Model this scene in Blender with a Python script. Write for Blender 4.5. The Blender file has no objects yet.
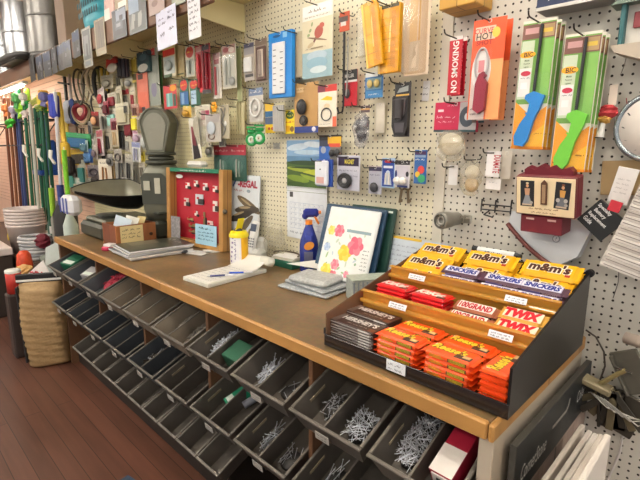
import bpy, bmesh, math, random
from mathutils import Vector as V, Matrix, Euler, Quaternion
rnd = random.Random(7)
R = math.radians
scene = bpy.context.scene
col = scene.collection
# ------------------------------------------------------------------ camera
CAM = V((.4386, -1.5697, 1.5019)); FPX = 452.73
PITCH, ROLL, YAW = R(11.217), R(.2254), R(-44.456)
_fw = V((math.sin(YAW)*math.cos(PITCH), math.cos(YAW)*math.cos(PITCH), -math.sin(PITCH)))
_rt = V((math.cos(YAW), -math.sin(YAW), 0)); _up = _rt.cross(_fw)
_r2 = math.cos(ROLL)*_rt + math.sin(ROLL)*_up
_u2 = -math.sin(ROLL)*_rt + math.cos(ROLL)*_up
cd = bpy.data.cameras.new('camera'); cam = bpy.data.objects.new('camera', cd); col.objects.link(cam)
cam.matrix_world = Matrix(((_r2.x, _u2.x, -_fw.x, CAM.x), (_r2.y, _u2.y, -_fw.y, CAM.y), (_r2.z, _u2.z, -_fw.z, CAM.z), (0, 0, 0, 1)))
cd.sensor_width = 36; cd.lens = FPX/640*36; cd.clip_start = .02; cd.clip_end = 60
scene.camera = cam
def ray(px, py): return _r2*((px-320)/FPX) + _u2*((240-py)/FPX) + _fw
def at(px, py, y):            # measured photo point on the plane of that depth
    d = ray(px, py); return CAM + d*((y-CAM.y)/d.y)
def atz(px, py, z):
    d = ray(px, py); return CAM + d*((z-CAM.z)/d.z)
# ------------------------------------------------------------------ materials
def lin(h):
    h = h.lstrip('#'); o = []
    for i in (0, 2, 4):
        c = int(h[i:i+2], 16)/255; o.append(c/12.92 if c <= .04045 else ((c+.055)/1.055)**2.4)
    return (*o, 1)
_mats = {}
def M(h, rough=.5, metal=0, noise=.1, scale=25, emit=0, coat=0, bump=0, bscale=60):
    k = (h, rough, metal, noise, scale, emit, coat, bump, bscale)
    if k in _mats: return _mats[k]
    m = bpy.data.materials.new('paint_'+h); m.use_nodes = True; nt = m.node_tree; b = nt.nodes['Principled BSDF']
    c = lin(h); b.inputs['Roughness'].default_value = rough; b.inputs['Metallic'].default_value = metal
    b.inputs['Coat Weight'].default_value = coat; b.inputs['Coat Roughness'].default_value = .15
    if noise:
        tc = nt.nodes.new('ShaderNodeTexCoord'); n = nt.nodes.new('ShaderNodeTexNoise'); n.inputs['Scale'].default_value = scale; n.inputs['Detail'].default_value = 4
        mx = nt.nodes.new('ShaderNodeMix'); mx.data_type = 'RGBA'
        mx.inputs['A'].default_value = tuple(x*(1-noise) for x in c[:3])+(1,); mx.inputs['B'].default_value = tuple(min(1, x*(1+noise)) for x in c[:3])+(1,)
        nt.links.new(tc.outputs['Object'], n.inputs['Vector']); nt.links.new(n.outputs['Fac'], mx.inputs['Factor']); nt.links.new(mx.outputs['Result'], b.inputs['Base Color'])
        if bump:
            n2 = nt.nodes.new('ShaderNodeTexNoise'); n2.inputs['Scale'].default_value = bscale; n2.inputs['Detail'].default_value = 3
            bp = nt.nodes.new('ShaderNodeBump'); bp.inputs['Strength'].default_value = bump; bp.inputs['Distance'].default_value = .01
            nt.links.new(tc.outputs['Object'], n2.inputs['Vector']); nt.links.new(n2.outputs['Fac'], bp.inputs['Height']); nt.links.new(bp.outputs['Normal'], b.inputs['Normal'])
    else: b.inputs['Base Color'].default_value = c
    if emit: b.inputs['Emission Color'].default_value = c; b.inputs['Emission Strength'].default_value = emit
    _mats[k] = m; return m
def clear(h='FFFFFF', gloss=.018, tint=.0, white=0.0, crumple=0.0):
    k = ('clear', h, gloss, white, crumple)
    if k in _mats: return _mats[k]
    m = bpy.data.materials.new('clear_plastic'); m.use_nodes = True; nt = m.node_tree; nt.nodes.clear()
    out = nt.nodes.new('ShaderNodeOutputMaterial'); tr = nt.nodes.new('ShaderNodeBsdfTransparent'); tr.inputs[0].default_value = lin(h)
    gl = nt.nodes.new('ShaderNodeBsdfGlossy'); gl.inputs['Roughness'].default_value = .3 if crumple else .12
    mx = nt.nodes.new('ShaderNodeMixShader'); mx.inputs[0].default_value = gloss
    nt.links.new(tr.outputs[0], mx.inputs[1]); nt.links.new(gl.outputs[0], mx.inputs[2]); last = mx
    if crumple:
        tc = nt.nodes.new('ShaderNodeTexCoord'); n = nt.nodes.new('ShaderNodeTexNoise'); n.inputs['Scale'].default_value = 45; n.inputs['Detail'].default_value = 2
        bp = nt.nodes.new('ShaderNodeBump'); bp.inputs['Strength'].default_value = crumple; bp.inputs['Distance'].default_value = .02
        nt.links.new(tc.outputs['Object'], n.inputs['Vector']); nt.links.new(n.outputs['Fac'], bp.inputs['Height']); nt.links.new(bp.outputs['Normal'], gl.inputs['Normal'])
    if white:
        df = nt.nodes.new('ShaderNodeBsdfDiffuse'); df.inputs[0].default_value = lin(h); m2 = nt.nodes.new('ShaderNodeMixShader'); m2.inputs[0].default_value = white
        nt.links.new(last.outputs[0], m2.inputs[1]); nt.links.new(df.outputs[0], m2.inputs[2]); last = m2
    nt.links.new(last.outputs[0], out.inputs[0]); _mats[k] = m; return m
CLEAR = clear(); BAG = clear('F4F2EA', .12, white=.09, crumple=.25); AMBER = clear('F6CC62', .13, white=.34); SMOKE = clear('5A5048', .14, white=.3)
def pegmat(name, h, hole='241A12', r=.0037):
    m = bpy.data.materials.new(name); m.use_nodes = True; nt = m.node_tree; N = nt.nodes.new; L = nt.links.new; b = nt.nodes['Principled BSDF']
    tc = N('ShaderNodeTexCoord'); mp = N('ShaderNodeVectorMath'); mp.operation = 'MULTIPLY_ADD'
    mp.inputs[1].default_value = (1/.0254, 0, 1/.0254); mp.inputs[2].default_value = (.5, .5, .5-1.1566/.0254)
    fr = N('ShaderNodeVectorMath'); fr.operation = 'FRACTION'; sb = N('ShaderNodeVectorMath'); sb.operation = 'DISTANCE'; sb.inputs[1].default_value = (.5, .5, .5)
    lt = N('ShaderNodeMath'); lt.operation = 'LESS_THAN'; lt.inputs[1].default_value = r/.0254
    L(tc.outputs['Object'], mp.inputs[0]); L(mp.outputs[0], fr.inputs[0]); L(fr.outputs[0], sb.inputs[0]); L(sb.outputs['Value'], lt.inputs[0])
    n = N('ShaderNodeTexNoise'); n.inputs['Scale'].default_value = 5; n.inputs['Detail'].default_value = 5; L(tc.outputs['Object'], n.inputs['Vector'])
    c = lin(h); mx = N('ShaderNodeMix'); mx.data_type = 'RGBA'; mx.inputs['A'].default_value = tuple(x*.92 for x in c[:3])+(1,); mx.inputs['B'].default_value = tuple(min(1, x*1.06) for x in c[:3])+(1,)
    L(n.outputs['Fac'], mx.inputs['Factor']); m2 = N('ShaderNodeMix'); m2.data_type = 'RGBA'; L(lt.outputs[0], m2.inputs['Factor']); L(mx.outputs['Result'], m2.inputs['A']); m2.inputs['B'].default_value = lin(hole)
    L(m2.outputs['Result'], b.inputs['Base Color']); b.inputs['Roughness'].default_value = .45; return m
def plankmat(name, h1, h2, w, length, dark='20120C', rough=.35):
    m = bpy.data.materials.new(name); m.use_nodes = True; nt = m.node_tree; N = nt.nodes.new; L = nt.links.new; b = nt.nodes['Principled BSDF']
    tc = N('ShaderNodeTexCoord'); br = N('ShaderNodeTexBrick'); br.inputs['Scale'].default_value = 1; br.inputs['Brick Width'].default_value = length; br.inputs['Row Height'].default_value = w
    br.inputs['Mortar Size'].default_value = .0016; br.inputs['Color1'].default_value = lin(h1); br.inputs['Color2'].default_value = lin(h2); br.inputs['Mortar'].default_value = lin(dark)
    L(tc.outputs['Object'], br.inputs['Vector']); n = N('ShaderNodeTexNoise'); n.inputs['Scale'].default_value = 4; n.inputs['Detail'].default_value = 8
    mp = N('ShaderNodeMapping'); mp.inputs['Scale'].default_value = (.6, 7, 1); L(tc.outputs['Object'], mp.inputs[0]); L(mp.outputs[0], n.inputs['Vector'])
    n2 = N('ShaderNodeTexNoise'); n2.inputs['Scale'].default_value = 2.2; n2.inputs['Detail'].default_value = 6; L(tc.outputs['Object'], n2.inputs['Vector'])
    ad = N('ShaderNodeMath'); ad.operation = 'ADD'; L(n.outputs['Fac'], ad.inputs[0]); L(n2.outputs['Fac'], ad.inputs[1])
    mr = N('ShaderNodeMapRange'); mr.inputs['From Min'].default_value = .6; mr.inputs['From Max'].default_value = 1.4; mr.inputs['To Min'].default_value = .68; mr.inputs['To Max'].default_value = 1.3; L(ad.outputs[0], mr.inputs[0])
    vm = N('ShaderNodeVectorMath'); vm.operation = 'SCALE'; L(br.outputs['Color'], vm.inputs[0]); L(mr.outputs[0], vm.inputs['Scale']); L(vm.outputs[0], b.inputs['Base Color'])
    rr = N('ShaderNodeMapRange'); rr.inputs['To Min'].default_value = rough-.08; rr.inputs['To Max'].default_value = rough+.18; L(n2.outputs['Fac'], rr.inputs[0]); L(rr.outputs[0], b.inputs['Roughness'])
    return m
def worktopmat():
    m = bpy.data.materials.new('worn_brown_worktop'); m.use_nodes = True; nt = m.node_tree; N = nt.nodes.new; L = nt.links.new; b = nt.nodes['Principled BSDF']
    tc = N('ShaderNodeTexCoord'); n = N('ShaderNodeTexNoise'); n.inputs['Scale'].default_value = 3.2; n.inputs['Detail'].default_value = 9; n.inputs['Roughness'].default_value = .62
    n2 = N('ShaderNodeTexNoise'); n2.inputs['Scale'].default_value = 60; n2.inputs['Detail'].default_value = 3
    L(tc.outputs['Object'], n.inputs['Vector']); L(tc.outputs['Object'], n2.inputs['Vector'])
    cr = N('ShaderNodeValToRGB'); e = cr.color_ramp.elements; e[0].position = .3; e[0].color = lin('574630'); e[1].position = .72; e[1].color = lin('947448'); x = e.new(.5); x.color = lin('765C3A')
    mx = N('ShaderNodeMix'); mx.data_type = 'RGBA'; mx.blend_type = 'OVERLAY'; mx.inputs['Factor'].default_value = .35
    L(n.outputs['Fac'], cr.inputs[0]); L(cr.outputs[0], mx.inputs['A']); L(n2.outputs['Color'], mx.inputs['B']); L(mx.outputs['Result'], b.inputs['Base Color']); b.inputs['Roughness'].default_value = .38
    return m
# ------------------------------------------------------------------ mesh builder
_tx = {}
def text_geo(s, bold, shear):
    k = (s, bold, shear)
    if k not in _tx:
        c = bpy.data.curves.new('t', 'FONT'); c.body = s; c.size = 1; c.align_x = 'CENTER'; c.offset = bold; c.shear = shear; c.resolution_u = 2; c.space_line = .95
        o = bpy.data.objects.new('t', c); col.objects.link(o); dg = bpy.context.evaluated_depsgraph_get(); me = bpy.data.meshes.new_from_object(o.evaluated_get(dg))
        vs = [v.co.copy() for v in me.vertices]; fs = [tuple(p.vertices) for p in me.polygons]
        bpy.data.objects.remove(o); bpy.data.curves.remove(c); bpy.data.meshes.remove(me)
        x0 = min(v.x for v in vs); x1 = max(v.x for v in vs); y0 = min(v.y for v in vs); y1 = max(v.y for v in vs)
        vs = [((v.x-(x0+x1)/2)/(x1-x0), (v.y-(y0+y1)/2)/(y1-y0)) for v in vs]
        _tx[k] = (vs, fs, (x1-x0)/(y1-y0))
    return _tx[k]
FRONT = Matrix.Rotation(R(90), 4, 'X')         # text/print plane facing -y
TOP = Matrix.Identity(4)                       # facing +z
RIGHT = Matrix.Rotation(R(90), 4, 'Z') @ FRONT # facing +x
class MB:
    def __init__(s): s.v = []; s.f = []; s.m = []; s.sm = []; s.mats = []; s.X = Matrix.Identity(4)
    def mi(s, m):
        if isinstance(m, str): m = M(m)
        if m not in s.mats: s.mats.append(m)
        return s.mats.index(m)
    def add(s, vs, fs, m, smooth=False, X=None):
        T = s.X if X is None else s.X @ X
        k = len(s.v); i = s.mi(m); s.v += [tuple(T @ V(v)) for v in vs]
        for f in fs: s.f.append(tuple(k+j for j in f)); s.m.append(i); s.sm.append(smooth)
        return s
    def box(s, c, d, m, bev=0, X=None):
        x, y, z = d[0]/2, d[1]/2, d[2]/2; b = min(bev, x*.98, y*.98, z*.98); T = Matrix.Translation(c)
        if X is not None: T = T @ X
        if b <= 0:
            vs = [(i*x, j*y, k*z) for i in (-1, 1) for j in (-1, 1) for k in (-1, 1)]
            return s.add(vs, [(0, 1, 3, 2), (4, 6, 7, 5), (0, 4, 5, 1), (2, 3, 7, 6), (0, 2, 6, 4), (1, 5, 7, 3)], m, False, T)
        vs = []; ix = {}
        for i in (-1, 1):
            for j in (-1, 1):
                for k in (-1, 1):
                    for a, p in enumerate(((i*x, j*(y-b), k*(z-b)), (i*(x-b), j*y, k*(z-b)), (i*(x-b), j*(y-b), k*z))): ix[i, j, k, a] = len(vs); vs.append(p)
        fs = []
        for sg in (-1, 1):
            for a in range(3):
                q = []
                for (p, r) in ((-1, -1), (1, -1), (1, 1), (-1, 1)):
                    t = [0, 0, 0]; t[a] = sg; t[(a+1) % 3] = p; t[(a+2) % 3] = r; q.append(ix[(*t, a)])
                fs.append(q if sg > 0 else q[::-1])
        for a in range(3):
            b1, b2 = (a+1) % 3, (a+2) % 3
            for p in (-1, 1):
                for r in (-1, 1):
                    t = [0, 0, 0]; t[b1] = p; t[b2] = r; lo = list(t); hi = list(t); lo[a] = -1; hi[a] = 1
                    q = [ix[(*lo, b1)], ix[(*hi, b1)], ix[(*hi, b2)], ix[(*lo, b2)]]; fs.append(q if p*r < 0 else q[::-1])
        for i in (-1, 1):
            for j in (-1, 1):
                for k in (-1, 1):
                    q = [ix[i, j, k, 0], ix[i, j, k, 1], ix[i, j, k, 2]]; fs.append(q if i*j*k > 0 else q[::-1])
        return s.add(vs, fs, m, False, T)
    def cyl(s, p, q, r, m, r2=None, n=12, cap=True, smooth=True):
        p, q = V(p), V(q); r2 = r if r2 is None else r2; d = (q-p).normalized(); a = d.orthogonal().normalized(); b = d.cross(a); vs = []
        for (c, rr) in ((p, r), (q, r2)):
            for i in range(n): t = 2*math.pi*i/n; vs.append(c+a*(rr*math.cos(t))+b*(rr*math.sin(t)))
        fs = [(i, (i+1) % n, n+(i+1) % n, n+i) for i in range(n)]; s.add(vs, fs, m, smooth)
        if cap: s.add(vs, [tuple(range(n))[::-1], tuple(range(n, 2*n))], m)
        return s
    def tube(s, pts, r, m, n=6, closed=False):
        pts = [V(p) for p in pts]; k = len(pts); vs = []; up = None; rs = r if isinstance(r, (list, tuple)) else [r]*k
        for i, p in enumerate(pts):
            d = (pts[(i+1) % k]-pts[i-1]) if closed else (pts[min(i+1, k-1)]-pts[max(i-1, 0)])
            if d.length < 1e-9: d = V((0, 0, 1))
            d.normalize()
            up = d.orthogonal().normalized() if up is None else (up-d*up.dot(d)).normalized()
            b = d.cross(up)
            for j in range(n): t = 2*math.pi*j/n; vs.append(p+up*(rs[i]*math.cos(t))+b*(rs[i]*math.sin(t)))
        fs = []
        for i in range(k if closed else k-1):
            for j in range(n): fs.append((i*n+j, i*n+(j+1) % n, ((i+1) % k)*n+(j+1) % n, ((i+1) % k)*n+j))
        s.add(vs, fs, m, True)
        if not closed: s.add(vs, [tuple(range(n))[::-1], tuple(range((k-1)*n, k*n))], m)
        return s
    def sph(s, c, r, m, n=12, k=8, X=None):
        r = (r, r, r) if isinstance(r, (int, float)) else r; vs = [(0, 0, -r[2])]
        for i in range(1, k):
            a = math.pi*i/k-math.pi/2
            for j in range(n): t = 2*math.pi*j/n; vs.append((r[0]*math.cos(a)*math.cos(t), r[1]*math.cos(a)*math.sin(t), r[2]*math.sin(a)))
        vs.append((0, 0, r[2])); e = len(vs)-1; fs = [(0, 1+(j+1) % n, 1+j) for j in range(n)]
        for i in range(k-2):
            for j in range(n): fs.append((1+i*n+j, 1+i*n+(j+1) % n, 1+(i+1)*n+(j+1) % n, 1+(i+1)*n+j))
        fs += [(e, 1+(k-2)*n+j, 1+(k-2)*n+(j+1) % n) for j in range(n)]
        T = Matrix.Translation(c)
        return s.add(vs, fs, m, True, T if X is None else T @ X)
    def lathe(s, prof, m, n=20, X=None, smooth=True):   # (r, z) profile about z
        vs = []; k = len(prof)
        for r, z in prof:
            for j in range(n): t = 2*math.pi*j/n; vs.append((r*math.cos(t), r*math.sin(t), z))
        fs = [(i*n+j, i*n+(j+1) % n, (i+1)*n+(j+1) % n, (i+1)*n+j) for i in range(k-1) for j in range(n)]
        return s.add(vs, fs, m, smooth, X)
    def prism(s, pts, t, m, X=None):  # outline in local xz (front faces -y), thickness t towards +y
        n = len(pts); vs = [(p[0], 0, p[1]) for p in pts]+[(p[0], t, p[1]) for p in pts]
        a = sum(pts[i][0]*pts[(i+1) % n][1]-pts[(i+1) % n][0]*pts[i][1] for i in range(n))
        o = list(range(n)) if a > 0 else list(range(n))[::-1]
        fs = [tuple(o), tuple(i+n for i in o[::-1])]+[(o[i], o[i]+n, o[(i+1) % n]+n, o[(i+1) % n]) for i in range(n)]
        fs[2:] = [f[::-1] for f in fs[2:]]
        return s.add(vs, fs, m, False, X)
    def quad(s, pts, m): return s.add(pts, [tuple(range(len(pts)))], m)
    def crumple(s, c, r, m, seed=0, n=11, k=9, amp=.3):
        g = random.Random(seed); vs = [(c[0], c[1], c[2]-r[2])]
        for i in range(1, k):
            a = math.pi*i/k-math.pi/2
            for j in range(n):
                t = 2*math.pi*(j+.5*(i % 2))/n; f = 1+g.uniform(-amp, amp*.4); vs.append((c[0]+r[0]*f*math.cos(a)**.7*math.cos(t), c[1]+r[1]*f*math.cos(a)*math.sin(t), c[2]+r[2]*(math.sin(a)+g.uniform(-.05, .05))))
        vs.append((c[0], c[1], c[2]+r[2])); e = len(vs)-1; fs = [(0, 1+(j+1) % n, 1+j) for j in range(n)]
        for i in range(k-2):
            for j in range(n): a_, b_, d_, e_ = 1+i*n+j, 1+i*n+(j+1) % n, 1+(i+1)*n+(j+1) % n, 1+(i+1)*n+j; fs += [(a_, b_, d_), (a_, d_, e_)]
        fs += [(e, 1+(k-2)*n+j, 1+(k-2)*n+(j+1) % n) for j in range(n)]
        return s.add(vs, fs, m, False)
    def rect(s, x0, y0, x1, y1, m, X): return s.add([(x0, y0, 0), (x1, y0, 0), (x1, y1, 0), (x0, y1, 0)], [(0, 1, 2, 3)], m, False, X)
    def disc(s, cx, cy, rx, ry, m, X, n=18, rot=0):
        c, q = math.cos(rot), math.sin(rot); pts = [(rx*math.cos(6.28319*i/n), ry*math.sin(6.28319*i/n)) for i in range(n)]
        return s.add([(cx+c*a-q*b, cy+q*a+c*b, 0) for a, b in pts], [tuple(range(n))], m, False, X)
    def text(s, t, cx, cy, h, m, X, w=None, bold=.0, shear=0, rot=0):
        vs, fs, asp = text_geo(t, bold, shear); w = h*asp if w is None else w; c, q = math.cos(rot), math.sin(rot)
        return s.add([(cx+c*a*w-q*b*h, cy+q*a*w+c*b*h, 0) for a, b in vs], fs, m, False, X)
    def scribble(s, x0, y0, x1, h, m, X, r=.0006, seed=0):   # hand writing line
        g = random.Random(seed); x = x0; 
        while x < x1:
            wl = min(g.uniform(2, 4)*h, x1-x); p = []; k = max(3, int(wl/h*4))
            for i in range(k): p.append(X @ V((x+wl*i/k, y0+(h*g.uniform(.1, 1) if i % 2 else h*g.uniform(-.2, .3)), .0004)))
            for a, b in zip(p, p[1:]):
                d = b-a; nrm = (X.to_3x3() @ V((0, 0, 1))); o = d.cross(nrm).normalized()*r; s.add([a-o, b-o, b+o, a+o], [(0, 1, 2, 3)], m)
            x += wl+h*.6
        return s
    def mesh(s, name):
        me = bpy.data.meshes.new(name); me.from_pydata(s.v, [], s.f)
        for m in s.mats: me.materials.append(m)
        me.polygons.foreach_set('material_index', s.m); me.polygons.foreach_set('use_smooth', s.sm); me.update(); return me
    def part(s, name, parent=None, label=None, kind=None):
        if not s.v: return None
        o = bpy.data.objects.new(name, s.mesh(name)); col.objects.link(o)
        if parent is not None: o.parent = parent
        if label: o['label'] = label
        if kind: o['kind'] = kind
        return o
    def solo(s, name, label, cat, loc=(0, 0, 0), rot=(0, 0, 0), group=None, kind=None):
        o = s.part(name); o.location = loc; o.rotation_euler = rot; tag(o, label, cat, group, kind); return o
    def struct(s, name): return s.part(name, None, None, 'structure')
def tag(o, label, cat, group=None, kind=None):
    o['label'] = label; o['category'] = cat
    if group: o['group'] = group
    if kind: o['kind'] = kind
    return o
def thing(name, label, cat, loc=(0, 0, 0), rot=(0, 0, 0), group=None):
    o = bpy.data.objects.new(name, None); o.empty_display_size = .03; col.objects.link(o); o.location = loc; o.rotation_euler = rot
    return tag(o, label, cat, group)
def dup(o, loc, label, rot=None, parent=None):
    c = o.copy(); col.objects.link(c)
    if parent is not None: c.parent = parent
    else:
        c.location = loc; c['label'] = label
        if rot is not None: c.rotation_euler = rot
    for ch in list(o.children): dup(ch, None, None, None, c)
    return c
def Tr(x, y, z): return Matrix.Translation((x, y, z))
ORD = ['first', 'second', 'third', 'fourth', 'fifth', 'sixth', 'seventh', 'eighth', 'ninth', 'tenth', 'eleventh', 'twelfth', 'thirteenth', 'fourteenth']
STEEL = M('B8B6B0', .3, 1, .05); DSTEEL = M('4A4642', .4, .9, .1); BLACK = M('17161A', .45, 0, .1); WHITE = M('EDEBE4', .5, 0, .03)
# ------------------------------------------------------------------ the setting
ZC = .92; YF = -.685; XL = -2.95; XR = .095
pegA = pegmat('pegboard_offwhite', 'D8D4CA'); pegB = pegmat('pegboard_cream', 'E0D9C0'); pegC = pegmat('pegboard_yellow_cream', 'E6DDB2', '8A7A50')
CREAM = M('F0E4B2', .5, 0, .05, 6)
b = MB()
for x0, x1, m in ((-.456, 1.7, pegA), (-1.68, -.456, pegB), (-4.13, -1.68, pegC)): b.box(((x0+x1)/2, .004, 1.6), (x1-x0-.0015, .008, 3.2), m)
slat = M('EEC6AE', .5, 0, .05, 8)
b.box((-7.1, .006, 1.6), (5.94, .008, 3.2), slat)
for k in range(40): b.box((-7.1, .0005, .75+k*.05), (5.94, .006, .004), M('CFA68E', .6))
b.struct('wall_back')
fl = MB(); fl.box((-3.5, -2.6, -.01), (13.2, 5.4, .02), plankmat('floor_planks', '6A4537', '54362B', .083, 2.4)); fl.struct('floor')
c = MB(); c.box((-3.5, -2.6, 3.21), (13.2, 5.4, .02), M('D8D2C4', .7, 0, .05, 3)); c.struct('ceiling')
w = MB(); w.box((-10.1, -2.6, 1.6), (.02, 5.4, 3.2), M('8A7466', .7, 0, .15, 3)); w.struct('wall_left')
# trim batten over the panel joint
t = MB(); t.box((-.456, -.004, 1.75), (.042, .007, 2.9), M('D6D0C2', .45, 0, .04)); t.struct('trim_1')
t = MB(); t.box((-1.68, -.002, 1.6), (.006, .004, 2.9), M('CFC08E', .5)); t.struct('trim_2')
# ceiling lamps of the shop
LAMP = 46.0
GLOW = M('FFF7EA', .4, 0, 0, emit=LAMP)
lp = []
for yy, xs in ((-2.1, (-7.4, -5.6, -3.8, -2.0)), (-1.1, (-.2, 1.5)), (-3.4, (-6.2, -3.4, -.6, 1.6))):  # right lamp of the second row is added to brighten the shelf brackets
    for xx in xs: lp.append((xx, yy))
names = ['above the far end of the counter aisle', 'above the broom rack end of the aisle', 'above the aisle before the weighing scale', 'above the aisle before the key display case', 'above the aisle before the candy display', 'added behind the camera to brighten the shelf brackets',
         'over the far shop floor behind the camera', 'over the middle shop floor behind the camera', 'over the near shop floor behind the camera', 'over the shop floor farthest right behind the camera']
root = None
for (xx, yy), nm in zip(lp, names):
    lb = 'long fluorescent ceiling light '+nm
    if root is None:
        root = thing('ceiling_light', lb, 'light', (xx, yy, 3.2), group='fluorescent ceiling lights')
        h = MB(); h.box((0, 0, -.04), (1.3, .16, .08), WHITE, .01); h.part('housing', root)
        for s_ in (-1, 1): h = MB(); h.cyl((-.61, s_*.045, -.105), (.61, s_*.045, -.105), .019, GLOW); h.part('tube', root)
        for e in (-.62, .62): h = MB(); h.box((e, 0, -.1), (.02, .15, .06), WHITE, .004); h.part('lamp_holder', root)
    else: dup(root, (xx, yy, 3.2), lb)
# ------------------------------------------------------------------ counter
WOOD = plankmat('edge_wood', 'B08248', '986C38', .5, 5, '5E3E20', .4); DWOOD = M('6A4A33', .55, 0, .25, 9)
ct = thing('store_counter', 'long brown wooden store counter with rows of hardware bins beneath', 'counter', ((XL+XR)/2, -.34, 0))
ox, oy = (XL+XR)/2, -.34
def cb(name, x0, x1, y0, y1, z0, z1, m, bev=.002, label=None):
    q = MB(); q.box(((x0+x1)/2-ox, (y0+y1)/2-oy, (z0+z1)/2), (x1-x0, y1-y0, z1-z0), m, bev); return q.part(name, ct, label)
cb('worktop', XL, XR-.014, YF+.018, -.003, ZC-.03, ZC, worktopmat())
cb('front_trim', XL, XR-.016, YF, YF+.017, ZC-.04, ZC+.003, WOOD, .004, 'pale wooden front edging')
cb('end_trim', XR-.0135, XR, YF, -.003, ZC-.04, ZC+.003, WOOD, .004, 'pale wooden end edging')
EP = M('BFB3A2', .5, 0, .06, 8)
cb('end_panel', XR-.04, XR-.006, YF+.02, -.003, 0, ZC-.041, EP, .002, 'cream painted end panel')
cb('end_panel', XL, XL+.03, YF+.02, -.003, 0, ZC-.041, DWOOD)
cb('back_panel', XL+.031, XR-.041, -.02, -.004, .02, ZC-.041, DWOOD)
for x in (-.5045, -1.1079, -1.7113, -2.3147): cb('divider', x-.009, x+.009, YF+.035, -.021, .42, ZC-.031, DWOOD)
cb('base', XL+.031, XR-.041, -.62, -.021, 0, .09, M('2A211C', .6))
# ------------------------------------------------------------------ hardware bins
TILT = R(23)
BINM = M('605A54', .42, .35, .2, 14); RIM = M('6C665F', .45, .2, .2, 20); TAPE = M('9A8C74', .6, 0, .15); LABEL = M('AEAAA4', .5, 0, .05)
TAUPE = M('857A6C', .5, .1, .2, 14); SLATE = M('4C5056', .42, .3, .2, 14)
def open_tub(q, w, d, h, th, m, rim, slope=.02, front=.012):
    # rim plane z=0, front edge at y=0, back at y=d ; walls lean in to the floor
    o = [(-w/2, 0), (w/2, 0), (w/2, d), (-w/2, d)]; lo = [(-w/2+slope, front), (w/2-slope, front), (w/2-slope, d-.005), (-w/2+slope, d-.005)]
    i = [(-w/2+th, th), (w/2-th, th), (w/2-th, d-th), (-w/2+th, d-th)]; li = [(-w/2+slope+th, front+th), (w/2-slope-th, front+th), (w/2-slope-th, d-.005-th), (-w/2+slope+th, d-.005-th)]
    vs = [(*p, 0) for p in o]+[(*p, -h) for p in lo]+[(*p, 0) for p in i]+[(*p, -h+th) for p in li]; fs = []
    for k in range(4):
        j = (k+1) % 4; fs += [(k, k+4, j+4, j), (k+8, j+8, j+12, k+12)]
    q.add(vs, fs+[(4, 7, 6, 5), (12, 13, 14, 15)], m)
    r = .009
    for (x0, y0, x1, y1) in ((-w/2-r/2, -r/2, w/2+r/2, r*.7), (-w/2-r/2, d-r, w/2+r/2, d), (-w/2-r/2, r*.7, -w/2+r*.6, d-r), (w/2-r*.6, r*.7, w/2+r/2, d-r)):
        q.box(((x0+x1)/2, (y0+y1)/2, .002), (x1-x0, y1-y0, .007), rim, .002)
def make_bin(label, w, d, h, loc, div=True, bm=None, tape=None, card=True, group=None, tilt=TILT):
    t = thing('hardware_bin', label, 'bin', loc, (tilt, 0, 0), group)
    bm = bm or BINM; q = MB(); open_tub(q, w, d, h, .004, bm, RIM); q.part('tub', t)
    if div:
        q = MB(); q.box((0.0, d/2, -h/2+.002), (.004, d-.012, h-.010), bm); q.box((0, d/2, -.001), (.006, d-.014, .004), RIM); q.part('divider', t)
    if card:
        q = MB(); q.X = Tr(0, -.0125, -.026) @ Matrix.Rotation(-tilt*.6, 4, 'X'); q.box((0, 0, 0), (.052, .0016, .024), LABEL); q.X = q.X @ Tr(0, -.0012, 0)
        for k in range(2): q.scribble(-.02, -.006+k*.009, .02, .004, M('55504C', .5), FRONT, .0005, k+int(loc[0]*100))
        q.part('label_card', t, 'white paper label')
    if tape:
        q = MB(); q.X = Tr(-w/2+.012, d*.3, -.03) @ Matrix.Rotation(R(14), 4, 'Y'); q.box((0, 0, 0), (.002, .07, .022), M(tape, .6, 0, .1)); q.part('tape_label', t, 'yellowed tape label')
    return t
PITCH_X = .3017
def bx(k): return -.072 if k == 0 else -.19-PITCH_X*k+.138
bins = []
def inbin(x, z, dx, dy, dz, lz):   # point in a tilted bin whose rim front is (x, -.75, z)
    return V((x+dx, -.75+dy*math.cos(TILT)-dz*math.sin(TILT), z+dy*math.sin(TILT)+dz*math.cos(TILT)+lz))
for row, (z, rn) in enumerate(((.738, 'top'), (.485, 'middle'))):
    for k in range(10):
        x = bx(k)
        lb = 'grey divided hardware bin, %s row, %s from the near counter end' % (rn, ORD[k] if k else 'first')
        if k in (5, 6) and row == 0: lb = 'dusty taupe divided hardware bin, top row, %s from the near counter end' % ORD[k]
        make_bin(lb, .268 if k else .236, .34, .08, (x, -.75, z), bm=(TAUPE if row == 0 and k in (4, 5, 6) else SLATE if k > 6 or (row and k > 4) else BINM), div=(k < 7 or row == 1), tape='9A8C74' if (k in (0, 1, 3) and row == 0) or (row == 1 and k in (1, 3, 4, 2)) else None, group='divided hardware bins under the counter')
for k in range(15):
    x = -2.575+.1665*k+.078
    if k > 9: continue
    make_bin('small grey hardware bin in the bottom row, %s from the far end of the counter' % ORD[k], .152, .3, .075, (x, -.745, .262), div=False, tape=None, card=False, group='small hardware bins in the bottom row', tilt=R(25))
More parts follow.
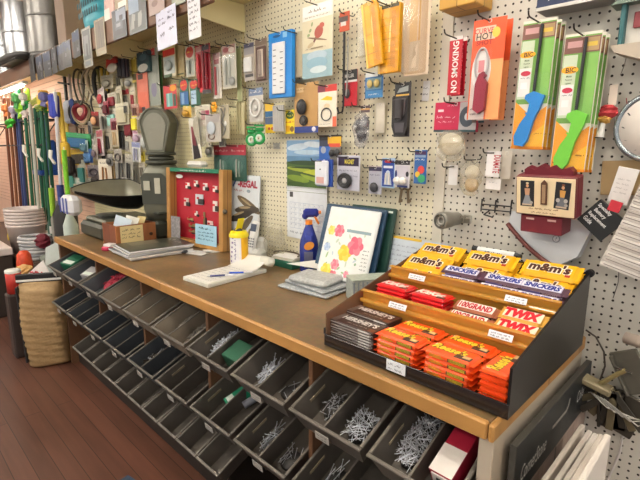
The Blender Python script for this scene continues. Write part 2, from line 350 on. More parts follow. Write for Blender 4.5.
def pile(name, label, x, z, dx0, w, dy0, dy1, n, cols, ln=.05, r=.0011, seed=1, lab=None, h=.034, floorz=-.072):
    g = random.Random(seed); q = MB(); dx = .057*(1 if dx0 > 0 else -1); w = min(w, .092)
    # low mound that the loose pieces lie on
    cx, cy = dx, (dy0+dy1)/2; q.sph((cx, cy, floorz+.001), (w*.46, (dy1-dy0)*.5, h), M('3E3C3C', .5, .5, .4, 200), 14, 6)
    for i in range(n):
        u, v = g.uniform(-1, 1), g.uniform(-1, 1); 
        if u*u+v*v > 1: continue
        p = V((cx+u*w*.42, cy+v*(dy1-dy0)*.48, floorz+h*math.sqrt(1-.8*(u*u+v*v))+g.uniform(0, .004))); a = g.uniform(0, 3.14); dd = V((math.cos(a), math.sin(a), g.uniform(-.2, .3)))*ln*g.uniform(.35, .6)
        if abs((p+dd).x-cx) > w*.5 or abs((p-dd).x-cx) > w*.5: dd.x *= .25
        q.cyl(p-dd, p+dd, r, cols[i % len(cols)], n=4)
        q.cyl(p+dd, p+dd*1.02, r*2, cols[i % len(cols)], n=5)
    q.v = [(min(max(a_, dx-.046), dx+.046), max(b_, .03), max(c_, -.0745)) for a_, b_, c_ in q.v]
    o = q.solo(name, label, 'hardware', (x, -.75, z), (TILT, 0, 0), 'loose hardware lying in the bins', 'stuff'); return o
BR = M('E6EAF4', .35, .6, .05); GR = M('B4B6BE', .35, .6, .1)
pile('nail_pile', 'loose grey nails in the left half of the nearest top row bin', bx(0), .738, -.066, .115, .05, .22, 260, [GR, BR, GR], .035, seed=2, h=.03)
pile('nail_pile', 'dark loose nails in the left half of the second top row bin', bx(1), .738, -.066, .11, .06, .15, 90, [GR, DSTEEL], .03, seed=3)
pile('nail_pile', 'shiny blue grey nails in the right half of the second top row bin', bx(1), .738, .066, .115, .04, .14, 110, [BR, GR], .045, seed=4)
pile('nail_pile', 'long bright nails in the left half of the third top row bin', bx(2), .738, -.066, .12, .05, .14, 70, [BR], .085, .0014, seed=5)
pile('screw_pile', 'few thin nails in the right half of the third top row bin', bx(2), .738, .066, .1, .05, .12, 14, [GR], .05, seed=6, h=.008)
pile('screw_pile', 'heap of bright short screws in the left half of the fourth top row bin', bx(3), .738, -.066, .115, .04, .2, 200, [BR, BR, GR], .04, .0016, seed=7, h=.034)
pile('washer_pile', 'small dull grey fasteners in the left half of the fifth top row bin', bx(4), .738, -.066, .12, .04, .22, 150, [M('8C857B', .5, .4)], .022, .0016, seed=8)
pile('washer_pile', 'small dull grey fasteners in the right half of the fifth top row bin', bx(4), .738, .066, .12, .04, .2, 110, [M('807A72', .5, .4)], .022, .0016, seed=9)
pile('washer_pile', 'pale dusty fasteners in the sixth top row bin', bx(5), .738, -.06, .11, .04, .2, 110, [M('8F877B', .5, .3)], .02, .0016, seed=10)
pile('nail_pile', 'bundle of long dark nails in the left half of the second middle row bin', bx(1), .485, -.066, .11, .05, .15, 26, [BR, GR], .09, .0012, seed=11, h=.01)
pile('nail_pile', 'bundle of long bluish nails in the left half of the third middle row bin', bx(2), .485, -.066, .11, .05, .15, 40, [BR, GR], .1, .0013, seed=12, h=.01)
pile('nail_pile', 'few crossed dark nails in the right half of the third middle row bin', bx(2), .485, .066, .11, .04, .12, 12, [GR], .07, .0013, seed=13, h=.01)
pile('bolt_pile', 'dark bolts in the left half of the fifth middle row bin', bx(5), .485, -.066, .11, .04, .16, 50, [DSTEEL, GR], .05, .003, seed=14)
# boxes lying in bins
def carton(name, label, k, z, dx, dy, dims, cm, rz=0, txt=None, rx=0):
    p = inbin(bx(k), z, dx, dy, -.075+dims[2]/2+.002, 0); q = MB(); q.box((0, 0, 0), dims, cm, .002)
    q.rect(-dims[0]*.4, -dims[1]*.4, dims[0]*.4, -dims[1]*.1, M('DDE6DD', .5), Tr(0, 0, dims[2]/2+.0004)); 
    if txt: q.text(txt, 0, dims[1]*.2, dims[1]*.2, WHITE, Tr(0, 0, dims[2]/2+.0005), dims[0]*.8)
    return q.solo(name, label, 'box', p, (TILT+rx, 0, rz), 'small cartons lying in the bins')
carton('fastener_box', 'green cardboard fastener box in the farthest top row bin', 9, .738, .0, .12, (.13, .11, .075), M('1F6B4C', .5), .2)
carton('fastener_box', 'grey twisted cord bundle box in the top row bin beside the green box', 8, .738, 0, .12, (.1, .09, .05), M('A9A6A8', .6), .3)
q = MB(); q.sph((0, .02, 0), (.1, .11, .035), M('A8203C', .6, 0, .35, 60, 0, 0, .8), 18, 8)
for i in range(40): a = rnd.uniform(0, 6.28); r_ = rnd.uniform(0, .09); q.box((r_*math.cos(a), .02+r_*math.sin(a), .03*math.sqrt(1-(r_/.12)**2)+.002), (.022, .016, .006), M('B52A46' if i % 2 else '8C1B34', .5), .001, Matrix.Rotation(a, 4, 'Z') @ Matrix.Rotation(.4, 4, 'X'))
q.v = [(a_, b_, max(c_, -.003)) for a_, b_, c_ in q.v]; q.solo('bead_pile', 'heap of crimson red tags filling a far top row bin', 'hardware', inbin(bx(7), .738, 0, .155, -.064, 0), (TILT, 0, 0), 'loose hardware lying in the bins', 'stuff')
carton('screw_box', 'green and white screw carton with blue tube in the fourth middle row bin', 3, .485, -.03, .15, (.05, .1, .05), M('22906A', .5), -.3)
q = MB(); q.cyl((0, -.06, 0), (0, .06, 0), .016, M('8A8C98', .4)); q.solo('caulk_tube', 'blue grey tube lying beside the green screw carton', 'tube', inbin(bx(3), .485, .03, .2, -.056, 0), (TILT, 0, -.35))
q = MB(); q.box((0, 0, 0), (.1, .09, .06), M('2B6048', .5), .002); q.solo('fastener_box', 'dull green box in the right half of the fourth top row bin', 'box', inbin(bx(3), .738, .066, .1, -.044, 0), (TILT, 0, 0), 'small cartons lying in the bins')
q = MB(); q.box((0, 0, 0), (.06, .16, .075), M('A61E38', .45), .002); q.rect(-.03, -.08, .03, -.0, M('E4DCD6', .5), Tr(0, 0, .0379)); q.X = Matrix.Identity(4)
q.box((.002, -.0815, 0), (.05, .003, .06), M('E6DED8', .5)); q.box((.004, -.0835, -.003), (.03, .002, .044), M('1B181C', .5))
q.solo('battery_box', 'red and white box with black window in the nearest top row bin', 'box', inbin(bx(0), .738, .058, .13, -.036, 0), (TILT, 0, 0))
q = MB(); q.box((0, 0, 0), (.1, .07, .05), M('A58B63', .7), .002); q.solo('cardboard_box', 'small kraft cardboard box at the back of the second top row bin', 'box', inbin(bx(1), .738, -.066, .26, -.048, 0), (TILT, 0, 0), 'small cartons lying in the bins')
# ------------------------------------------------------------------ candy display
CX0, CX1, CY0, CY1 = -.451, .105, -.637, -.092
dark = M('1E1A1C', .22, 0, .2, 12, 0, .5)
# the display stands on the worktop; its right wall just overhangs the end edging
cdy = thing('candy_display', 'clear and dark plastic three tier candy display at the near end of the counter', 'display', ((CX0+CX1)/2, CY0, ZC+.003))
kx, ky, kz = (CX0+CX1)/2, CY0, ZC+.003
def cp(name, f, label=None):
    q = MB(); q.X = Tr(-kx, -ky, -kz); f(q); return q.part(name, cdy, label)
def sidewall(x, m, zf, t=.004):
    X = Matrix(((0, 1, 0, x), (1, 0, 0, 0), (0, 0, 1, 0), (0, 0, 0, 1)))   # (u,w,v)->(x+w, u, v)
    def f(q): q.prism([(CY0, kz), (CY1, kz), (CY1, 1.152), (CY0, zf)], t, m, X)
    return f
cp('side_wall', sidewall(CX0, clear('B08A70', .12, white=.3), 1.022), 'brown tinted left wall')
def rw(q):
    sidewall(CX1-.006, M('131113', .3, 0, .3, 8), 1.043, .006)(q)
cp('side_wall', rw, 'glossy black right wall')
cp('tray', lambda q: (q.box(((CX0+CX1)/2, (CY0+CY1)/2, kz+.004), (CX1-CX0-.012, CY1-CY0, .008), dark), q.box(((CX0+CX1)/2, CY0-.003, kz+.018), (CX1-CX0+.002, .005, .036), dark, .001)))
cp('back_wall', lambda q: q.box(((CX0+CX1)/2, CY1+.003, (kz+1.15)/2), (CX1-CX0, .005, 1.15-kz), dark))
for yy, zz, zb in ((-.467, 1.062, .96), (-.317, 1.114, 1.0)):
    cp('tier_front', lambda q: (q.box(((CX0+CX1)/2, yy, (zb+zz)/2), (CX1-CX0-.013, .004, zz-zb), AMBER), q.box(((CX0+CX1)/2, yy-.012, zz-.03), (CX1-CX0-.013, .018, .012), AMBER, .003), q.box(((CX0+CX1)/2, yy-.006, zz), (CX1-CX0-.013, .018, .004), AMBER, .001)), 'amber tinted clear tier front')
cp('tier_shelf', lambda q: q.box(((CX0+CX1)/2, -.392, .9975), (CX1-CX0-.013, .142, .004), SMOKE))
cp('tier_shelf', lambda q: q.box(((CX0+CX1)/2, -.205, 1.0375), (CX1-CX0-.013, .216, .004), SMOKE))
cp('hinge', lambda q: q.cyl((CX1-.003, CY1-.004, 1.148), (CX1-.003, CY1+.012, 1.148), .012, BLACK))
cp('latch', lambda q: q.box((CX0-.005, CY0+.004, .965), (.008, .012, .02), BLACK, .002))
PT = M('E9EEF4', .4, 0, .02); INK = M('3A4258', .5)
def tagpr(x, y, z, lab, w=.055, h=.02, tilt=-.12, seed=1):
    q = MB(); q.box((0, 0, 0), (w, .0015, h), PT, .0006); X = Tr(0, -.0009, 0) @ FRONT
    for k in range(2): q.scribble(-w*.4, -h*.32+k*h*.4, w*.4, h*.22, INK, X, .0004, seed+k)
    q.X = Matrix.Identity(4); return q.solo('price_tag', lab, 'price tag', (x, y, z), (tilt, 0, 0), 'price tags on the candy display')
tagpr(at(396, 368, CY0-.008).x, CY0-.0095, kz+.022, 'white price tag on the black front lip of the candy display', .06, .03, -.0, 3)
tagpr(at(399, 301, -.485).x, -.492, 1.048, 'white price tag on the first tier front below the red wafer bars', .062, .018, -.5, 4)
tagpr(at(502, 330, -.485).x, -.492, 1.048, 'white price tag on the first tier front beneath the caramel cookie bars', .062, .018, -.5, 5)
tagpr(at(418, 275, -.335).x, -.342, 1.1, 'white price tag on the second tier front under the stacked yellow pouches', .06, .018, -.5, 6)
tagpr(at(517, 296, -.335).x, -.342, 1.1, 'white price tag on the second tier front under the dark purple bars', .06, .018, -.5, 7)
YEL = M('F4B81C', .3, 0, .06, 30, 0, .3)
def wrapper(w, d, t, m, crimp=.01, bev=.006):
    q = MB(); q.box((0, 0, t/2), (w-2*crimp, d, t), m, bev)
    for s in (-1, 1):
        pts = [(s*(w/2-crimp-.004), -d/2*.92), (s*(w/2-crimp-.004), d/2*.92)]; n = 8
        e = [(s*(w/2-(.002 if i % 2 else 0)), d*.47-(d*.94)*i/n) for i in range(n+1)]
        o = pts+e; z = t*.55
        q.add([(x, y, z) for x, y in o]+[(x, y, z+.0012) for x, y in o], [tuple(range(len(o))), tuple(range(len(o), 2*len(o)))], m)
    return q
BRN = M('4B2A1E', .4); ORG = M('F2571C', .28, 0, .06, 30, 0, .4); REDW = M('D8141F', .28, 0, .05, 30, 0, .4); GOLD = M('F3D23A', .4); HB = M('3F2B26', .35, 0, .12, 30, 0, .3); TAN = M('D9B27A', .5)
def hershey():
    q = MB(); w, d, t = .166, .07, .0085; q.box((0, 0, t/2), (w, d, t), HB, .0015); X = Tr(0, 0, t+.0004)
    q.rect(-w/2+.002, -d/2+.002, -w/2+.025, d/2-.002, M('6A5A54', .3), X)
    q.text("HERSHEY'S", .004, .01, .027, M('E6E2DE', .35, .2), Tr(0, 0, t+.0008), .128, .05)
    q.scribble(-.025, -.02, .05, .005, M('CFC6BE', .4), Tr(0, 0, t+.0004), .0004, 2); q.rect(.058, -.03, .08, -.012, M('7A4A30', .4), X)
    for s in (-1, 1): q.box((0, s*(d/2+.0005), t/2), (w*.92, .001, .0025), M('B9B2AE', .35, .4))
    q.box((.05, -d/2-.0009, t/2), (.04, .0012, .004), M('D5D0CC', .4)); return q
def reese():
    w, d, t = .142, .068, .016; q = wrapper(w, d, t, ORG, .011, .005); X = Tr(0, 0, t+.0004); Y = Tr(0, 0, t+.0008)
    q.text("Reese's", -.01, .008, .034, BRN, X, .092, .1, .15, -.03); q.text("Reese's", -.01, .008, .033, GOLD, Y, .09, .04, .15, -.03)
    q.box((.034, -.014, t), (.042, .02, .003), BRN, .002); q.box((.042, -.011, t+.001), (.02, .014, .003), TAN, .002); q.rect(-.056, .012, -.046, .022, M('F6D9CC', .5), X)
    F = Tr(0, -d/2-.0006, t/2) @ FRONT
    q.rect(.004, -.005, .052, .004, BRN, F)
    for k in range(3): q.rect(.007, -.004+k*.0028, .049, -.0028+k*.0028, GOLD, Tr(0, -d/2-.0009, t/2) @ FRONT)
    for k in range(2): q.rect(-.046, -.0045+k*.0045, -.008-.006*k, -.0018+k*.0045, M('C9972A', .5), F)
    return q
def kitkat():
    w, d, t = .124, .066, .0125; q = wrapper(w, d, t, REDW, .007, .004); Y = Tr(0, 0, t+.0006)
    q.disc(-.008, .006, .042, .017, M('E8272E', .3), Tr(0, 0, t+.0003)); q.text("KitKat", -.006, .004, .036, WHITE, Y, .092, .05, .2); q.box((.036, -.016, t), (.028, .014, .003), M('5A2A1E', .4), .002); return q
def grand():
    w, d, t = .132, .042, .018; q = wrapper(w, d, t, M('A05A3A', .3, 0, .2, 30, 0, .3), .01, .007); Y = Tr(0, 0, t+.0006); q.rect(-.052, -.015, .05, .015, M('F0E4DC', .4), Tr(0, 0, t+.0003))
    q.text("100GRAND", -.002, 0, .025, M('B5172B', .4), Y, .094, .05); F = Tr(0, -d/2-.0006, t/2) @ FRONT; q.rect(-.05, -.005, .05, .002, M('3A2018', .4), F); q.rect(-.045, -.004, .02, -.001, M('E8D8C8', .4), Tr(0, -d/2-.0009, t/2) @ FRONT); return q
def twix():
    w, d, t = .12, .046, .018; q = wrapper(w, d, t, M('D9A441', .28, 0, .1, 30, 0, .3), .009, .007); Y = Tr(0, 0, t+.0006); q.rect(-.048, -.018, .048, .018, M('F0E2C8', .4), Tr(0, 0, t+.0003))
    q.text("TWIX", -.002, 0, .034, M('CC1226', .4), Y, .092, .08, .12); F = Tr(0, -d/2-.0006, t/2) @ FRONT; q.rect(-.047, -.006, .047, -.001, M('4A2418', .4), F); q.rect(-.04, -.005, .0, -.002, M('E8D8B0', .4), Tr(0, -d/2-.0009, t/2) @ FRONT); return q
def snick():
    w, d, t = .138, .04, .02; q = wrapper(w, d, t, M('5A3A4E', .28, 0, .15, 30, 0, .4), .01, .008); Y = Tr(0, 0, t+.0006); q.rect(-.055, -.014, .053, .014, M('C8C4DE', .4), Tr(0, 0, t+.0003)); q.rect(-.053, -.0115, .05, .0115, M('EEECF4', .4), Tr(0, 0, t+.00045))
    q.text("SNICKERS", 0, 0, .02, M('1F2D8C', .4), Y, .096, .06, .15); F = Tr(0, -d/2-.0006, t/2) @ FRONT; q.rect(-.05, -.004, .0, .004, M('7A70B0', .4), F); q.text("SNICKERS", .025, 0, .006, M('E8C8D0', .4), F, .04); return q
def mm():
    w, d, t = .166, .072, .02; q = wrapper(w, d, t, YEL, .009, .009); Y = Tr(0, 0, t+.0008); X = Tr(0, 0, t+.0004); q.text("m&m's", -.004, .004, .042, M('F6EEE2', .4), X, .122, .1, .08); q.text("m&m's", -.004, .004, .037, M('4A2414', .4), Y, .114, .045, .08)
    F = Tr(0, -d/2-.0006, t/2) @ FRONT; q.rect(-.05, -.006, .06, .004, M('E09A14', .4), F); q.box((.05, -.02, t), (.014, .01, .002), M('C03018', .4), .001); return q
meshes = {}
def bar(kind, fn, name, label, cat, loc, rz=0, group=None, rx=0):
    if kind not in meshes: meshes[kind] = fn().mesh(name)
    o = bpy.data.objects.new(name, meshes[kind]); col.objects.link(o); o.location = loc; o.rotation_euler = (rx, 0, rz); return tag(o, label, cat, group)
def stack(kind, fn, name, desc, where, cat, x, y, z, n, step, rz=0, jit=.002, group=None, rx=0):
    for i in range(n):
        k = n-1-i; lb = ('topmost ' if k == 0 else ORD[k]+' from top, ')+desc+' '+where if n > 1 else desc+' '+where
        bar(kind, fn, name, lb, cat, (x+rnd.uniform(-jit, jit), y+rnd.uniform(-jit, jit), z+i*step), rz+rnd.uniform(-.02, .02), group, rx)
zt = kz+.0085
stack('h', hershey, 'chocolate_bar', 'dark brown chocolate bar', 'in the front stack at the left end', 'candy bar', -.368, -.585, zt, 8, .0088, group='chocolate bars at the left of the display')
stack('h', hershey, 'chocolate_bar', 'dark brown chocolate bar', 'in the stack behind the front left one', 'candy bar', -.368, -.51, zt, 9, .0088, group='chocolate bars at the left of the display')
G = 'orange peanut butter cup packs'
stack('r', reese, 'peanut_butter_cup_pack', 'orange candy pack', 'in the front stack nearest the chocolate bars', 'candy', -.208, -.592, zt, 5, .0163, group=G)
stack('r', reese, 'peanut_butter_cup_pack', 'orange candy pack', 'in the rear stack beside the chocolate bars', 'candy', -.198, -.516, zt, 5, .0163, group=G)
stack('r', reese, 'peanut_butter_cup_pack', 'orange candy pack', 'in the front stack mid front tier', 'candy', -.06, -.592, zt, 5, .0163, group=G)
stack('r', reese, 'peanut_butter_cup_pack', 'orange candy pack', 'in the rear stack mid front tier', 'candy', -.052, -.516, zt, 5, .0163, group=G)
stack('r', reese, 'peanut_butter_cup_pack', 'orange candy pack', 'turned sideways by the black wall', 'candy', .056, -.556, zt, 5, .0163, R(90), group=G)
z2 = 1.0
G = 'red wafer bars on the second tier'
stack('k', kitkat, 'wafer_bar', 'red wafer bar', 'in the left stack on the second tier', 'candy bar', -.371, -.393, z2, 6, .0127, group=G)
stack('k', kitkat, 'wafer_bar', 'red wafer bar', 'in the right stack on the second tier', 'candy bar', -.237, -.393, z2, 6, .0127, group=G)
G = 'red and brown caramel bars on the second tier'
def shingle(kind, fn, name, desc, where, cat, x, y, z, n, step, tilt, group):   # packs leaning back on one another
    for i in range(n):
        k = n-1-i; lb = ('topmost ' if k == 0 else ORD[k]+' from top, ')+desc+' '+where
        bar(kind, fn, name, lb, cat, (x+rnd.uniform(-.003, .003), y-step*i*math.sin(tilt), z+step*i*math.cos(tilt)), rnd.uniform(-.03, .03), group, tilt)
shingle('g', grand, 'caramel_bar', 'brown and red caramel bar', 'in the front pile beside the cookie bars', 'candy bar', -.092, -.434, 1.022, 2, .0185, R(22), G)
shingle('g', grand, 'caramel_bar', 'brown and red caramel bar', 'in the rear pile beside the cookie bars', 'candy bar', -.092, -.39, 1.04, 2, .0185, R(22), G)
G = 'gold cookie bars on the second tier'
shingle('t', twix, 'cookie_bar', 'gold and red cookie bar', 'in the front pile by the right wall', 'candy bar', .036, -.43, 1.03, 2, .0185, R(24), G)
shingle('t', twix, 'cookie_bar', 'gold and red cookie bar', 'in the rear pile by the right wall', 'candy bar', .036, -.385, 1.05, 2, .0185, R(24), G)
z3 = 1.04
G = 'dark purple nougat bars on the third tier'
for xx, wh in ((-.212, 'left'), (-.07, 'middle'), (.024, 'right')):
    if wh == 'right': xx = .033
    for yy, w2, n, zz in ((-.284, 'front', 2, 1.07), (-.246, 'rear', 2, 1.093)):
        if wh == 'right' or wh == 'middle': xx2 = xx-.006
        else: xx2 = xx
        if wh == 'middle': xx2 = -.078
        if wh == 'right': xx2 = .034 if False else .031
        shingle('s', snick if wh != 'right' else snick, 'nougat_bar', 'purple nougat bar', 'in the %s pile, third tier %s' % (w2, wh), 'candy bar', xx2 if wh != 'right' else .03, yy, zz, n, .0205, R(24), G)
G = 'yellow candy pouches on the third tier'
for i, (yy, w2, n, sx, zz) in enumerate(((-.268, 'front', 2, -.36, 1.058), (-.212, 'second', 2, -.357, 1.092), (-.142, 'rear', 2, -.345, 1.124))):
    shingle('m', mm, 'candy_pouch', 'yellow candy pouch', 'in the %s pile, third tier left' % w2, 'candy', sx, yy, zz, n, .021, R(30), G)
    if i == 2:
        shingle('m', mm, 'candy_pouch', 'yellow candy pouch', 'in the %s pile, third tier middle' % w2, 'candy', -.165, yy, zz, n, .021, R(30), G); shingle('m', mm, 'candy_pouch', 'yellow candy pouch', 'in the %s pile, third tier right' % w2, 'candy', .014, yy, zz, n, .021, R(30), G)
    if i == 1:
        shingle('m', mm, 'candy_pouch', 'yellow candy pouch', 'in the %s pile, third tier middle' % w2, 'candy', -.17, yy+.012, zz+.01, 1, .021, R(30), G); shingle('m', mm, 'candy_pouch', 'yellow candy pouch', 'in the %s pile, third tier right' % w2, 'candy', .01, yy+.012, zz+.01, 1, .021, R(30), G)
# ------------------------------------------------------------------ things on the worktop
Z0 = ZC+.0008
PAPER = M('E9E7E2', .55, 0, .03); INKB = M('40424C', .6); CARD = M('A9804F', .65, 0, .1)
# antique fan scale
GRN = M('6E6E60', .38, .25, .15, 9); GRND = M('474940', .4, .2, .2, 9); PANEL = M('8A897C', .4, .1, .06, 6)
TX, TY = -2.455, -.13
sc = thing('weighing_scale', 'old grey green fan shaped counter weighing scale with a wide base', 'scale', (TX, TY, Z0))
zt_, zb_ = at(162, 108, TY).z-Z0, at(162, 152, TY).z-Z0
fh = zt_-zb_
fan = [(-.06, 0)]+[(.108*math.cos(R(165-150*i/12)), fh*.56+fh*.44*math.sin(R(165-150*i/12))) for i in range(13)]+[(.06, 0)]
yw = Matrix.Translation((0, 0, zb_)) @ Matrix.Rotation(R(34), 4, 'Z')
q = MB(); q.X = yw; q.prism(fan, .11, GRN, Tr(0, -.055, 0)); q.tube([V((x, -.055, z)) for x, z in fan], .008, GRN, 6, True); q.tube([V((x, .055, z)) for x, z in fan], .008, GRN, 6, True); q.part('fan_head', sc)
q = MB(); q.X = yw; q.prism([(x*.78, z*.84+fh*.05) for x, z in fan], .004, PANEL, Tr(0, -.06, 0)); q.part('face_plate', sc, 'paler grey face plate')
q = MB(); q.X = yw; k_ = zb_-.12; N = 28; prof = [(.06, -k_), (.105, -k_), (.122, -k_*.85), (.124, -k_*.5), (.118, -k_*.3), (.09, -k_*.2), (.06, -k_*.14), (.05, 0)]; vs = []
for r0, z0 in prof:
    for i in range(N): a = 6.28319*i/N; e_ = .72; vs.append((r0*math.copysign(abs(math.cos(a))**e_, math.cos(a)), r0*.9*math.copysign(abs(math.sin(a))**e_, math.sin(a)), z0))
q.add(vs, [(i*N+j, i*N+(j+1) % N, (i+1)*N+(j+1) % N, (i+1)*N+j) for i in range(len(prof)-1) for j in range(N)], GRN, True)
q.part('column', sc); q = MB(); q.X = yw; q.prism([(-.085, -k_*.75), (.085, -k_*.75), (.09, -k_*.36), (.06, -k_*.3), (-.06, -k_*.3), (-.09, -k_*.36)], .008, GRND, Tr(0, -.116, 0)); q.part('front_panel', sc, 'darker front panel')
q = MB(); q.part('column', sc)
q = MB(); q.X = yw
for rr, zz, tr in ((.085, -.012, .013), (.07, -.04, .016), (.09, -.066, .014)): q.tube([(rr*math.cos(t*.4488), rr*math.sin(t*.4488), zz) for t in range(14)], tr, GRND, 6, True)
q.part('collar', sc)
for x, w_, h_ in ((-.045, .045, .06), (.03, .04, .1)): q = MB(); q.X = yw; q.box((x, -.121, -k_*.48), (w_, .006, h_), M('B9B7A6', .5), .001); q.part('label_plate', sc, 'pale paper label')
q = MB(); q.box((-.02, 0, .06), (.22, .22, .12), GRND, .02); q.part('tower_base', sc)
bx0, by0 = -2.735-TX, -.31-TY
q = MB(); q.box((.015, .0, .172), (.2, .2, .018), GRND, .006); q.part('shelf_plate', sc)
q = MB(); q.box((bx0, by0, .05), (.4, .42, .1), GRND, .02); q.box((bx0, by0, .115), (.34, .36, .03), GRN, .012); q.part('base', sc)
px_, py_ = -2.70-TX, -.40-TY
q = MB(); q.lathe([(.07, .125), (.055, .132), (.05, .14), (.085, .15), (.085, .155), (0, .155)], GRND, 20, Tr(px_, py_, 0)); q.part('pan_support', sc)
# scoop pan resting on the scale
L_ = .46
q = MB(); nx, na = 22, 14; vs = []; fs = []
PANM = M('1F1F20', .3, .4, .15); PANI = M('A8A698', .35, .6, .15, 12)
for t in (0, 1):
    for i in range(nx+1):
        u = i/nx; x = (u-.5)*L_; wv = .15*(math.sin(min(1, u*1.35+.06)*math.pi/2)**.7); dp = .02+.135*math.sin(min(1, u*1.15)*math.pi/2)
        if u > .86: f_ = (u-.86)/.14; wv *= math.sqrt(max(.02, 1-f_*f_*.9)); dp *= math.sqrt(max(.02, 1-f_*f_*.8))
        for j in range(na+1):
            a = math.pi*j/na; vs.append((x, -wv*math.cos(a)*(1-.01*t), -dp*math.sin(a)+.02*(1-u)+t*.003))
n1 = (nx+1)*(na+1)
for t in (0, 1):
    for i in range(nx):
        for j in range(na):
            k = t*n1+i*(na+1)+j; f = (k, k+1, k+na+2, k+na+1); fs.append(f if t else f[::-1])
q.add(vs, fs[:nx*na], PANM, True); q.add(vs, fs[nx*na:], PANI, True)
for s_ in (-1, 1): q.tube([V(vs[i*(na+1)+(0 if s_ < 0 else na)]) for i in range(nx+1)], .004, PANM, 5)
q.solo('scoop_pan', 'black scoop pan with a dull grey inside resting on the weighing scale', 'scoop', (-2.70, -.385, Z0+.318), (R(19), R(-2), R(90)))
# wooden drawer box with a note
bw = thing('wooden_box', 'small brown wooden box with a yellow handwritten note on its side', 'box', (-2.40, -.40, Z0))
WB = plankmat('reddish_wood', '7A4630', '6A3A28', .3, 2, '3A2018', .45); WB2 = plankmat('orange_wood', '9A6238', '8A5430', .3, 2, '4A2A18', .45)
def bp(name, c_, d_, m, lab=None): q = MB(); q.box(c_, d_, m, .002); return q.part(name, bw, lab)
bp('side_panel', (.099, 0, .065), (.012, .25, .13), WB2); bp('side_panel', (-.099, 0, .065), (.012, .25, .13), WB2); bp('end_panel', (0, -.119, .065), (.186, .012, .13), WB); bp('end_panel', (0, .119, .065), (.186, .012, .13), WB); bp('bottom', (0, 0, .006), (.186, .226, .012), WB2)
q = MB(); q.cyl((.105, .09, .06), (.112, .09, .06), .01, M('3A2418', .4)); q.part('knob', bw)
q = MB(); q.box((.1065, -.03, .07), (.0015, .14, .11), M('E4D39A', .6, 0, .05))
for k in range(3): q.scribble(-.09, .095-k*.022, .025, .014, M('4A443A', .6), Tr(.1075, 0, 0) @ RIGHT, .0009, 30+k)
q.part('note', bw, 'yellow handwritten note')
for k, (c_, lab, a) in enumerate((('C9D8E4', 'pale blue envelope standing in the wooden box', .25), ('E8E6DC', 'white folded paper standing in the wooden box behind the envelope', .1), ('DCC890', 'manila paper standing at the back of the wooden box', -.1))):
    q = MB(); q.box((0, 0, 0), (.15, .0025, .14), M(c_, .6), .0005); q.solo('envelope' if k == 0 else 'paper_sheet', lab, 'paper', (-2.40+.01*k, -.45+.05*k, Z0+.1), (-.25-.1*k, a*.6, a), 'papers filed in the wooden box')
# small stapler-like pink item
p = atz(104, 251, ZC); q = MB(); q.box((0, 0, .012), (.05, .05, .024), M('C22F58', .4), .006); q.box((.01, .01, .031), (.055, .05, .016), M('EFEAEA', .5), .004); q.solo('eraser', 'small white and pink block on the worktop before the wooden box', 'eraser', (p.x, p.y+.02, Z0), (0, 0, .5))
# magazines
mg = [('D9D9DC', '6A665C'), ('E2E0DC', '8C8A86'), ('D2D2D6', '5C6470'), ('E6E4E0', '77736A'), ('DADADF', '3F423A')]
for i, (edge, cover) in enumerate(mg):
    q = MB(); q.box((0, 0, 0), (.27, .36, .0095), M(edge, .5), .001); X = Tr(0, 0, .0049); q.rect(-.134, -.179, .134, .179, M(cover, .3, 0, .35, 9), X)
    if i == 4:
        X = Tr(0, 0, .0052); q.rect(-.12, -.12, -.02, .04, M('6E6A5A', .3, 0, .5, 18), X); q.rect(-.01, -.1, .1, .06, M('4E5448', .3, 0, .6, 18), X); q.scribble(-.1, .12, .1, .03, M('B8B4A8', .4), X, .002, 4)
    q.solo('magazine', ['lowest magazine in the stack beside the wooden box', 'second lowest magazine in the stack beside the wooden box', 'middle magazine in the stack beside the wooden box', 'second highest magazine in the stack beside the wooden box', 'top magazine with a dark cover on the stack beside the wooden box'][i], 'magazine', (-2.03+.012*math.sin(i*2.1), -.43+.012*math.cos(i*1.7), Z0+.005+i*.0101), (0, 0, .05*math.sin(i*1.3)-.06), 'magazines stacked on the worktop')
# red display case
rl, rt = at(164, 205, -.22), at(214, 205, -.22); rcx = (rl.x+rt.x)/2; rw_ = (rt.x-rl.x)*.91; rh = at(190, 169, -.19).z-ZC
rc = thing('display_case', 'shallow wooden display case with a red lining and small carded goods', 'display case', (rcx-.02, -.15, Z0), (R(-3), 0, R(8)))
OAK = plankmat('oak_frame', 'B78A4E', 'A2743C', .4, 4, '5E4020', .42); RED = M('B01E30', .6, 0, .1, 40)
def rp(name, c_, d_, m, lab=None, bev=.003): q = MB(); q.box(c_, d_, m, bev); return q.part(name, rc, lab)
rp('frame_side', (-rw_/2+.018, 0, rh/2), (.036, .07, rh), OAK); rp('frame_side', (rw_/2-.018, 0, rh/2), (.036, .07, rh), OAK)
rp('frame_rail', (0, 0, .018), (rw_-.073, .07, .036), OAK); rp('frame_rail', (0, 0, rh-.012), (rw_-.073, .07, .024), M('1F7A5C', .45), 'green top rail')
q = MB(); q.box((0, .02, rh/2), (rw_-.07, .008, rh-.04), RED); X = Tr(0, -.0358, 0) @ FRONT; q.part('lining', rc, 'red lining')
q = MB(); q.scribble(-.12, rh-.017, .12, .01, WHITE, X, .0012, 6); q.part('lettering', rc, 'white rail lettering')
q = MB(); q.sph((rw_/2+.012, -.03, rh*.5), (.014, .014, .014), M('6A6258', .35, .6)); q.cyl((rw_/2, -.03, rh*.5), (rw_/2+.012, -.03, rh*.5), .006, M('6A6258', .35, .6)); q.part('knob', rc, 'dark metal knob')
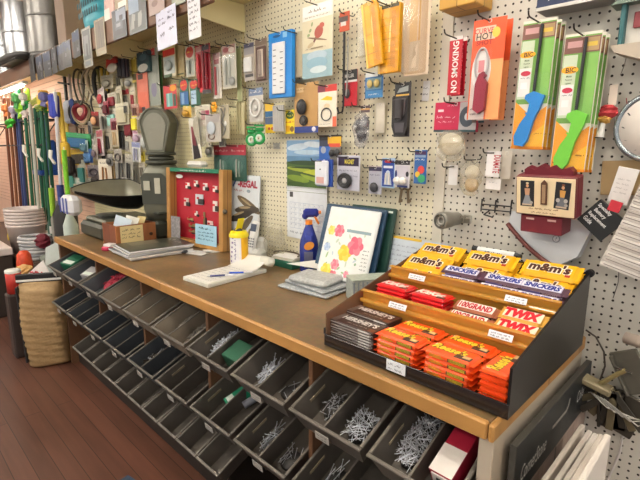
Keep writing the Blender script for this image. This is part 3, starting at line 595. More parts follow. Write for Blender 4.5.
cards = [(.25, .82, .07, .05, 'E8E2DA'), (.43, .86, .06, .05, 'EDE8E2'), (.62, .82, .07, .06, 'E8E4E0'), (.82, .8, .07, .05, 'E6D8D2'), (.22, .56, .08, .07, 'D9C9C0'), (.5, .62, .13, .09, 'C9D2D8'), (.82, .54, .07, .09, 'DDD2CC'), (.43, .4, .05, .04, 'E8E0DA'), (.72, .25, .09, .07, 'E4C8C4'), (.35, .2, .13, .03, '8C7A50'), (.35, .11, .13, .02, '8C7A50'), (.6, .33, .03, .12, '7A6A44'), (.3, .3, .1, .02, '9A8A58')]
for u, v, w_, h_, cc in cards:
    q = MB(); x = -rw_/2+.04+u*(rw_-.08); z = .04+v*(rh-.075); q.box((x, .013, z), (w_*.55, .004, h_*.7), M(cc, .5)); q.box((x+.02, .009, z-.012), (w_*.4, .008, h_*.35), M('3F3A38', .4, .5), .002); q.box((x-.01, .01, z+.008), (.018, .004, .012), M('C8242E', .5)); q.part('carded_item', rc)
q = MB(); q.box((-rw_/2+.09, -.034, .1), (.09, .003, .14), M('8E8C8E', .5, 0, .8, 60)); q.part('photo_card', rc, 'mottled black and white card')
q = MB(); q.box((.12, -.038, .085), (.19, .003, .12), M('A9D4EA', .5)); X = Tr(0, -.040, 0) @ FRONT
q.scribble(.06, .118, .17, .014, M('20405C', .5), X, .0014, 5); 
for k in range(3): q.scribble(.05, .095-k*.02, .195, .01, M('2F5070', .5), X, .0008, 50+k)
q.part('notice_card', rc, 'pale blue notice card')
q = MB(); q.disc(-rw_/2+.09, rh-.052, .035, .012, WHITE, Tr(0, -.002, 0) @ FRONT); q.part('sticker', rc, 'white oval sticker')
q = MB(); q.box((0, 0, .02), (.17, .06, .035), M('E6E4DE', .4), .015); q.solo('plastic_pouch', 'crumpled white pouch lying on top of the red display case', 'pouch', (rcx+.0, -.14, Z0+rh+.006), (0, 0, 0))
# black panel and poster behind it
pl, pr_ = at(224, 210, -.05), at(252, 210, -.05); ph = at(240, 175, -.04).z-ZC
q = MB(); q.box((0, 0, ph/2-.01), (.16, .012, ph-.02), BLACK, .002); q.solo('black_board', 'narrow black board standing between the red display case and white poster', 'board', (pl.x-.015, -.07, Z0), (R(-4), 0, 0))
pw = pr_.x-pl.x; cx_ = (pl.x+pr_.x)/2
q = MB(); q.box((0, 0, ph/2), (pw, .006, ph), M('D3DAE0', .45), .001); X = Tr(0, -.0036, 0) @ FRONT; Y = Tr(0, -.0042, 0) @ FRONT
q.text('7', -pw*.34, ph*.895, .05, M('2A4C92', .5), Y, .045, .05, .3); q.text('-REGAL', pw*.1, ph*.89, .042, M('9E2A44', .5), Y, pw*.66, .05); q.scribble(-pw*.38, ph*.79, -pw*.02, .014, M('A8505A', .5), X, .0012, 5); q.disc(pw*.14, ph*.8, .018, .009, M('7C8C9A', .5), X)
ol = [('6A5C48', .15, .63, .36), ('4C453C', .1, .56, -.1), ('3B3834', -.1, .47, -.3), ('5F564A', .0, .33, -.7), ('46413A', .2, .2, -1.0), ('2E2C2C', -.2, .2, .2), ('54493A', .28, .12, -1.2)]
for cc, u, v, a in ol: q.disc(u*pw, v*ph, pw*.42, .024, M(cc, .5, 0, .4, 40), X, 16, -a); X = X @ Tr(0, 0, .0002); q.disc(u*pw-.02, v*ph+.012, pw*.2, .007, M('A89878', .5), X, 12, -a); X = X @ Tr(0, 0, .0002)
q.solo('knife_poster', 'white cardboard poster picturing dark folding knives leaning on the pegboard', 'poster', (cx_+.05, -.055, Z0), (R(-4), 0, 0))
# papers behind canister
for i, (px, py, w_, d_, a, lab) in enumerate(((198, 253, .13, .09, .3, 'small white paper slip lying beside the magazines'), (213, 251, .1, .1, -.3, 'white sheet on the worktop below the poster'))):
    p = atz(px, py, ZC); q = MB(); q.box((0, 0, .001), (w_, d_, .0015), PAPER); q.solo('paper_slip', lab, 'paper', (p.x, p.y, Z0), (0, 0, a), 'loose paper slips on the worktop')
p = atz(183, 252, ZC); q = MB(); q.box((0, 0, .009), (.07, .03, .018), M('55585E', .3, .5), .006); q.solo('lighter_tool', 'small grey metal tool beside the white paper slip', 'tool', (p.x+.02, p.y-.02, Z0), (0, 0, .6))
# wipes canister
wp = atz(236.5, 266, ZC); wh = at(236, 234, wp.y).z-ZC; wr = .046
wc = thing('wipes_canister', 'white and yellow wipes canister with a yellow flip lid', 'canister', (wp.x, wp.y+.02, Z0))
q = MB(); n = 32; YEL2 = M('F0B51E', .4); 
for k in range(n):
    a0, a1 = 6.28319*k/n, 6.28319*(k+1)/n; am = (a0+a1)/2
    m = YEL2 if -.35 < ((am+math.pi) % (2*math.pi)-math.pi) < 1.2 else M('ECEAEC', .4)
    vs = [(wr*math.cos(a), wr*math.sin(a), z) for a, z in ((a0, .004), (a1, .004), (a1, wh*.93), (a0, wh*.93))]; q.add(vs, [(0, 1, 2, 3)], m, True)
q.lathe([(0, 0), (wr-.003, 0), (wr, .004)], M('ECEAEC', .4), n); q.lathe([(wr, wh*.93), (.0, wh*.935)], M('ECEAEC', .4), n)
for k in range(6): 
    a = R(-95+k*4); X = Matrix.Rotation(a+R(90), 4, 'Z') @ Tr(0, -wr-.0006, 0) @ FRONT; q.rect(-.006, .025+k*.024, .006-.002*(k % 2), .034+k*.024, M('8C7AA8', .5), X)
X = Matrix.Rotation(R(-62)+R(90), 4, 'Z') @ Tr(0, -wr-.0008, 0) @ FRONT; q.scribble(.04, -.005, .14, .01, M('5C5490', .5), X @ Matrix.Rotation(R(90), 4, 'Z'), .001, 5); q.part('tub', wc)
q = MB(); q.lathe([(wr+.003, wh*.9), (wr+.004, wh*.97), (wr, wh), (wr-.006, wh+.012), (0, wh+.014)], M('F7E01C', .35), 28); q.part('lid', wc, 'yellow lid')
q = MB(); q.box((.012, 0, wh+.045), (.006, .04, .075), M('F7E01C', .35), .003, Matrix.Rotation(R(24), 4, 'Y')); q.part('flip_cap', wc, 'raised yellow flip cap')
q = MB(); q.sph((-.005, 0, wh+.014), (.022, .022, .014), M('4A463E', .6)); q.part('opening', wc)
# cordless phone
p = atz(263, 257, ZC); sp = thing('cordless_phone', 'white cordless phone standing in its charging cradle by the pegboard', 'phone', (p.x, p.y-.05, Z0), (0, 0, R(18)))
q = MB(); q.box((.005, .0, .03), (.105, .1, .06), M('DDDDDA', .4), .02); q.box((.02, .03, .07), (.07, .05, .09), M('D4D4D0', .4), .018); q.part('cradle', sp)
Xh = Tr(-.005, -.012, .115) @ Matrix.Rotation(R(-14), 4, 'X') @ Matrix.Rotation(R(4), 4, 'Y')
q = MB(); q.X = Xh; q.box((0, 0, 0), (.05, .028, .19), M('E4E4E2', .35), .011); h = q.part('handset', sp)
q = MB(); q.X = Xh; q.box((0, -.0146, .055), (.036, .002, .04), M('4C5468', .25), .001); q.part('screen', h)
for r0 in range(4):
    for c0 in range(3): q = MB(); q.X = Xh; q.box((-.013+.013*c0, -.0146, -.005-.014*r0), (.009, .003, .008), M('8A8C92', .5), .001); q.part('button', h)
q = MB(); q.X = Xh; q.cyl((.016, .0, .09), (.016, .0, .112), .007, M('D4D4D2', .4)); q.part('antenna', h)
# clear bag by the wall
q = MB(); g_ = random.Random(5); p = at(275, 240, -.06); q.crumple((0, 0, 0), (.09, .04, .1), BAG, 4); q.solo('plastic_bag', 'crumpled clear plastic bag slumped on the worktop behind the phone', 'bag', (p.x, -.06, ZC+.102))
# small book pile right of phone
p = at(290, 250, -.06)
for i, (cc, hh, w_, lab) in enumerate((('1E5A48', .035, .17, 'dark green boxed booklet against the pegboard beside the spray bottle'), ('C9C6BA', .012, .15, 'cream booklet on top of the dark green one'), ('ECEAE6', .006, .14, 'white folded paper topping the booklets by the spray bottle'))):
    q = MB(); q.box((0, 0, hh/2), (w_, .1, hh), M(cc, .5), .002); q.solo('booklet', lab, 'booklet', (p.x, -.075+.006*i, Z0+[0, .0355, .048][i]), (0, 0, .08*i), 'booklets by the spray bottle')
q = MB(); q.tube([(.085*math.cos(t*.3), .045*math.sin(t*.3), .0) for t in range(14)], .004, M('4C3A2C', .5), 6); q.solo('leather_strap', 'dark brown curved strap lying over the booklets by the pegboard', 'strap', (p.x-.01, -.075, Z0+.06))
p = atz(283, 262, ZC); q = MB(); q.box((0, 0, .004), (.14, .1, .006), M('B4C4CC', .3, 0, .3, 40), .001); q.box((.01, .01, .009), (.1, .06, .004), M('5C8CA8', .3, 0, .4, 40), .001); q.solo('blister_card', 'small blue and grey blister card flat on the worktop beside booklets', 'package', (p.x, p.y-.01, Z0), (0, 0, .5))
# notepad pile
nA = (atz(190, 281, ZC)+atz(255, 271, ZC))/2; nA = V(((-1.34-1.17-1.28-1.45)/4, -.415, 0))
npd = thing('notepad', 'white paper notepad with curled pages lying on the worktop', 'notepad', (nA.x, nA.y, Z0), (0, 0, R(4)))
q = MB(); q.box((0, 0, .009), (.19, .34, .018), M('D8D8D0', .6), .002); q.part('pad', npd)
q = MB(); q.box((.0, -.01, .0195), (.17, .3, .002), PAPER)
for k in range(9): q.scribble(-.07, -.14+.03*k, .07, .009, M('8C9098', .6), Tr(0, 0, .0208), .0006, k)
q.part('page', npd)
q = MB(); vs = []; 
for i in range(9):
    u = i/8; vs += [(-.09, .08+.12*u, .021+.035*u*u), (.09, .08+.11*u, .021+.05*u*u)]
q.add(vs+[(x, y, z+.0015) for x, y, z in vs], [(2*i+o, 2*i+1+o, 2*i+3+o, 2*i+2+o) for i in range(8) for o in (0, 18)], PAPER, True); q.part('curled_page', npd)
q = MB(); q.box((0.05, .19, .03), (.1, .05, .05), M('DAD8CC', .6), .02, Matrix.Rotation(.5, 4, 'X')); q.solo('folded_receipt', 'folded cream receipt roll resting at the back of the notepad', 'paper', (nA.x+.02, nA.y+.0, Z0+.022))
for i, (px, py, cc, lab, a) in enumerate(((236, 272, '2450C8', 'blue pen lying on the notepad near its middle', .9), (217, 275, '3A3F78', 'dark navy pen lying on the notepad near its front edge', 1.0))):
    p = atz(px, py, ZC+.03); q = MB(); q.cyl((-.03, 0, 0), (.035, 0, 0), .0045, M(cc, .3), n=8); q.cyl((.035, 0, 0), (.075, 0, 0), .0045, M('E6E6EA', .3), n=8); q.cyl((-.03, 0, 0), (-.045, 0, 0), .0045, M('B9B9BC', .3), .001, 8); q.solo('pen', lab, 'pen', (p.x, p.y, Z0+.0265), (0, 0, a), 'pens on the notepad')
# blue spray bottle
by = -.075; bt = at(309, 266, by); k_ = (at(309, 207, by).z-ZC)
spb = thing('spray_bottle', 'blue spray bottle with an orange trigger standing before the wall calendar', 'bottle', (bt.x, by, Z0), (0, 0, R(40)))
BL = M('26348C', .25, 0, .08, 20, 0, .4); ORN = M('E8862A', .4)
q = MB(); q.lathe([(0, 0), (.9, 0), (1, .02), (1, .42), (.9, .5), (.62, .62), (.42, .7), (.38, .74), (0, .74)], BL, 22, Matrix.Diagonal((.046, .032, k_, 1))); q.part('body', spb)
q = MB(); q.cyl((0, 0, k_*.735), (0, 0, k_*.8), .017, ORN, n=16); q.part('collar', spb, 'orange collar')
q = MB(); q.box((.01, 0, k_*.91), (.075, .03, k_*.13), M('222C86', .3), .011); q.box((-.018, 0, k_*.86), (.03, .03, k_*.1), M('222C86', .3), .01); q.part('spray_head', spb)
q = MB(); q.box((.036, 0, k_*.81), (.01, .018, k_*.16), ORN, .004, Matrix.Rotation(R(-28), 4, 'Y')); q.part('trigger', spb, 'orange trigger')
q = MB(); q.cyl((.046, 0, k_*.92), (.058, 0, k_*.92), .008, ORN, n=10); q.part('nozzle', spb)
q = MB(); q.disc(.004, k_*.42, .026, k_*.06, M('D98B30', .4), Tr(0, -.034, 0) @ FRONT, 16, .5); q.rect(-.02, k_*.08, .022, k_*.33, M('5A5C78', .4, 0, .3, 50), Tr(0, -.0345, 0) @ FRONT); q.rect(-.014, k_*.5, .014, k_*.58, M('3A48A8', .4), Tr(0, -.033, 0) @ FRONT); q.part('label', spb, 'printed label with an orange swoosh')
# flowered notebook and binders leaning on the wall
def leaning(name, lab, cat, quadpx, ytop, ybot, t, m, extra=None):
    (ax, ay), (bx_, by_), (cx2, cy2) = quadpx   # top left, top right, bottom-left (photo points)
    A = at(ax, ay, ytop); B_ = at(bx_, by_, ytop); C_ = at(cx2, cy2, ybot)
    w_ = (B_-A).length; h_ = (A-C_).length; lean = math.atan2(ytop-ybot, A.z-C_.z); roll = math.atan2(B_.z-A.z, B_.x-A.x)
    q = MB(); q.box((w_/2, t/2, -h_/2), (w_, t, h_), m, min(.004, t*.3))
    if extra: extra(q, w_, h_)
    return q.solo(name, lab, cat, A, (-lean, -roll*.0, 0))
def fl_print(q, w, h):
    X = Tr(0, -.0006, 0) @ FRONT; q.rect(.012, -h*.98, w-.01, -.008, M('EEF0EE', .5), X); Y = Tr(0, -.001, 0) @ FRONT; g = random.Random(3)
    def rose(u, v, r, c1, c2, X):
        for i in range(6): a = i*1.05; q.disc(u*w+r*.55*math.cos(a), -v*h+r*.55*math.sin(a), r*.6, r*.5, M(c1 if i % 2 else c2, .5), X @ Tr(0, 0, i*.00004), 12, a)
        q.disc(u*w, -v*h, r*.45, r*.4, M(c2, .5), X @ Tr(0, 0, .0004), 12)
    for i in range(34): q.disc(g.uniform(.08, .85)*w, -g.uniform(.3, .95)*h, g.uniform(.006, .016), g.uniform(.003, .006), M(g.choice(['B9CBB0', 'A8C49A', 'C8D6C4', 'D2DCC0', '93B394', 'C4D2DC']), .5), Y @ Tr(0, 0, i*.00001), 8, g.uniform(0, 3))
    Y = Y @ Tr(0, 0, .0005)
    for u, v, r, a_, b_ in ((.3, .33, .026, 'E88C9C', 'DC6A80'), (.68, .5, .038, 'E57F8E', 'D9607A'), (.5, .62, .034, 'F0DC5C', 'E8CC3C'), (.36, .8, .022, 'EBA0AC', 'E07C90'), (.2, .9, .028, 'F2E070', 'E8D24A'), (.36, .96, .022, 'E68898', 'D86A82'), (.14, .34, .02, 'F2E68A', 'ECDA60'), (.12, .58, .018, 'C4D4EA', 'A8BEDC'), (.62, .9, .014, 'E8A0AE', 'DC8094')): rose(u, v, r, a_, b_, Y)
    for k in range(6): q.scribble(w*.84, -h*(.55+.05*k), w*.96, .006, INKB, Y, .0005, k)
    q.rect(w*.45, -h*.33, w*.92, -h*.29, M('8FA8B0', .5), Y)
leaning('display_binder', 'dark green binder leaning on the pegboard behind the blue folder', 'binder', ((352, 204), (396, 211), (345, 275)), -.03, -.1, .018, M('1F4038', .35, 0, .1), lambda q, w, h: q.rect(.01, -.02, w-.012, -.012, M('DDE2DA', .5), Tr(0, -.0006, 0) @ FRONT))
leaning('folder', 'dark blue folder leaning behind the flowered notebook', 'folder', ((327, 203), (387, 212), (311, 272)), -.055, -.15, .016, M('22405C', .35, 0, .1))
leaning('notebook', 'white notebook with pink and yellow printed flowers leaning on the folder', 'notebook', ((331, 206), (381, 214), (315, 274)), -.075, -.175, .012, M('E6EAEA', .5), fl_print)
# folded tissue bundle
FO = M('A9AEB2', .4, 0, .75, 130); FO2 = M('B9BCBC', .45, 0, .5, 90)
def sheetpile(): pass
p = V((-.885, -.245, 0))
for i, (dx, dy, w_, d_, h_, a, m, lab) in enumerate(((-.0, 0, .27, .2, .012, .1, FO, 'lowest grey patterned tissue sheet bundle in front of the flowered notebook'), (.0, .015, .25, .18, .014, -.06, FO, 'middle grey patterned tissue bundle in front of the flowered notebook'), (-.0, .0, .2, .15, .03, .15, FO2, 'top grey patterned tissue bundle in front of the flowered notebook'))):
    q = MB(); q.box((0, 0, h_/2), (w_, d_, h_), m, h_*.4); q.solo('tissue_bundle', lab, 'wrapping paper', (p.x+dx, p.y+dy, Z0+[0, .0125, .027][i]), (0, 0, a), 'folded tissue bundles')
q = MB(); q.prism([(-.13, 0), (.1, -.01), (.05, .11)], .002, PAPER, Matrix.Rotation(R(-78), 4, 'X')); q.solo('paper_sheet', 'white paper corner sticking out under the flowered notebook', 'paper', (p.x-.1, p.y+.07, Z0+.062), (0, 0, .3))
A = [at(339, 267, -.26), at(380, 263, -.12), at(381, 278, -.2), at(342, 296, -.3)]
q = MB(); q.box((0, 0, .045), (.17, .085, .09), M('9FA6A2', .45, 0, .55, 120), .006); q.box((0, 0, .0915), (.172, .087, .003), M('B4BEB0', .45, 0, .3, 90), .001)
for k in range(9): q.rect(-.08+.018*k, .004, -.074+.018*k, .084, M('7C8894', .5), Tr(0, -.0431, 0) @ FRONT)
q.solo('gift_box', 'grey striped gift wrapped box between the notebook and candy display', 'box', (-.63, -.2, Z0), (0, 0, R(58)), None)
# envelopes and papers leaning behind the display
q = MB(); q.box((0, 0, .1), (.27, .003, .2), M('C4CEDA', .5)); X = Tr(0, -.0021, 0) @ FRONT
for k in range(7): q.scribble(-.12, .04+.02*k, .1, .008, M('8A94A8', .6), X, .0006, 70+k)
q.rect(-.13, .19, .02, .2, M('E0B83A', .5), X); p = at(420, 240, -.05); q.solo('order_sheet', 'pale blue printed order sheet leaning on the pegboard behind the display', 'paper', (p.x-.02, -.075, ZC+.04), (R(-12), 0, 0))
q = MB(); q.box((0, 0, .11), (.03, .02, .22), M('E8B020', .4), .003); p = at(457, 240, -.05); q.solo('glue_stick', 'yellow stick standing behind the candy display', 'glue', (p.x, -.03, ZC+.0008))
q = MB(); q.cyl((0, 0, 0), (.13, 0, 0), .011, M('E8ECEE', .35), n=14); q.cyl((.13, 0, 0), (.15, 0, 0), .011, M('22262A', .4), .008, 14); q.cyl((0, 0, 0), (-.02, 0, 0), .011, M('22262A', .4), n=14)
q.scribble(.03, -.003, .09, .006, M('2A3A5A', .5), Tr(0, -.0116, 0) @ FRONT, .0006, 5); p = at(480, 245, -.1); q.solo('marker', 'white marker with a black cap lying on the display back edge', 'marker', (p.x-.01, -.088, 1.1665), (0, 0, R(-4)))
# ------------------------------------------------------------------ goods hanging on the pegboard
def hook(x, z, y, lab):
    q = MB(); m = DSTEEL; L = -y+.012
    q.tube([(0, -.001, .012), (0, -.006, .004), (0, -.014, 0), (0, -L*.6, -.001), (0, -L+.006, 0), (0, -L-.002, .004), (0, -L-.006, .014)], .0023, m, 6)
    return q.solo('peg_hook', lab, 'hook', (x, 0, z), (0, 0, 0), 'steel peg hooks on the pegboard')
def tocol(c): return M(c, .38, 0, .08, 40) if isinstance(c, str) else c
def pk(name, label, cat, px, py, w, h, y, spec, base='EDEAE0', t=.003, n=1, gap=.022, group=None, hk=None, roll=0, yaw=0, nlab=('front', 'second', 'rearmost')):
    x0, x1, c = at(px-w/2, py, y).x, at(px+w/2, py, y).x, at(px, py, y)
    W, H = x1-x0, at(px, py-h/2, y).z-at(px, py+h/2, y).z
    loc = V((c.x, y+t, c.z)); root = thing(name, label.replace('{}', nlab[0]), cat, loc, (0, R(roll), R(yaw)), group)
    U = lambda u: (u-.5)*W
    Vv = lambda v: (v-.5)*H
    q = MB(); lay = 0
    if base is not None: q.box((0, -t/2, 0), (W, t, H), tocol(base), min(.0012, t*.3))
    X0 = Tr(0, -t-.0003, 0) @ FRONT; rest = []
    for s in spec:
        k = s[0]; X = X0 @ Tr(0, 0, lay*.00012)
        if k == 'r': q.rect(U(s[1]), Vv(s[2]), U(s[3]), Vv(s[4]), tocol(s[5]), X); lay += 1
        elif k == 'e': q.disc(U(s[1]), Vv(s[2]), s[3]*W, s[4]*H, tocol(s[5]), X, 18, R(s[6]) if len(s) > 6 else 0); lay += 1
        elif k == 'P': q.add([(U(u), Vv(v), 0) for u, v in s[1]], [tuple(range(len(s[1])))], tocol(s[2]), False, X); lay += 1
        elif k == 't':
            rot = R(s[6]) if len(s) > 6 else 0; wu = s[7] if len(s) > 7 else None
            q.text(s[1], U(s[2]), Vv(s[3]), s[4]*H, tocol(s[5]), X, None if wu is None else wu, .02, 0, rot); lay += 1
        elif k == 'w': q.scribble(U(s[1]), Vv(s[2]), U(s[3]), s[4]*H, tocol(s[5]), X, max(.0004, s[4]*H*.09), int(px*7+lay)); lay += 1
        else: rest.append(s)
    prints = q.part('card', root)
    for s in rest:
        k = s[0]; q = MB()
        if k == 'B': u0, v0, u1, v1, d = s[2:7]; q.box((U((u0+u1)/2), -t-d/2-.0008, Vv((v0+v1)/2)), ((u1-u0)*W, d, (v1-v0)*H), tocol(s[7]), min(d*.3, (s[8] if len(s) > 8 else .004)))
        elif k == 'S': u, v, ru, rv, d = s[2:7]; q.sph((U(u), -t-d, Vv(v)), (ru*W, d, rv*H), tocol(s[7]), 14, 8)
        elif k == 'O':
            u, v, ru, rv, d = s[2:7]; q.tube([(U(u)+ru*W*math.cos(a*.349), -t-d-.0008, Vv(v)+rv*H*math.sin(a*.349)) for a in range(18)], d, tocol(s[7]), 6, True)
        elif k == 'C': u0, v0, u1, v1, r = s[2:7]; q.cyl((U(u0), -t-r-.001, Vv(v0)), (U(u1), -t-r-.001, Vv(v1)), r, tocol(s[7]), n=8)
        elif k == 'Q': q.prism([(U(u), Vv(v)) for u, v in s[2]], s[3], tocol(s[4]), Tr(0, -t-s[3]-.0008, 0))
        elif k == 'T': q.tube([(U(u), -t-s[3]-.001, Vv(v)) for u, v in s[2]], s[3], tocol(s[4]), 6)
        elif k == 'K':
            u0, v0, u1, v1, d = s[1:6]; q.box((U((u0+u1)/2), -t-d/2-.001, Vv((v0+v1)/2)), ((u1-u0)*W, d, (v1-v0)*H), s[6] if len(s) > 6 else CLEAR, min(.006, d*.35)); q.part('blister', root, 'clear plastic blister'); continue
        elif k == 'G':   # crumpled bag body
            u0, v0, u1, v1, d = s[1:6]; q.crumple((U((u0+u1)/2), -t-d, Vv((v0+v1)/2)), (abs(u1-u0)*W/2, d, abs(v1-v0)*H/2), s[6] if len(s) > 6 else BAG, int(px)); q.part('bag', root, 'crumpled clear bag'); continue
        q.part(s[1], root)
    if hk or base is not None:
        q = MB(); q.tube([(.0055*math.cos(a*.628), -t-.0006, H/2-.0065+.0055*math.sin(a*.628)) for a in range(10)], .001, WHITE, 4, True); q.part('hang_tab', root)
    for i in range(1, n): dup(root, (loc.x+.002*i, min(loc.y+gap*i, -.004), loc.z-.001*i), label.replace('{}', nlab[i] if i < n-1 or n > 2 else nlab[-1]))
    if hk: hook(c.x, min(c.z+H/2-.006, 3), y-.065, 'steel peg hook holding '+hk)
    return root
Wt, Rd, Bk, Bu, Yl, Gn = 'EDEBE6', 'C41E2C', '1C1B1E', '1E5CA8', 'F2C21E', '1E7A48'
# --- lighters
def lighter(col_):
    return [('r', .02, .36, .98, .98, '6FA347'), ('r', .0, .0, 1, .02, 'E88A1A'), ('P', [(.02, .02), (.98, .02), (.98, .34), (.55, .26), (.02, .38)], 'F09A1E'), ('P', [(.1, .02), (.98, .02), (.98, .2), (.5, .1)], 'F4B42C'),
     ('r', .02, .86, .98, .97, '7A5248'), ('r', .1, .9, .5, .945, 'C99A98'), ('r', .55, .87, .95, .96, 'A88A62'), ('r', .62, .9, .9, .93, 'D8B84C'), ('r', .04, .4, .42, .85, 'C9D6BC'), ('r', .04, .42, .4, .64, 'E9E8E6'),
     ('e', .24, .745, .24, .026, 'F0A91E'), ('t', 'BIC', .27, .745, .036, Bk), ('t', 'Multi', .24, .7, .014, '3F5E33'), ('t', 'Purpose', .24, .675, .014, '3F5E33'), ('t', 'Lighter', .24, .65, .014, '3F5E33'),
     ('e', .24, .6, .15, .02, 'C02A48'), ('w', .1, .56, .4, .012, '6A6A6E'), ('r', .12, .48, .32, .53, 'F4F4F4'), ('P', [(.72, .36), (.98, .36), (.98, .85), (.72, .85)], '82B85A'), ('w', .7, .12, .95, .014, '7A3A10'), ('w', .06, .06, .3, .014, '7A3A10'),
     ('C', 'lighter_barrel', .6, .96, .56, .4, .0045, '26262A'), ('Q', 'lighter_handle', [(.16, .03), (.42, .02), (.54, .06), (.66, .22), (.84, .34), (.92, .42), (.6, .455), (.36, .43), (.34, .4), (.5, .36), (.46, .28), (.26, .2), (.12, .1)], .014, col_), ('T', 'trigger', [(.38, .29), (.46, .27), (.52, .32)], .003, col_),
     ('K', .02, .01, .98, .6, .018)]
pk('lighter_pack', 'green and orange carded utility lighter with a blue handle, {} pack on its hook', 'lighter', 533, 86, 33, 128, -.12, lighter('1F7FCC'), 'E9E4D4', .003, 3, .03, 'carded utility lighters', 'the blue utility lighters', roll=1.2)
pk('lighter_pack', 'green and orange carded utility lighter with a bright green handle, {} pack on its hook', 'lighter', 575, 104, 36, 138, -.11, lighter('6CC43A'), 'E9E4D4', .003, 3, .03, 'carded utility lighters', 'the green utility lighters', roll=1)
pk('torch_lighter_pack', 'orange carded torch lighter with a dark red handle, {} pack on its hook', 'lighter', 486, 70, 32, 100, -.11,
   [('r', .0, .45, 1, 1, 'E8582E'), ('r', .05, .0, .55, .5, 'D9C9C4'), ('P', [(.6, 0), (1, 0), (1, .6), (.6, .6)], 'F2A66A'), ('e', .35, .5, .3, .2, 'E9E4E2'), ('r', .08, .8, .7, .93, 'EBC9B4'), ('t', 'CURVE', .35, .89, .05, 'C22A30'), ('t', 'HOT', .38, .835, .065, Bk), ('t', 'SHOT', .38, .775, .05, 'B02028'), ('e', .72, .86, .12, .05, 'F2D058'), ('r', .26, .48, .44, .6, 'D88C92'), ('w', .1, .1, .5, .02, '5A4A4A'), ('w', .1, .05, .5, .02, '5A4A4A'),
    ('O', 'lighter_neck', .36, .56, .2, .16, .0035, 'B9B6B8'), ('Q', 'lighter_handle', [(.24, .1), (.42, .06), (.6, .1), (.62, .36), (.5, .42), (.56, .44), (.5, .48), (.36, .46), (.26, .36)], .016, '8C1A34'), ('K', .08, .02, .7, .72, .02)], 'E2652F', .003, 2, .04, 'torch lighters', 'the orange torch lighters', roll=1)
pk('no_smoking_sign', 'red no smoking sign lettered sideways in white, {} sign on its hook', 'sign', 455, 66, 13, 58, -.09, [('r', .0, .0, 1, 1, 'B5182C'), ('r', .0, .94, 1, 1, 'EDE6E2'), ('t', 'NO SMOKING', .5, .48, .118, 'F2EEEC', 90, .165)], 'B5182C', .002, 2, .025, 'no smoking signs', 'the red no smoking signs')
q = MB(); p = at(462, 5, -.09); q.box((0, 0, .03), (.13, .12, .06), plankmat('yellow_pine', 'C99A45', 'B88A38', .1, 2, '7A5A22', .45), .003); q.solo('wooden_shelf_sign', 'yellow pine wooden block jutting from the pegboard above the no smoking signs', 'wood block', (p.x, -.065, p.z-.012))
# boxed flag
f0, f1 = at(536, 12, -.1), at(612, -2, -.1)
fb = thing('boxed_flag', 'boxed folded flag in navy and white stars above the utility lighters', 'flag', ((f0.x+f1.x)/2, -.1, f0.z))
fw = f1.x-f0.x
q = MB(); q.box((0, .04, .1), (fw, .08, .2), M('8E8C8C', .5), .002); q.part('box', fb)
q = MB(); q.box((0, -.0015, .1), (fw*.985, .002, .195), M('1E2C50', .5)); X = Tr(0, -.003, 0) @ FRONT
for i in range(4):
    for j in range(2): q.add([(-fw*.5+.045+.06*i+.03*(j % 2)+(.022 if k % 2 == 0 else .009)*math.cos(R(90+36*k)), .04+.055*j+(.022 if k % 2 == 0 else .009)*math.sin(R(90+36*k)), 0) for k in range(10)], [tuple(range(10))], WHITE, False, X)
q.part('front_panel', fb, 'navy panel with white stars'); q = MB(); q.box((0, -.0035, .004), (fw, .003, .009), M('B9B6B2', .3, .6)); q.part('edge_strip', fb, 'grey edge strip')
# --- clear clamshells
pk('plastic_clamshell', 'tall clear clamshell with a yellow insert hanging above the white price tag', 'package', 417, 34, 25, 84, -.07, [('r', .1, .46, .66, 1, 'E8DCC0'), ('P', [(.2, .4), (.5, .4), (.52, 1), (.2, 1)], 'E9C98A'), ('r', .56, .42, .62, 1, 'D8A93C'), ('r', .24, .06, .62, .42, 'D8D2C6'), ('P', [(.3, .1), (.42, .3), (.56, .4), (.5, .1)], 'F4F1EA'), ('P', [(.34, .2), (.5, .26), (.4, .38)], 'C4BCAE'), ('K', .06, .02, .94, 1, .03, clear('F6F0E8', .07, white=.05))], 'DCCDBA', .003, hk='the tall clear clamshell')
def yel(): return [('r', 0, 0, 1, 1, 'DDA812'), ('P', [(.2, .05), (.45, .0), (.5, .95), (.2, .95)], 'EBC444'), ('P', [(.6, .1), (.85, .05), (.8, .9), (.6, .9)], 'C88E0C'), ('r', .1, .2, .8, .215, 'B88410'), ('r', .1, .5, .8, .51, 'B88410'), ('P', [(0, 0), (.08, 0), (.12, 1), (.02, 1)], 'FBEBAA'), ('P', [(.5, .3), (.56, .3), (.6, .8), (.52, .7)], 'FBEBB4'), ('K', .0, .0, 1, 1, .006, clear('FFF6D8', .05, crumple=.3))]  # pale slivers are highlights painted onto the plastic wrap
pk('yellow_tool_pack', 'long yellow shrink wrapped pack hanging tilted, left one of two', 'package', 372, 34, 16, 66, -.12, yel(), 'DDA812', .01, hk='the tilted yellow pack', roll=-9, group='long yellow packs')
pk('yellow_tool_pack', 'long yellow shrink wrapped pack with a black header, right one of two', 'package', 389, 39, 20, 68, -.1, yel()+[('r', .1, .95, .95, 1, Bk)]+[('r', .1, .1+.1*k, .9, .105+.1*k, 'A87A10') for k in range(8)], 'D8A210', .02, 1, hk='the yellow pack with black header', group='long yellow packs')
pk('hardware_bag', 'narrow clear bag of white fittings behind the tilted yellow pack', 'bag', 364, 33, 9, 50, -.05, [('r', .1, .3, .8, .9, 'E4E0D4'), ('e', .5, .3, .3, .1, 'B9B4AA'), ('e', .45, .55, .25, .08, 'C9C4BA'), ('K', 0, 0, 1, 1, .02, BAG)], 'D8D2C6', .002)
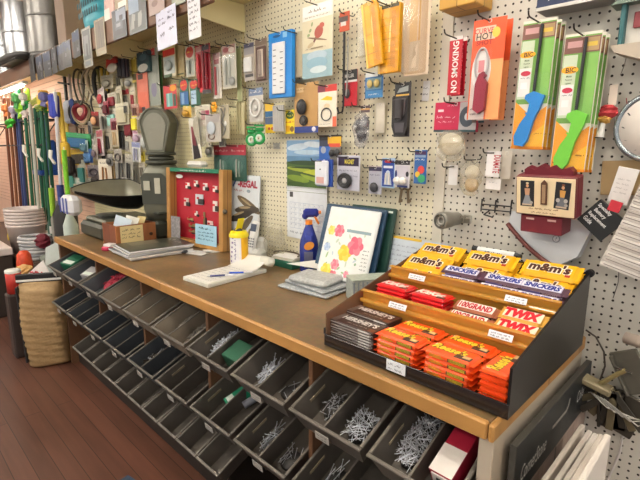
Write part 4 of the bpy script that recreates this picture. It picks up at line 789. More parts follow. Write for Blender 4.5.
# --- bungee strap
s = at(345, 60, -.06); bz = at(341, 112, -.06).z; tz = at(344, 12, -.06).z
bt_ = thing('tarp_strap', 'black rubber tarp strap with a steel hook and red tag', 'strap', (s.x, -.06, bz))
H_ = tz-bz
q = MB(); q.box((-.006, 0, H_*.5), (.012, .008, H_*.62), M('1E1E20', .5), .003); q.part('strap_body', bt_)
q = MB(); q.tube([(-.006, 0, H_*.2), (-.006, 0, H_*.06), (-.012, 0, 0), (-.03, 0, -.004), (-.042, 0, .02)], .004, M('3A3A3C', .4, .6), 6); q.part('hook', bt_)
q = MB(); q.tube([(.016, 0, H_*.75), (.014, 0, H_*.3), (.008, 0, H_*.16)], .003, STEEL, 6); q.part('steel_rod', bt_)
q = MB(); q.box((0, -.006, H_*.9), (.055, .003, .075), M('C2512E', .5, 0, .3, 60), .001); q.rect(-.02, H_*.86, .01, H_*.93, M('D8D4CE', .5), Tr(0, -.008, 0) @ FRONT); q.rect(-.03, H_*.9, .02, H_*.95, M('4A3A36', .5), Tr(0, -.0082, 0) @ FRONT); q.part('tag', bt_, 'orange red tag')
hook(s.x, tz-.01, -.08, 'steel peg hook holding the black tarp strap')
pk('drill_bit_pack', 'red card with a black header hanging beside the tarp strap', 'package', 350, 88, 14, 36, -.04, [('r', 0, .72, 1, 1, Bk), ('t', 'MULLER', .45, .84, .1, 'DAD6D2', 0, .05), ('r', 0, .66, 1, .72, 'E4E0DC'), ('r', .1, .36, .5, .6, '8C1420'), ('S', 'drill_bit', .35, .35, .2, .14, .005, '4A4648'), ('K', .1, .1, .7, .6, .015)], 'C0182A', .003, hk='the red drill bit card')
# --- picture card above calendar
pk('garden_card', 'large white card picturing a red bird and brown branch, blue at its foot', 'package', 317, 41, 30, 74, -.07, [('r', 0, 0, 1, .36, '9CBEC8'), ('r', 0, .36, 1, .8, 'DCD2B4'), ('r', .02, .86, .98, .99, 'E9EEEC'), ('w', .2, .9, .8, .04, '8A6A4A'), ('e', .56, .62, .15, .08, 'A8442F', 40), ('e', .66, .7, .08, .035, 'B84E38'), ('P', [(.44, .56), (.5, .54), (.36, .44), (.34, .47)], '6E3428'), ('e', .5, .53, .34, .012, '7A5A3C', -12), ('e', .28, .66, .05, .02, '8FA06A', 40), ('e', .22, .6, .05, .02, '9AAA74', 10), ('e', .34, .74, .05, .018, '8FA06A', 70), ('e', .3, .46, .12, .03, 'C8B48C', 20), ('w', .1, .83, .9, .02, '8A7A62'), ('w', .12, .4, .8, .018, '8A7A62'), ('e', .5, .3, .34, .07, 'B8CDD8'), ('e', .5, .2, .36, .08, '8FB6C8'), ('e', .55, .11, .28, .05, 'D4E2E6'), ('r', .3, .4, .7, .42, '8C7A58'), ('K', .02, .01, .98, .36, .02)], 'ECEAE0', .003, 1, hk='the red bird card')
pk('paper_sheet', 'plain beige cardboard back of a card between thermometer and bird card', 'package', 297, 55, 10, 46, -.06, [('r', .1, .1, .9, .9, 'B9AB8C')], 'BDB092', .003, hk='the plain beige card')
# --- thermometers
th = at(279, 66, -.08)
tsp = [('r', .0, .88, 1, 1, '1C86D8'), ('e', .35, .94, .16, .02, '0E4C88'), ('r', .62, .9, .8, .98, '8CC4EC'), ('B', 'thermometer', .2, .06, .74, .84, .008, 'E6E8EA'), ('C', 'glass_tube', .47, .1, .47, .8, .002, 'C98080')]
tsp += [('r', .3, .12+.06*k, .38, .13+.06*k, '3A3A44') for k in range(0)]
pk('thermometer_pack', 'bright blue carded white outdoor thermometer', 'thermometer', 280, 65, 23, 66, -.09, tsp+[('B', 'scale_mark', .26 if k % 2 else .56, .14+.045*k, .38 if k % 2 else .68, .152+.045*k, .0092, '3C3C48', .0001) for k in range(14)]+[('K', .12, .03, .82, .87, .013)], '1C86D8', .022, hk='the bright blue thermometer', roll=1)
pk('thermometer_pack', 'narrow brown framed thermometer left of the bright blue one', 'thermometer', 261, 61, 12, 44, -.08, [('r', .05, .86, .95, 1, '8C7A6C'), ('B', 'frame', .2, .05, .95, .82, .01, '5E4238'), ('B', 'thermometer', .34, .12, .82, .76, .012, 'D8C8B8'), ('C', 'glass_tube', .58, .16, .58, .72, .0116, '9A8A80')], 'A8988A', .003, hk='the brown framed thermometer')
pk('timer_pack', 'small pale carded white switch left of the brown framed thermometer', 'package', 249, 62, 10, 38, -.07, [('r', 0, .7, 1, 1, 'A9A5A8'), ('r', 0, .88, 1, .98, '5C5C74'), ('B', 'switch', .12, .22, .85, .62, .014, 'F2F2F0'), ('r', .1, .1, .9, .18, '3C3834'), ('K', .04, .1, .94, .66, .02)], 'C8BFB4', .003, hk='the carded white switch')
pk('pulley_pack', 'clear carded white round pulley under a grey blue header', 'package', 256, 105, 14, 34, -.06, [('r', 0, .78, 1, 1, '6A7C9C'), ('w', .1, .86, .9, .06, Wt), ('O', 'pulley', .5, .42, .34, .26, .006, 'E9E8E4'), ('S', 'hub', .5, .42, .14, .1, .006, 'C9C8C4'), ('K', .04, .06, .96, .76, .025)], 'CFCAC2', .003, hk='the carded white pulley')
pk('drill_set', 'yellow and blue boxed pack of clear tubes beside the pulley card', 'package', 275, 118, 20, 30, -.06, [('r', 0, .75, .45, 1, 'E2B82A'), ('r', 0, .55, .42, .74, '27608C'), ('r', 0, .3, .4, .54, '4A5A78'), ('r', 0, .0, .5, .3, 'EBC228'), ('e', .2, .15, .06, .05, 'B02A28'), ('e', .36, .15, .06, .05, 'B02A28')]+[('C', 'rod', .5+.09*k, .05, .5+.09*k, .9, .006, 'B9B7B4') for k in range(6)], 'D8CFA8', .004, hk='the yellow and blue tube pack')
pk('glue_card', 'small yellow card with red lettering left of the kraft card', 'package', 290, 122, 10, 24, -.05, [('e', .5, .78, .4, .16, '3A5A2A'), ('w', .25, .74, .8, .08, 'F4E24A'), ('w', .1, .46, .9, .1, 'C02A28'), ('r', .1, .1, .5, .35, 'D8A420'), ('e', .7, .2, .2, .12, '7A5A20')], 'F2D824', .003, hk='the small yellow card')
pk('caster_card', 'kraft brown card with two black cord connectors and a blue foot', 'package', 306, 108, 24, 50, -.06, [('r', 0, 0, 1, .13, '2A3C84'), ('e', .82, .07, .08, .05, 'D8D8E0'), ('r', .1, .82, .4, .92, 'D8B888'), ('w', .1, .86, .5, .03, '8A6A40'), ('S', 'connector', .38, .52, .2, .16, .012, '201E20'), ('O', 'coil', .42, .25, .15, .09, .004, '2A2A2C'), ('S', 'connector', .42, .25, .1, .08, .008, '4A4644'), ('K', .16, .12, .66, .76, .03)], 'BC9258', .003, hk='the kraft connector card', group=None)
pk('keyring_card', 'white card with a steel ring and yellow print beneath a red header', 'package', 327, 106, 19, 42, -.06, [('r', 0, .84, 1, 1, 'D04038'), ('r', 0, .84, .4, 1, '7A3848'), ('P', [(.15, .66), (.75, .62), (.78, .7), (.5, .74)], 'F0D028'), ('e', .5, .5, .16, .06, 'E4CFA8'), ('r', .8, .0, 1, .24, 'E86A48'), ('w', .1, .06, .7, .03, '8A8480'), ('O', 'ring', .48, .3, .26, .15, .0025, '3A3A3C'), ('K', .1, .1, .8, .6, .012)], 'EFE6D4', .003, hk='the steel ring card')
# --- green hose menders
gr = at(255, 137, -.1)
for i, (dx, dz, lb) in enumerate(((-.03, 0, 'green plastic clamp with a white band, left of two above the red packs'), (.035, .008, 'green plastic clamp with a white band, right of two above the red packs'))):
    g = thing('spring_clamp', lb, 'clamp', (gr.x+dx, -.1, gr.z+dz), (0, 0, R(28)), 'green spring clamps')
    q = MB(); q.tube([(.026*math.cos(a*.349), 0, -.014+.026*math.sin(a*.349)) for a in range(18)], .008, M('1F9A4C', .35), 7, True); q.part('ring', g)
    q = MB(); q.box((.002, 0, .028), (.045, .02, .02), M('1B8A44', .35), .005); q.box((-.0, -.0, .048), (.05, .018, .009), M('1FA050', .35), .003); q.part('jaw', g)
    q = MB(); q.tube([(.014*math.cos(a*.349), -.004, -.014+.014*math.sin(a*.349)) for a in range(18)], .005, M('DCE8DC', .4), 6, True); q.part('band', g, 'white inner band')
hook(gr.x, gr.z+.062, -.14, 'steel peg hook holding the green clamps')
q = MB(); q.tube([(0, 0, 0), (0, -.05, 0)], .003, STEEL); q.box((0, -.003, 0), (.05, .006, .03), STEEL, .002); q.tube([(-.02, -.01, -.01), (-.02, -.05, -.005), (-.02, -.055, .01)], .0025, STEEL); p = at(277, 146, 0); q.solo('utility_hook', 'empty double steel hook on a small plate right of the green clamps', 'hook', (p.x, -.0, p.z))
for i, (px, lb) in enumerate(((222, 'dark green pack with a red header and pale tools, left of two'), (238, 'dark green pack with a red header and pale tools, right of two'))):
    pk('tool_pack', lb, 'package', px, 163, 16, 36, -.04, [('r', 0, .72, 1, 1, 'A82438'), ('w', .1, .82, .9, .06, 'E0B8B4'), ('r', .0, .0, 1, .72, '2F5C52'), ('e', .5, .4, .3, .2, '54786C'), ('C', 'tool', .4, .1, .45, .6, .004, 'B9B4AC'), ('C', 'tool', .6, .12, .62, .56, .004, '8A9A92'), ('K', .05, .03, .95, .7, .01)], '2F5C52', .004, group='red and green packs above the display case', hk=('the left red and green pack' if i == 0 else 'the right red and green pack'))
# --- middle right
pk('bulb_card', 'blue and white card with two small brass bulbs', 'package', 374, 85, 18, 26, -.05, [('r', .0, 0, 1, .82, '2A6CA8'), ('r', .06, .04, .94, .28, '3E88C4'), ('r', .7, .8, .95, 1, '3A5A74'), ('r', .76, .86, .88, .96, Wt), ('r', .1, .34, .9, .76, '7FA0AC'), ('S', 'bulb', .3, .55, .16, .16, .006, 'D8C478'), ('S', 'bulb', .68, .55, .16, .16, .006, 'D8C478'), ('w', .2, .12, .8, .06, Wt), ('K', .06, .3, .94, .78, .02)], 'EDF0F0', .003, hk='the two bulb card')
pk('tool_pouch', 'charcoal fabric pouch hanging under a black and gold header card', 'pouch', 402, 110, 16, 54, -.05, [('r', .08, .78, .9, 1, '26262A'), ('P', [(.15, .82), (.85, .84), (.85, .94), (.3, .9)], '9AA0A0'), ('r', .1, .76, .9, .79, 'D8A848'), ('Q', 'pouch_body', [(.02, .74), (.98, .74), (1, .2), (.85, .02), (.2, .02), (.02, .2)], .016, '242124'), ('Q', 'flap', [(.12, .7), (.88, .7), (.84, .42), (.62, .3), (.4, .3), (.16, .44)], .02, '5E5A5C'), ('Q', 'fabric_panel', [(.2, .26), (.85, .26), (.8, .08), (.3, .08)], .019, '4E4A50'), ('C', 'seam', .5, .68, .5, .34, .0215, '3A3638')], '3A3638', .003, hk='the charcoal fabric pouch')
pk('price_tag', 'narrow white paper tag stuck on the pegboard below the tall clamshell', 'price tag', 426, 91, 7, 20, -.003, [('w', .1, .3, .9, .1, '8A8C90'), ('w', .1, .6, .9, .1, '8A8C90')], 'EAEAEA', .001, roll=4)
pk('fitting_bag', 'clear bag of dark grey plumbing fittings under a small printed header', 'bag', 364, 127, 18, 42, -.05, [('r', .3, .84, .8, 1, '5C4C50'), ('r', .3, .9, .8, .94, 'C99A60'), ('S', 'fitting', .35, .5, .24, .2, .014, '4E4E52'), ('S', 'fitting', .65, .55, .24, .22, .014, '66666C'), ('S', 'fitting', .5, .3, .26, .18, .014, '3E3E44'), ('G', .02, 0, .98, .84, .02, clear('E8E8EC', .16, white=.03, crumple=.6))], None, hk='the bag of dark fittings')
pk('white_card', 'plain pale card hanging right of the bag of dark fittings', 'package', 380, 118, 9, 30, -.02, [('r', .15, .1, .85, .8, 'E0D8C8')], 'DCD4C4', .001)
pk('door_chime_pack', 'white boxed door chime with a blue edge before the multicoloured card', 'package', 324, 173, 15, 27, -.08, [('B', 'chime', .05, .04, .88, .96, .02, 'E4E8F2', .008), ('B', 'chime_button', .38, .6, .52, .68, .022, '18181C'), ('B', 'chime_label', .2, .12, .7, .36, .0208, 'D4A8A4', .0005)], '2C50A8', .012, hk='the white door chime')
pk('bicycle_lamp_card', 'tall multicoloured card in black yellow and blue behind the door chime', 'package', 330, 150, 22, 30, -.05, [('r', 0, .82, 1, 1, Bk), ('P', [(.4, .7), (1, .62), (1, .94), (.4, .94)], 'E0B030'), ('r', .45, .6, .95, .72, 'D04A34'), ('r', 0, 0, .5, .62, '2F62B4'), ('e', .2, .5, .12, .12, 'A0A8B8'), ('r', .5, 0, 1, .6, '7A746C'), ('S', 'lamp', .62, .4, .12, .12, .008, '2A2A2C'), ('S', 'lamp', .85, .42, .12, .12, .008, '3C3C3E'), ('K', .5, .1, 1, .6, .02)], '343A50', .003, hk='the multicoloured lamp card')
pk('magnet_tape_pack', 'grey white card with a black roll of magnet tape, purple header', 'package', 348, 173, 25, 35, -.06, [('r', .06, .7, .96, .94, '2A1C3C'), ('t', 'MAGNET', .56, .82, .13, 'E4D64A', 0, .06), ('w', .1, .55, .9, .05, '7A7A90'), ('w', .6, .4, .95, .05, '7A7A90'), ('O', 'tape_roll', .42, .28, .24, .17, .009, '1C1C20'), ('O', 'tape_roll', .42, .28, .17, .12, .008, '2C2C30'), ('S', 'roll_core', .42, .28, .12, .09, .008, 'B4B2B4'), ('K', .08, .04, .84, .6, .03)], 'C4C4D2', .004, hk='the magnet tape card', yaw=-6)
pk('wheel_card', 'small grey card with a dark round pad left of the blue card', 'package', 375, 180, 13, 28, -.05, [('r', 0, .82, 1, 1, '3A3450'), ('r', 0, .96, 1, 1, 'B9A8A8'), ('w', .1, .66, .9, .06, '6A6A84'), ('S', 'pad', .5, .24, .32, .18, .008, '34343C'), ('K', .08, .04, .92, .6, .02)], 'B4B4C2', .003, hk='the dark pad card')
pk('hook_card', 'deep blue card with white hooks under a red logo', 'package', 388, 173, 13, 30, -.06, [('r', .05, .05, .95, .92, '1E3E94'), ('e', .5, .88, .3, .05, 'B8303C'), ('r', .15, .66, .85, .74, 'E4E6EE'), ('P', [(.2, .1), (.35, .55), (.5, .6), (.65, .55), (.8, .1)], 'CFD8EA'), ('C', 'hook', .35, .12, .4, .5, .004, Wt), ('C', 'hook', .65, .12, .6, .5, .004, Wt), ('K', .05, .05, .95, .62, .015)], 'A8C4E0', .003, hk='the deep blue hook card')
pk('tack_pack', 'white card with two round white knobs under a dark header', 'package', 402, 174, 15, 27, -.07, [('r', 0, .84, 1, 1, '2C2A30'), ('w', .1, .9, .9, .06, 'D8D8DC'), ('r', .08, .1, .92, .8, 'C8C4D0'), ('e', .1, .5, .08, .14, '2A3A78'), ('e', .85, .5, .1, .1, '2A2A34'), ('S', 'knob', .3, .26, .24, .14, .013, 'F2F0EC'), ('S', 'knob', .68, .26, .24, .14, .013, 'F2F0EC'), ('r', .2, 0, .9, .08, '2A3A78')], 'DAD8DC', .003, hk='the white knob card')
pk('balloon_pack', 'narrow blue pack with red yellow and green balloons', 'package', 420, 167, 12, 34, -.06, [('r', .05, .86, .95, .96, '4A2E58'), ('r', .05, .78, .95, .85, '8FA8C8'), ('w', .1, .7, .9, .05, Wt), ('e', .6, .42, .28, .12, 'D43A30'), ('e', .32, .28, .2, .09, 'E8C028'), ('e', .66, .16, .32, .12, '2EA468'), ('K', .02, .01, .98, .86, .012)], '2560A8', .006, hk='the blue balloon pack')
p = at(404, 192, -.03)
for i, (dx, rr, lb) in enumerate(((-.01, .12, 'brown steel key hanging in front of two on the pegboard below white knobs'), (.012, -.1, 'brown steel key hanging behind right on the pegboard below white knobs'))):
    q = MB(); q.tube([(.011*math.cos(a*.449), 0, .011*math.sin(a*.449)) for a in range(14)], .004, M('7A6A54', .4, .7), 6, True); q.box((0, 0, -.038), (.011, .004, .055), M('7A6A54', .4, .7), .001); q.box((.007, 0, -.055), (.007, .004, .012), M('7A6A54', .4, .7)); q.solo('hanging_key', lb, 'key', (p.x+dx, -.03+.006*i, p.z+.02), (0, rr, .3), 'brown keys')
hook(p.x, p.z+.036, -.035, 'short steel peg hook holding the brown keys')
# --- picture hanger box with a clear bag
pk('hanger_box', 'raspberry red card with a wire roll pictured on grey', 'package', 455, 117, 42, 30, -.07, [('r', 0, .06, .6, 1, 'B81E48'), ('r', .6, .06, 1, .98, 'A8A4A6'), ('e', .78, .5, .17, .34, '3C4450'), ('e', .78, .5, .06, .12, 'C8CCD0'), ('r', .9, .3, 1, .8, '5C4A40'), ('r', 0, 0, 1, .07, '1F4448'), ('w', .06, .46, .52, .1, 'F0D8DC'), ('w', .1, .32, .5, .06, 'F0C8D0'), ('r', .08, .68, .22, .76, 'F0D8DC'), ('w', .3, .86, .55, .05, 'E8B8C4')], 'B81E48', .02, hk='the raspberry red card', roll=1.5)
pk('wire_bag', 'crumpled clear bag hanging beneath the raspberry red card', 'bag', 454, 146, 34, 32, -.06, [('S', 'crumpled_wrap', .45, .55, .36, .36, .012, 'D8D0BC'), ('G', 0, 0, 1, 1, .022)], None)
pk('small_parts_card', 'grey and teal card behind the orange torch lighter', 'package', 478, 112, 13, 22, -.06, [('r', .05, .5, .7, .95, 'D8D6DA'), ('r', .1, .1, .6, .45, '5C6470'), ('r', .6, .0, 1, .2, '2C4A50')], '8A8A92', .003)
pk('parts_bag', 'clear bag of beige wooden plugs hanging below the grey and teal card', 'bag', 474, 177, 23, 38, -.05, [('S', 'wooden_plug', .5, .3, .3, .2, .014, 'C8AC7C'), ('S', 'wooden_plug', .5, .62, .32, .2, .014, 'DCD2BC'), ('T', 'tie', [(.35, .92), (.5, .84), (.65, .9)], .0015, '2A2A2C'), ('G', 0, 0, 1, .95, .025)], None, hk='the bag of beige plugs')
pk('white_tag', 'small white blank tag on a short hook left of the beige plug bag', 'price tag', 453, 175, 9, 20, -.03, [], 'EDEDEE', .0015, hk='the small blank white tag')
pk('rope_card', 'white paper label with red upright lettering beside the bag of plugs', 'price tag', 493, 164, 14, 26, -.06, [('r', .04, .06, .62, .94, 'F2F0F2'), ('t', 'DIAMATE', .76, .5, .26, 'C0303C', -90, .06)], 'ECE8E8', .001, hk='the red lettered white label', roll=2)
pk('paper_tag', 'blank white paper slip hanging below the red lettered label', 'price tag', 493, 184, 15, 11, -.05, [('w', .2, .6, .8, .12, 'A8A8B4')], 'F0EEEE', .001, roll=3)
pk('paper_tag', 'cream paper slip hanging behind and right of the red lettered label', 'price tag', 506, 165, 10, 28, -.03, [], 'E2DCD0', .001)
# --- black wire rack hook
p0, p1 = at(482, 202, -.02), at(511, 209, -.02); wx = p1.x-p0.x
rk = thing('wire_bracket', 'empty black wire bracket with three prongs on the pegboard above the display', 'bracket', ((p0.x+p1.x)/2, -.02, (p0.z+p1.z)/2-.012))
q = MB()
for zz in (.012, -.006): q.tube([(-wx/2, 0, zz), (wx/2, 0, zz)], .0025, BLACK)
q.part('crossbar', rk)
for u in (-.5, -.02, .5): q = MB(); q.tube([(u*wx, .018, .022), (u*wx, 0, .03), (u*wx, -.003, -.014)], .003, BLACK); q.part('prong', rk)
q = MB(); q.tube([(-.02, 0, -.006), (-.028, -.03, -.02), (.01, -.045, -.024), (.014, -.05, -.018)], .0025, BLACK); q.part('arm', rk)
# --- grey conduit end with clip
p = at(440, 222, -.1); q = MB(); X = Matrix.Rotation(R(90), 4, 'X')
cn = thing('pipe_end', 'short grey ribbed pipe end pointing out of the pegboard above the display', 'pipe', (p.x+.02, -.02, p.z+.006), (0, 0, R(-10)))
q.lathe([(.024, -.01), (.026, .03), (.03, .04), (.032, .085), (.028, .092), (.022, .088), (.019, .075), (0, .07)], M('8E8C84', .4, .3, .1), 22, X); q.part('barrel', cn)
q = MB(); q.tube([(.0235*math.cos(a*.349), -.09, .0235*math.sin(a*.349)) for a in range(18)], .003, M('4A4A46', .4), 6, True); q.tube([(.014*math.cos(a*.349), -.083, .014*math.sin(a*.349)) for a in range(18)], .003, M('B8B4AA', .4), 6, True); q.part('mouth_ring', cn)
q = MB(); q.box((.055, -.004, .005), (.03, .01, .03), STEEL, .002); q.tube([(.045, -.01, .012), (.045, -.03, .012), (.045, -.034, .02)], .003, STEEL); q.tube([(.065, -.01, .012), (.065, -.03, .012), (.065, -.034, .02)], .003, STEEL); q.part('spring_clip', cn, 'steel spring clip')
# --- wall calendar
c0, c1 = at(287, 185, -.012), at(327, 190, -.012); cw = c1.x-c0.x; zt1, zm, zb = at(287, 140, -.012).z, at(287, 186, -.012).z, at(286, 236, -.012).z
cal = thing('wall_calendar', 'wall calendar with a green countryside photograph above its month grid', 'calendar', ((c0.x+c1.x)/2, -.012, zm))
ph_ = zt1-zm; q = MB(); q.box((0, 0, ph_/2), (cw, .003, ph_), WHITE); X = Tr(0, -.0018, 0) @ FRONT; n_ = [0]
def cr(x0, y0, x1, y1, c): q.rect(x0*cw, y0*ph_, x1*cw, y1*ph_, M(c, .4, 0, .15, 30), X @ Tr(0, 0, n_[0])); n_[0] += .0001
def ce(x, y, a, b_, c, r=0): q.disc(x*cw, y*ph_, a*cw, b_*ph_, M(c, .4, 0, .2, 40), X @ Tr(0, 0, n_[0]), 20, R(r)); n_[0] += .0001
cr(-.49, .01, .49, .99, '86ACD0'); ce(-.2, .85, .28, .07, 'C8D8E6', 5); ce(.2, .9, .25, .06, 'D4E0EA', -4); ce(.05, .74, .35, .05, 'B4CCDE'); cr(-.49, .52, .49, .66, '5C84A8'); cr(-.49, .01, .49, .54, '45602C'); ce(0, .52, .46, .05, '2C4428'); ce(-.15, .38, .33, .05, '9AA83A', -4); ce(.2, .33, .28, .06, 'B4BC3C', 5); ce(-.2, .18, .29, .07, '7A9434', -6); ce(.16, .2, .3, .05, '88A038', -12); ce(.25, .08, .22, .05, '4E6A2C', 8); ce(-.25, .07, .22, .05, '3A5424')
ce(0, .42, .42, .02, '2A4020'); ce(.1, .27, .35, .02, '3C5426', -8)
q.part('picture_page', cal, 'green countryside photograph')
gh = zm-zb; q = MB(); q.box((0, 0, -gh/2), (cw, .003, gh), M('E3E8EE', .5)); X = Tr(0, -.0019, 0) @ FRONT; LN = M('A4B2CC', .5); gx0 = -cw*.42; gx1 = cw*.42
for k in range(6): z_ = -gh*.3-gh*.1*k; q.rect(gx0, z_-.0007, gx1, z_+.0007, LN, X)
for k in range(8): x_ = gx0+(gx1-gx0)*k/7; q.rect(x_-.0007, -gh*.8, x_+.0007, -gh*.3, LN, X)
d = 1
for r0 in range(5):
    for c_ in range(7):
        if d <= 31: q.text(str(d), gx0+(gx1-gx0)*(c_+.3)/7, -gh*.33-gh*.1*r0, gh*.03, M('6A7A9C', .5), X, None); d += 1
q.rect(gx0, -gh*.2, gx0+.025, -gh*.1, M('4A4A4C', .5, 0, .3, 60), X); q.rect(-cw*.5, -gh*.125+.01, cw*.5, -gh*.125+.012, M('7A8A6C', .5), X @ Tr(0, 0, -.0003)); q.scribble(gx0, -gh*.9, gx0+.1, gh*.04, M('5A6A84', .5), X, .0009, 5); q.part('month_page', cal)
q = MB(); q.tube([(-cw/2, -.004, 0), (cw/2, -.004, 0)], .003, M('C8CCD0', .3, .6)); q.part('binding', cal)
# ------------------------------------------------------------------ goods on the far pegboard
CP = lambda u0=.06, v0=.04, u1=.94, v1=.7, d=.015: ('K', u0, v0, u1, v1, d)
A = -.09
pk('paintbrush_pack', 'pale pack with a red and yellow header hanging under the left price note', 'package', 169, 61, 12, 33, A, [('r', 0, .66, 1, .86, 'D8402E'), ('r', 0, .86, 1, 1, 'EFD68A'), ('r', .05, .1, .95, .62, 'C4CDC8'), ('S', 'tool_head', .5, .36, .3, .16, .01, 'A9B2AC'), ('r', 0, 0, .7, .1, '3F5A3A'), CP()], 'E2D8B8', hk='the red and yellow header pack')
pk('cardboard_tag', 'plain tan card hanging beside the red and yellow header pack', 'package', 180, 60, 8, 34, A+.02, [('r', .1, .06, .9, .1, '46583A'), ('w', .2, .5, .8, .03, '8A7A54')], 'BBA878', hk='the plain tan card')
pk('scraper_pack', 'clear grey pack under a red oval logo header near the red packs', 'package', 190, 61, 9, 32, A, [('e', .5, .78, .42, .18, 'C83A26'), ('w', .2, .76, .75, .07, 'F2D858'), ('r', .1, .05, .9, .55, 'B4BAAE'), ('C', 'scraper', .5, .1, .5, .5, .006, '8C948C'), CP()], 'DCD8C4', hk='the red oval logo pack')
pk('caulk_pack', 'bright red long tool pack, left one of the pair below the handwritten note', 'package', 200, 69, 8, 48, A, [('r', .1, .86, .9, .97, 'D8A49A'), ('C', 'tool_handle', .5, .1, .5, .8, .008, 'D0303C'), CP(.05, .03, .95, .82)], 'CC2E3A', hk='the left red tool pack')
pk('caulk_pack', 'dark red long tool pack with a steel ring, right one of the pair', 'package', 206, 69, 9, 50, A-.02, [('r', .1, .88, .9, .98, '2A2226'), ('C', 'tool_handle', .35, .1, .35, .84, .007, '8C1A2A'), ('C', 'tool_handle', .66, .1, .66, .84, .007, '9E2232'), ('O', 'ring', .5, .3, .2, .05, .003, 'B9B4B0'), ('r', 0, 0, 1, .08, Bk)], 'A01C2E', hk='the dark red tool pack')
pk('battery_card', 'red card with a teal window under the red and yellow header pack', 'package', 170, 97, 13, 24, A, [('r', .2, .1, .7, .66, '5FA8A4'), ('r', .3, .1, .45, .66, 'A8D0CC'), ('e', .75, .85, .25, .13, 'F0A030'), ('r', .75, .1, .95, .6, '3A5A4C')], 'D23E44', hk='the teal window card')
pk('battery_card', 'red topped card with a blue window, narrow, between two cards', 'package', 184, 93, 9, 28, A, [('e', .5, .78, .4, .2, 'D2382C'), ('w', .2, .76, .75, .07, 'F2D858'), ('r', .05, .08, .95, .54, '3A72B4'), ('r', .2, .1, .5, .5, '8FB8DC'), CP()], '2C6A54', hk='the narrow blue window card')
pk('battery_card', 'red topped card with pale blue print and green side, right of the narrow one', 'package', 195, 93, 10, 28, A, [('e', .4, .82, .38, .16, 'D2382C'), ('w', .2, .76, .75, .07, 'F2D858'), ('r', .08, .1, .62, .6, 'B4D0E8'), ('w', .12, .3, .6, .1, '3A5A8C'), ('w', .12, .44, .6, .08, '3A5A8C'), ('r', .66, .05, .98, .6, '1F5A40')], '2A6A4C', hk='the pale blue print card')
pk('brush_pack', 'clear pack with a slim red handled brush beside the dark red pack', 'package', 217, 76, 8, 46, A, [('r', .1, .86, .9, 1, 'C89A98'), ('r', .2, .76, .8, .86, '8C2A34'), ('C', 'brush_handle', .4, .08, .42, .7, .006, 'C04A52'), ('C', 'brush_handle', .65, .1, .65, .72, .003, 'E8E4E0'), CP(.05, .04, .95, .84, .02)], 'D8D0C4', hk='the red handled brush pack')
pk('hinge_pack', 'tall clear pack of grey fittings under a pink speckled header', 'package', 229, 67, 14, 44, A, [('r', .05, .8, .95, 1, 'D0A89C'), ('e', .3, .9, .2, .06, 'B05A58'), ('e', .7, .88, .2, .06, 'F0E0D4'), ('r', .1, .05, .9, .76, 'C8C8BC'), ('C', 'fitting', .3, .1, .34, .7, .005, 'A8ACA4'), ('C', 'fitting', .6, .1, .6, .72, .005, 'B8BAB2'), ('S', 'fitting', .75, .16, .2, .1, .008, '9A9C98'), CP(.04, .03, .96, .78, .02)], 'D4D0BE', hk='the pink speckled header pack')
pk('edging_strip', 'narrow olive green strip hanging right of the pink header pack', 'package', 239, 74, 5, 56, A+.03, [('r', .2, .02, .8, .98, '9AA070')], 'A4A67C', hk='the olive green strip')
pk('weatherstrip_pack', 'long grey clear pack with a red header above the orange card', 'package', 152, 78, 14, 58, A, [('r', .0, .88, .8, 1, 'D44A48'), ('w', .1, .92, .7, .03, 'F0DCD4'), ('r', .05, .02, .95, .84, '9CA498'), ('r', .1, .1, .3, .8, 'B4BAAE'), ('e', .6, .3, .2, .14, '8A86A0'), ('r', .5, .4, .8, .7, 'A8AEA2'), CP(.02, .01, .98, .86, .02)], 'A8AC9C', hk='the long grey clear pack')
pk('saw_card', 'salmon orange long card with a small dark print left of the grey pack', 'package', 143, 97, 11, 50, A-.01, [('r', .15, .86, .6, .96, '5A4038'), ('r', .1, .02, .9, .6, 'E0745C'), ('r', .35, .2, .65, .3, '5E5A5C'), ('r', .5, .04, .95, .1, '3A2828')], 'E0806A', hk='the salmon orange card')
pk('sponge_pack', 'dark teal and white pack hanging above the salmon orange card', 'package', 143, 62, 12, 21, A-.02, [('r', 0, .45, 1, 1, '2C4A54'), ('e', .5, .72, .3, .16, '4A6C74'), ('e', .45, .22, .42, .2, 'E8E6DA')], '3A5A5C', .02, hk='the dark teal pack')
pk('green_sleeve', 'slim green sleeve hanging right of the long grey clear pack', 'package', 160, 80, 4, 50, A+.02, [], '4E7A40', .004, hk='the slim green sleeve')
pk('tape_gun', 'red and white rounded tape dispenser below the wooden shelf bracket', 'tool', 114, 65, 12, 16, -.12, [('S', 'roller', .5, .3, .42, .3, .016, 'E6DECC'), ('Q', 'dispenser_body', [(.05, .35), (.95, .55), (.85, .95), (.45, .8), (.1, .95)], .02, 'C03A34'), ('e', .2, .9, .2, .1, 'E8DCCC')], None)
pk('black_gloves_pack', 'black fabric goods hanging right of the red tape dispenser', 'gloves', 124, 68, 10, 20, -.11, [('B', 'fabric_panel', .0, .05, .4, 1, .02, '201A1E', .008), ('B', 'fabric_panel', .45, .0, .72, .96, .016, '2C2430', .006), ('C', 'strap', .85, .0, .85, 1, .005, '5C4A50')], '1E1A1C', hk='the black fabric goods')
pk('yellow_strip', 'olive yellow narrow pack hanging left of the dark teal pack', 'package', 134, 70, 5, 26, A, [('r', .1, .4, .9, .9, 'B0962C'), ('r', .1, .1, .9, .35, '5C5428')], 'C4B45A', hk='the olive yellow pack')
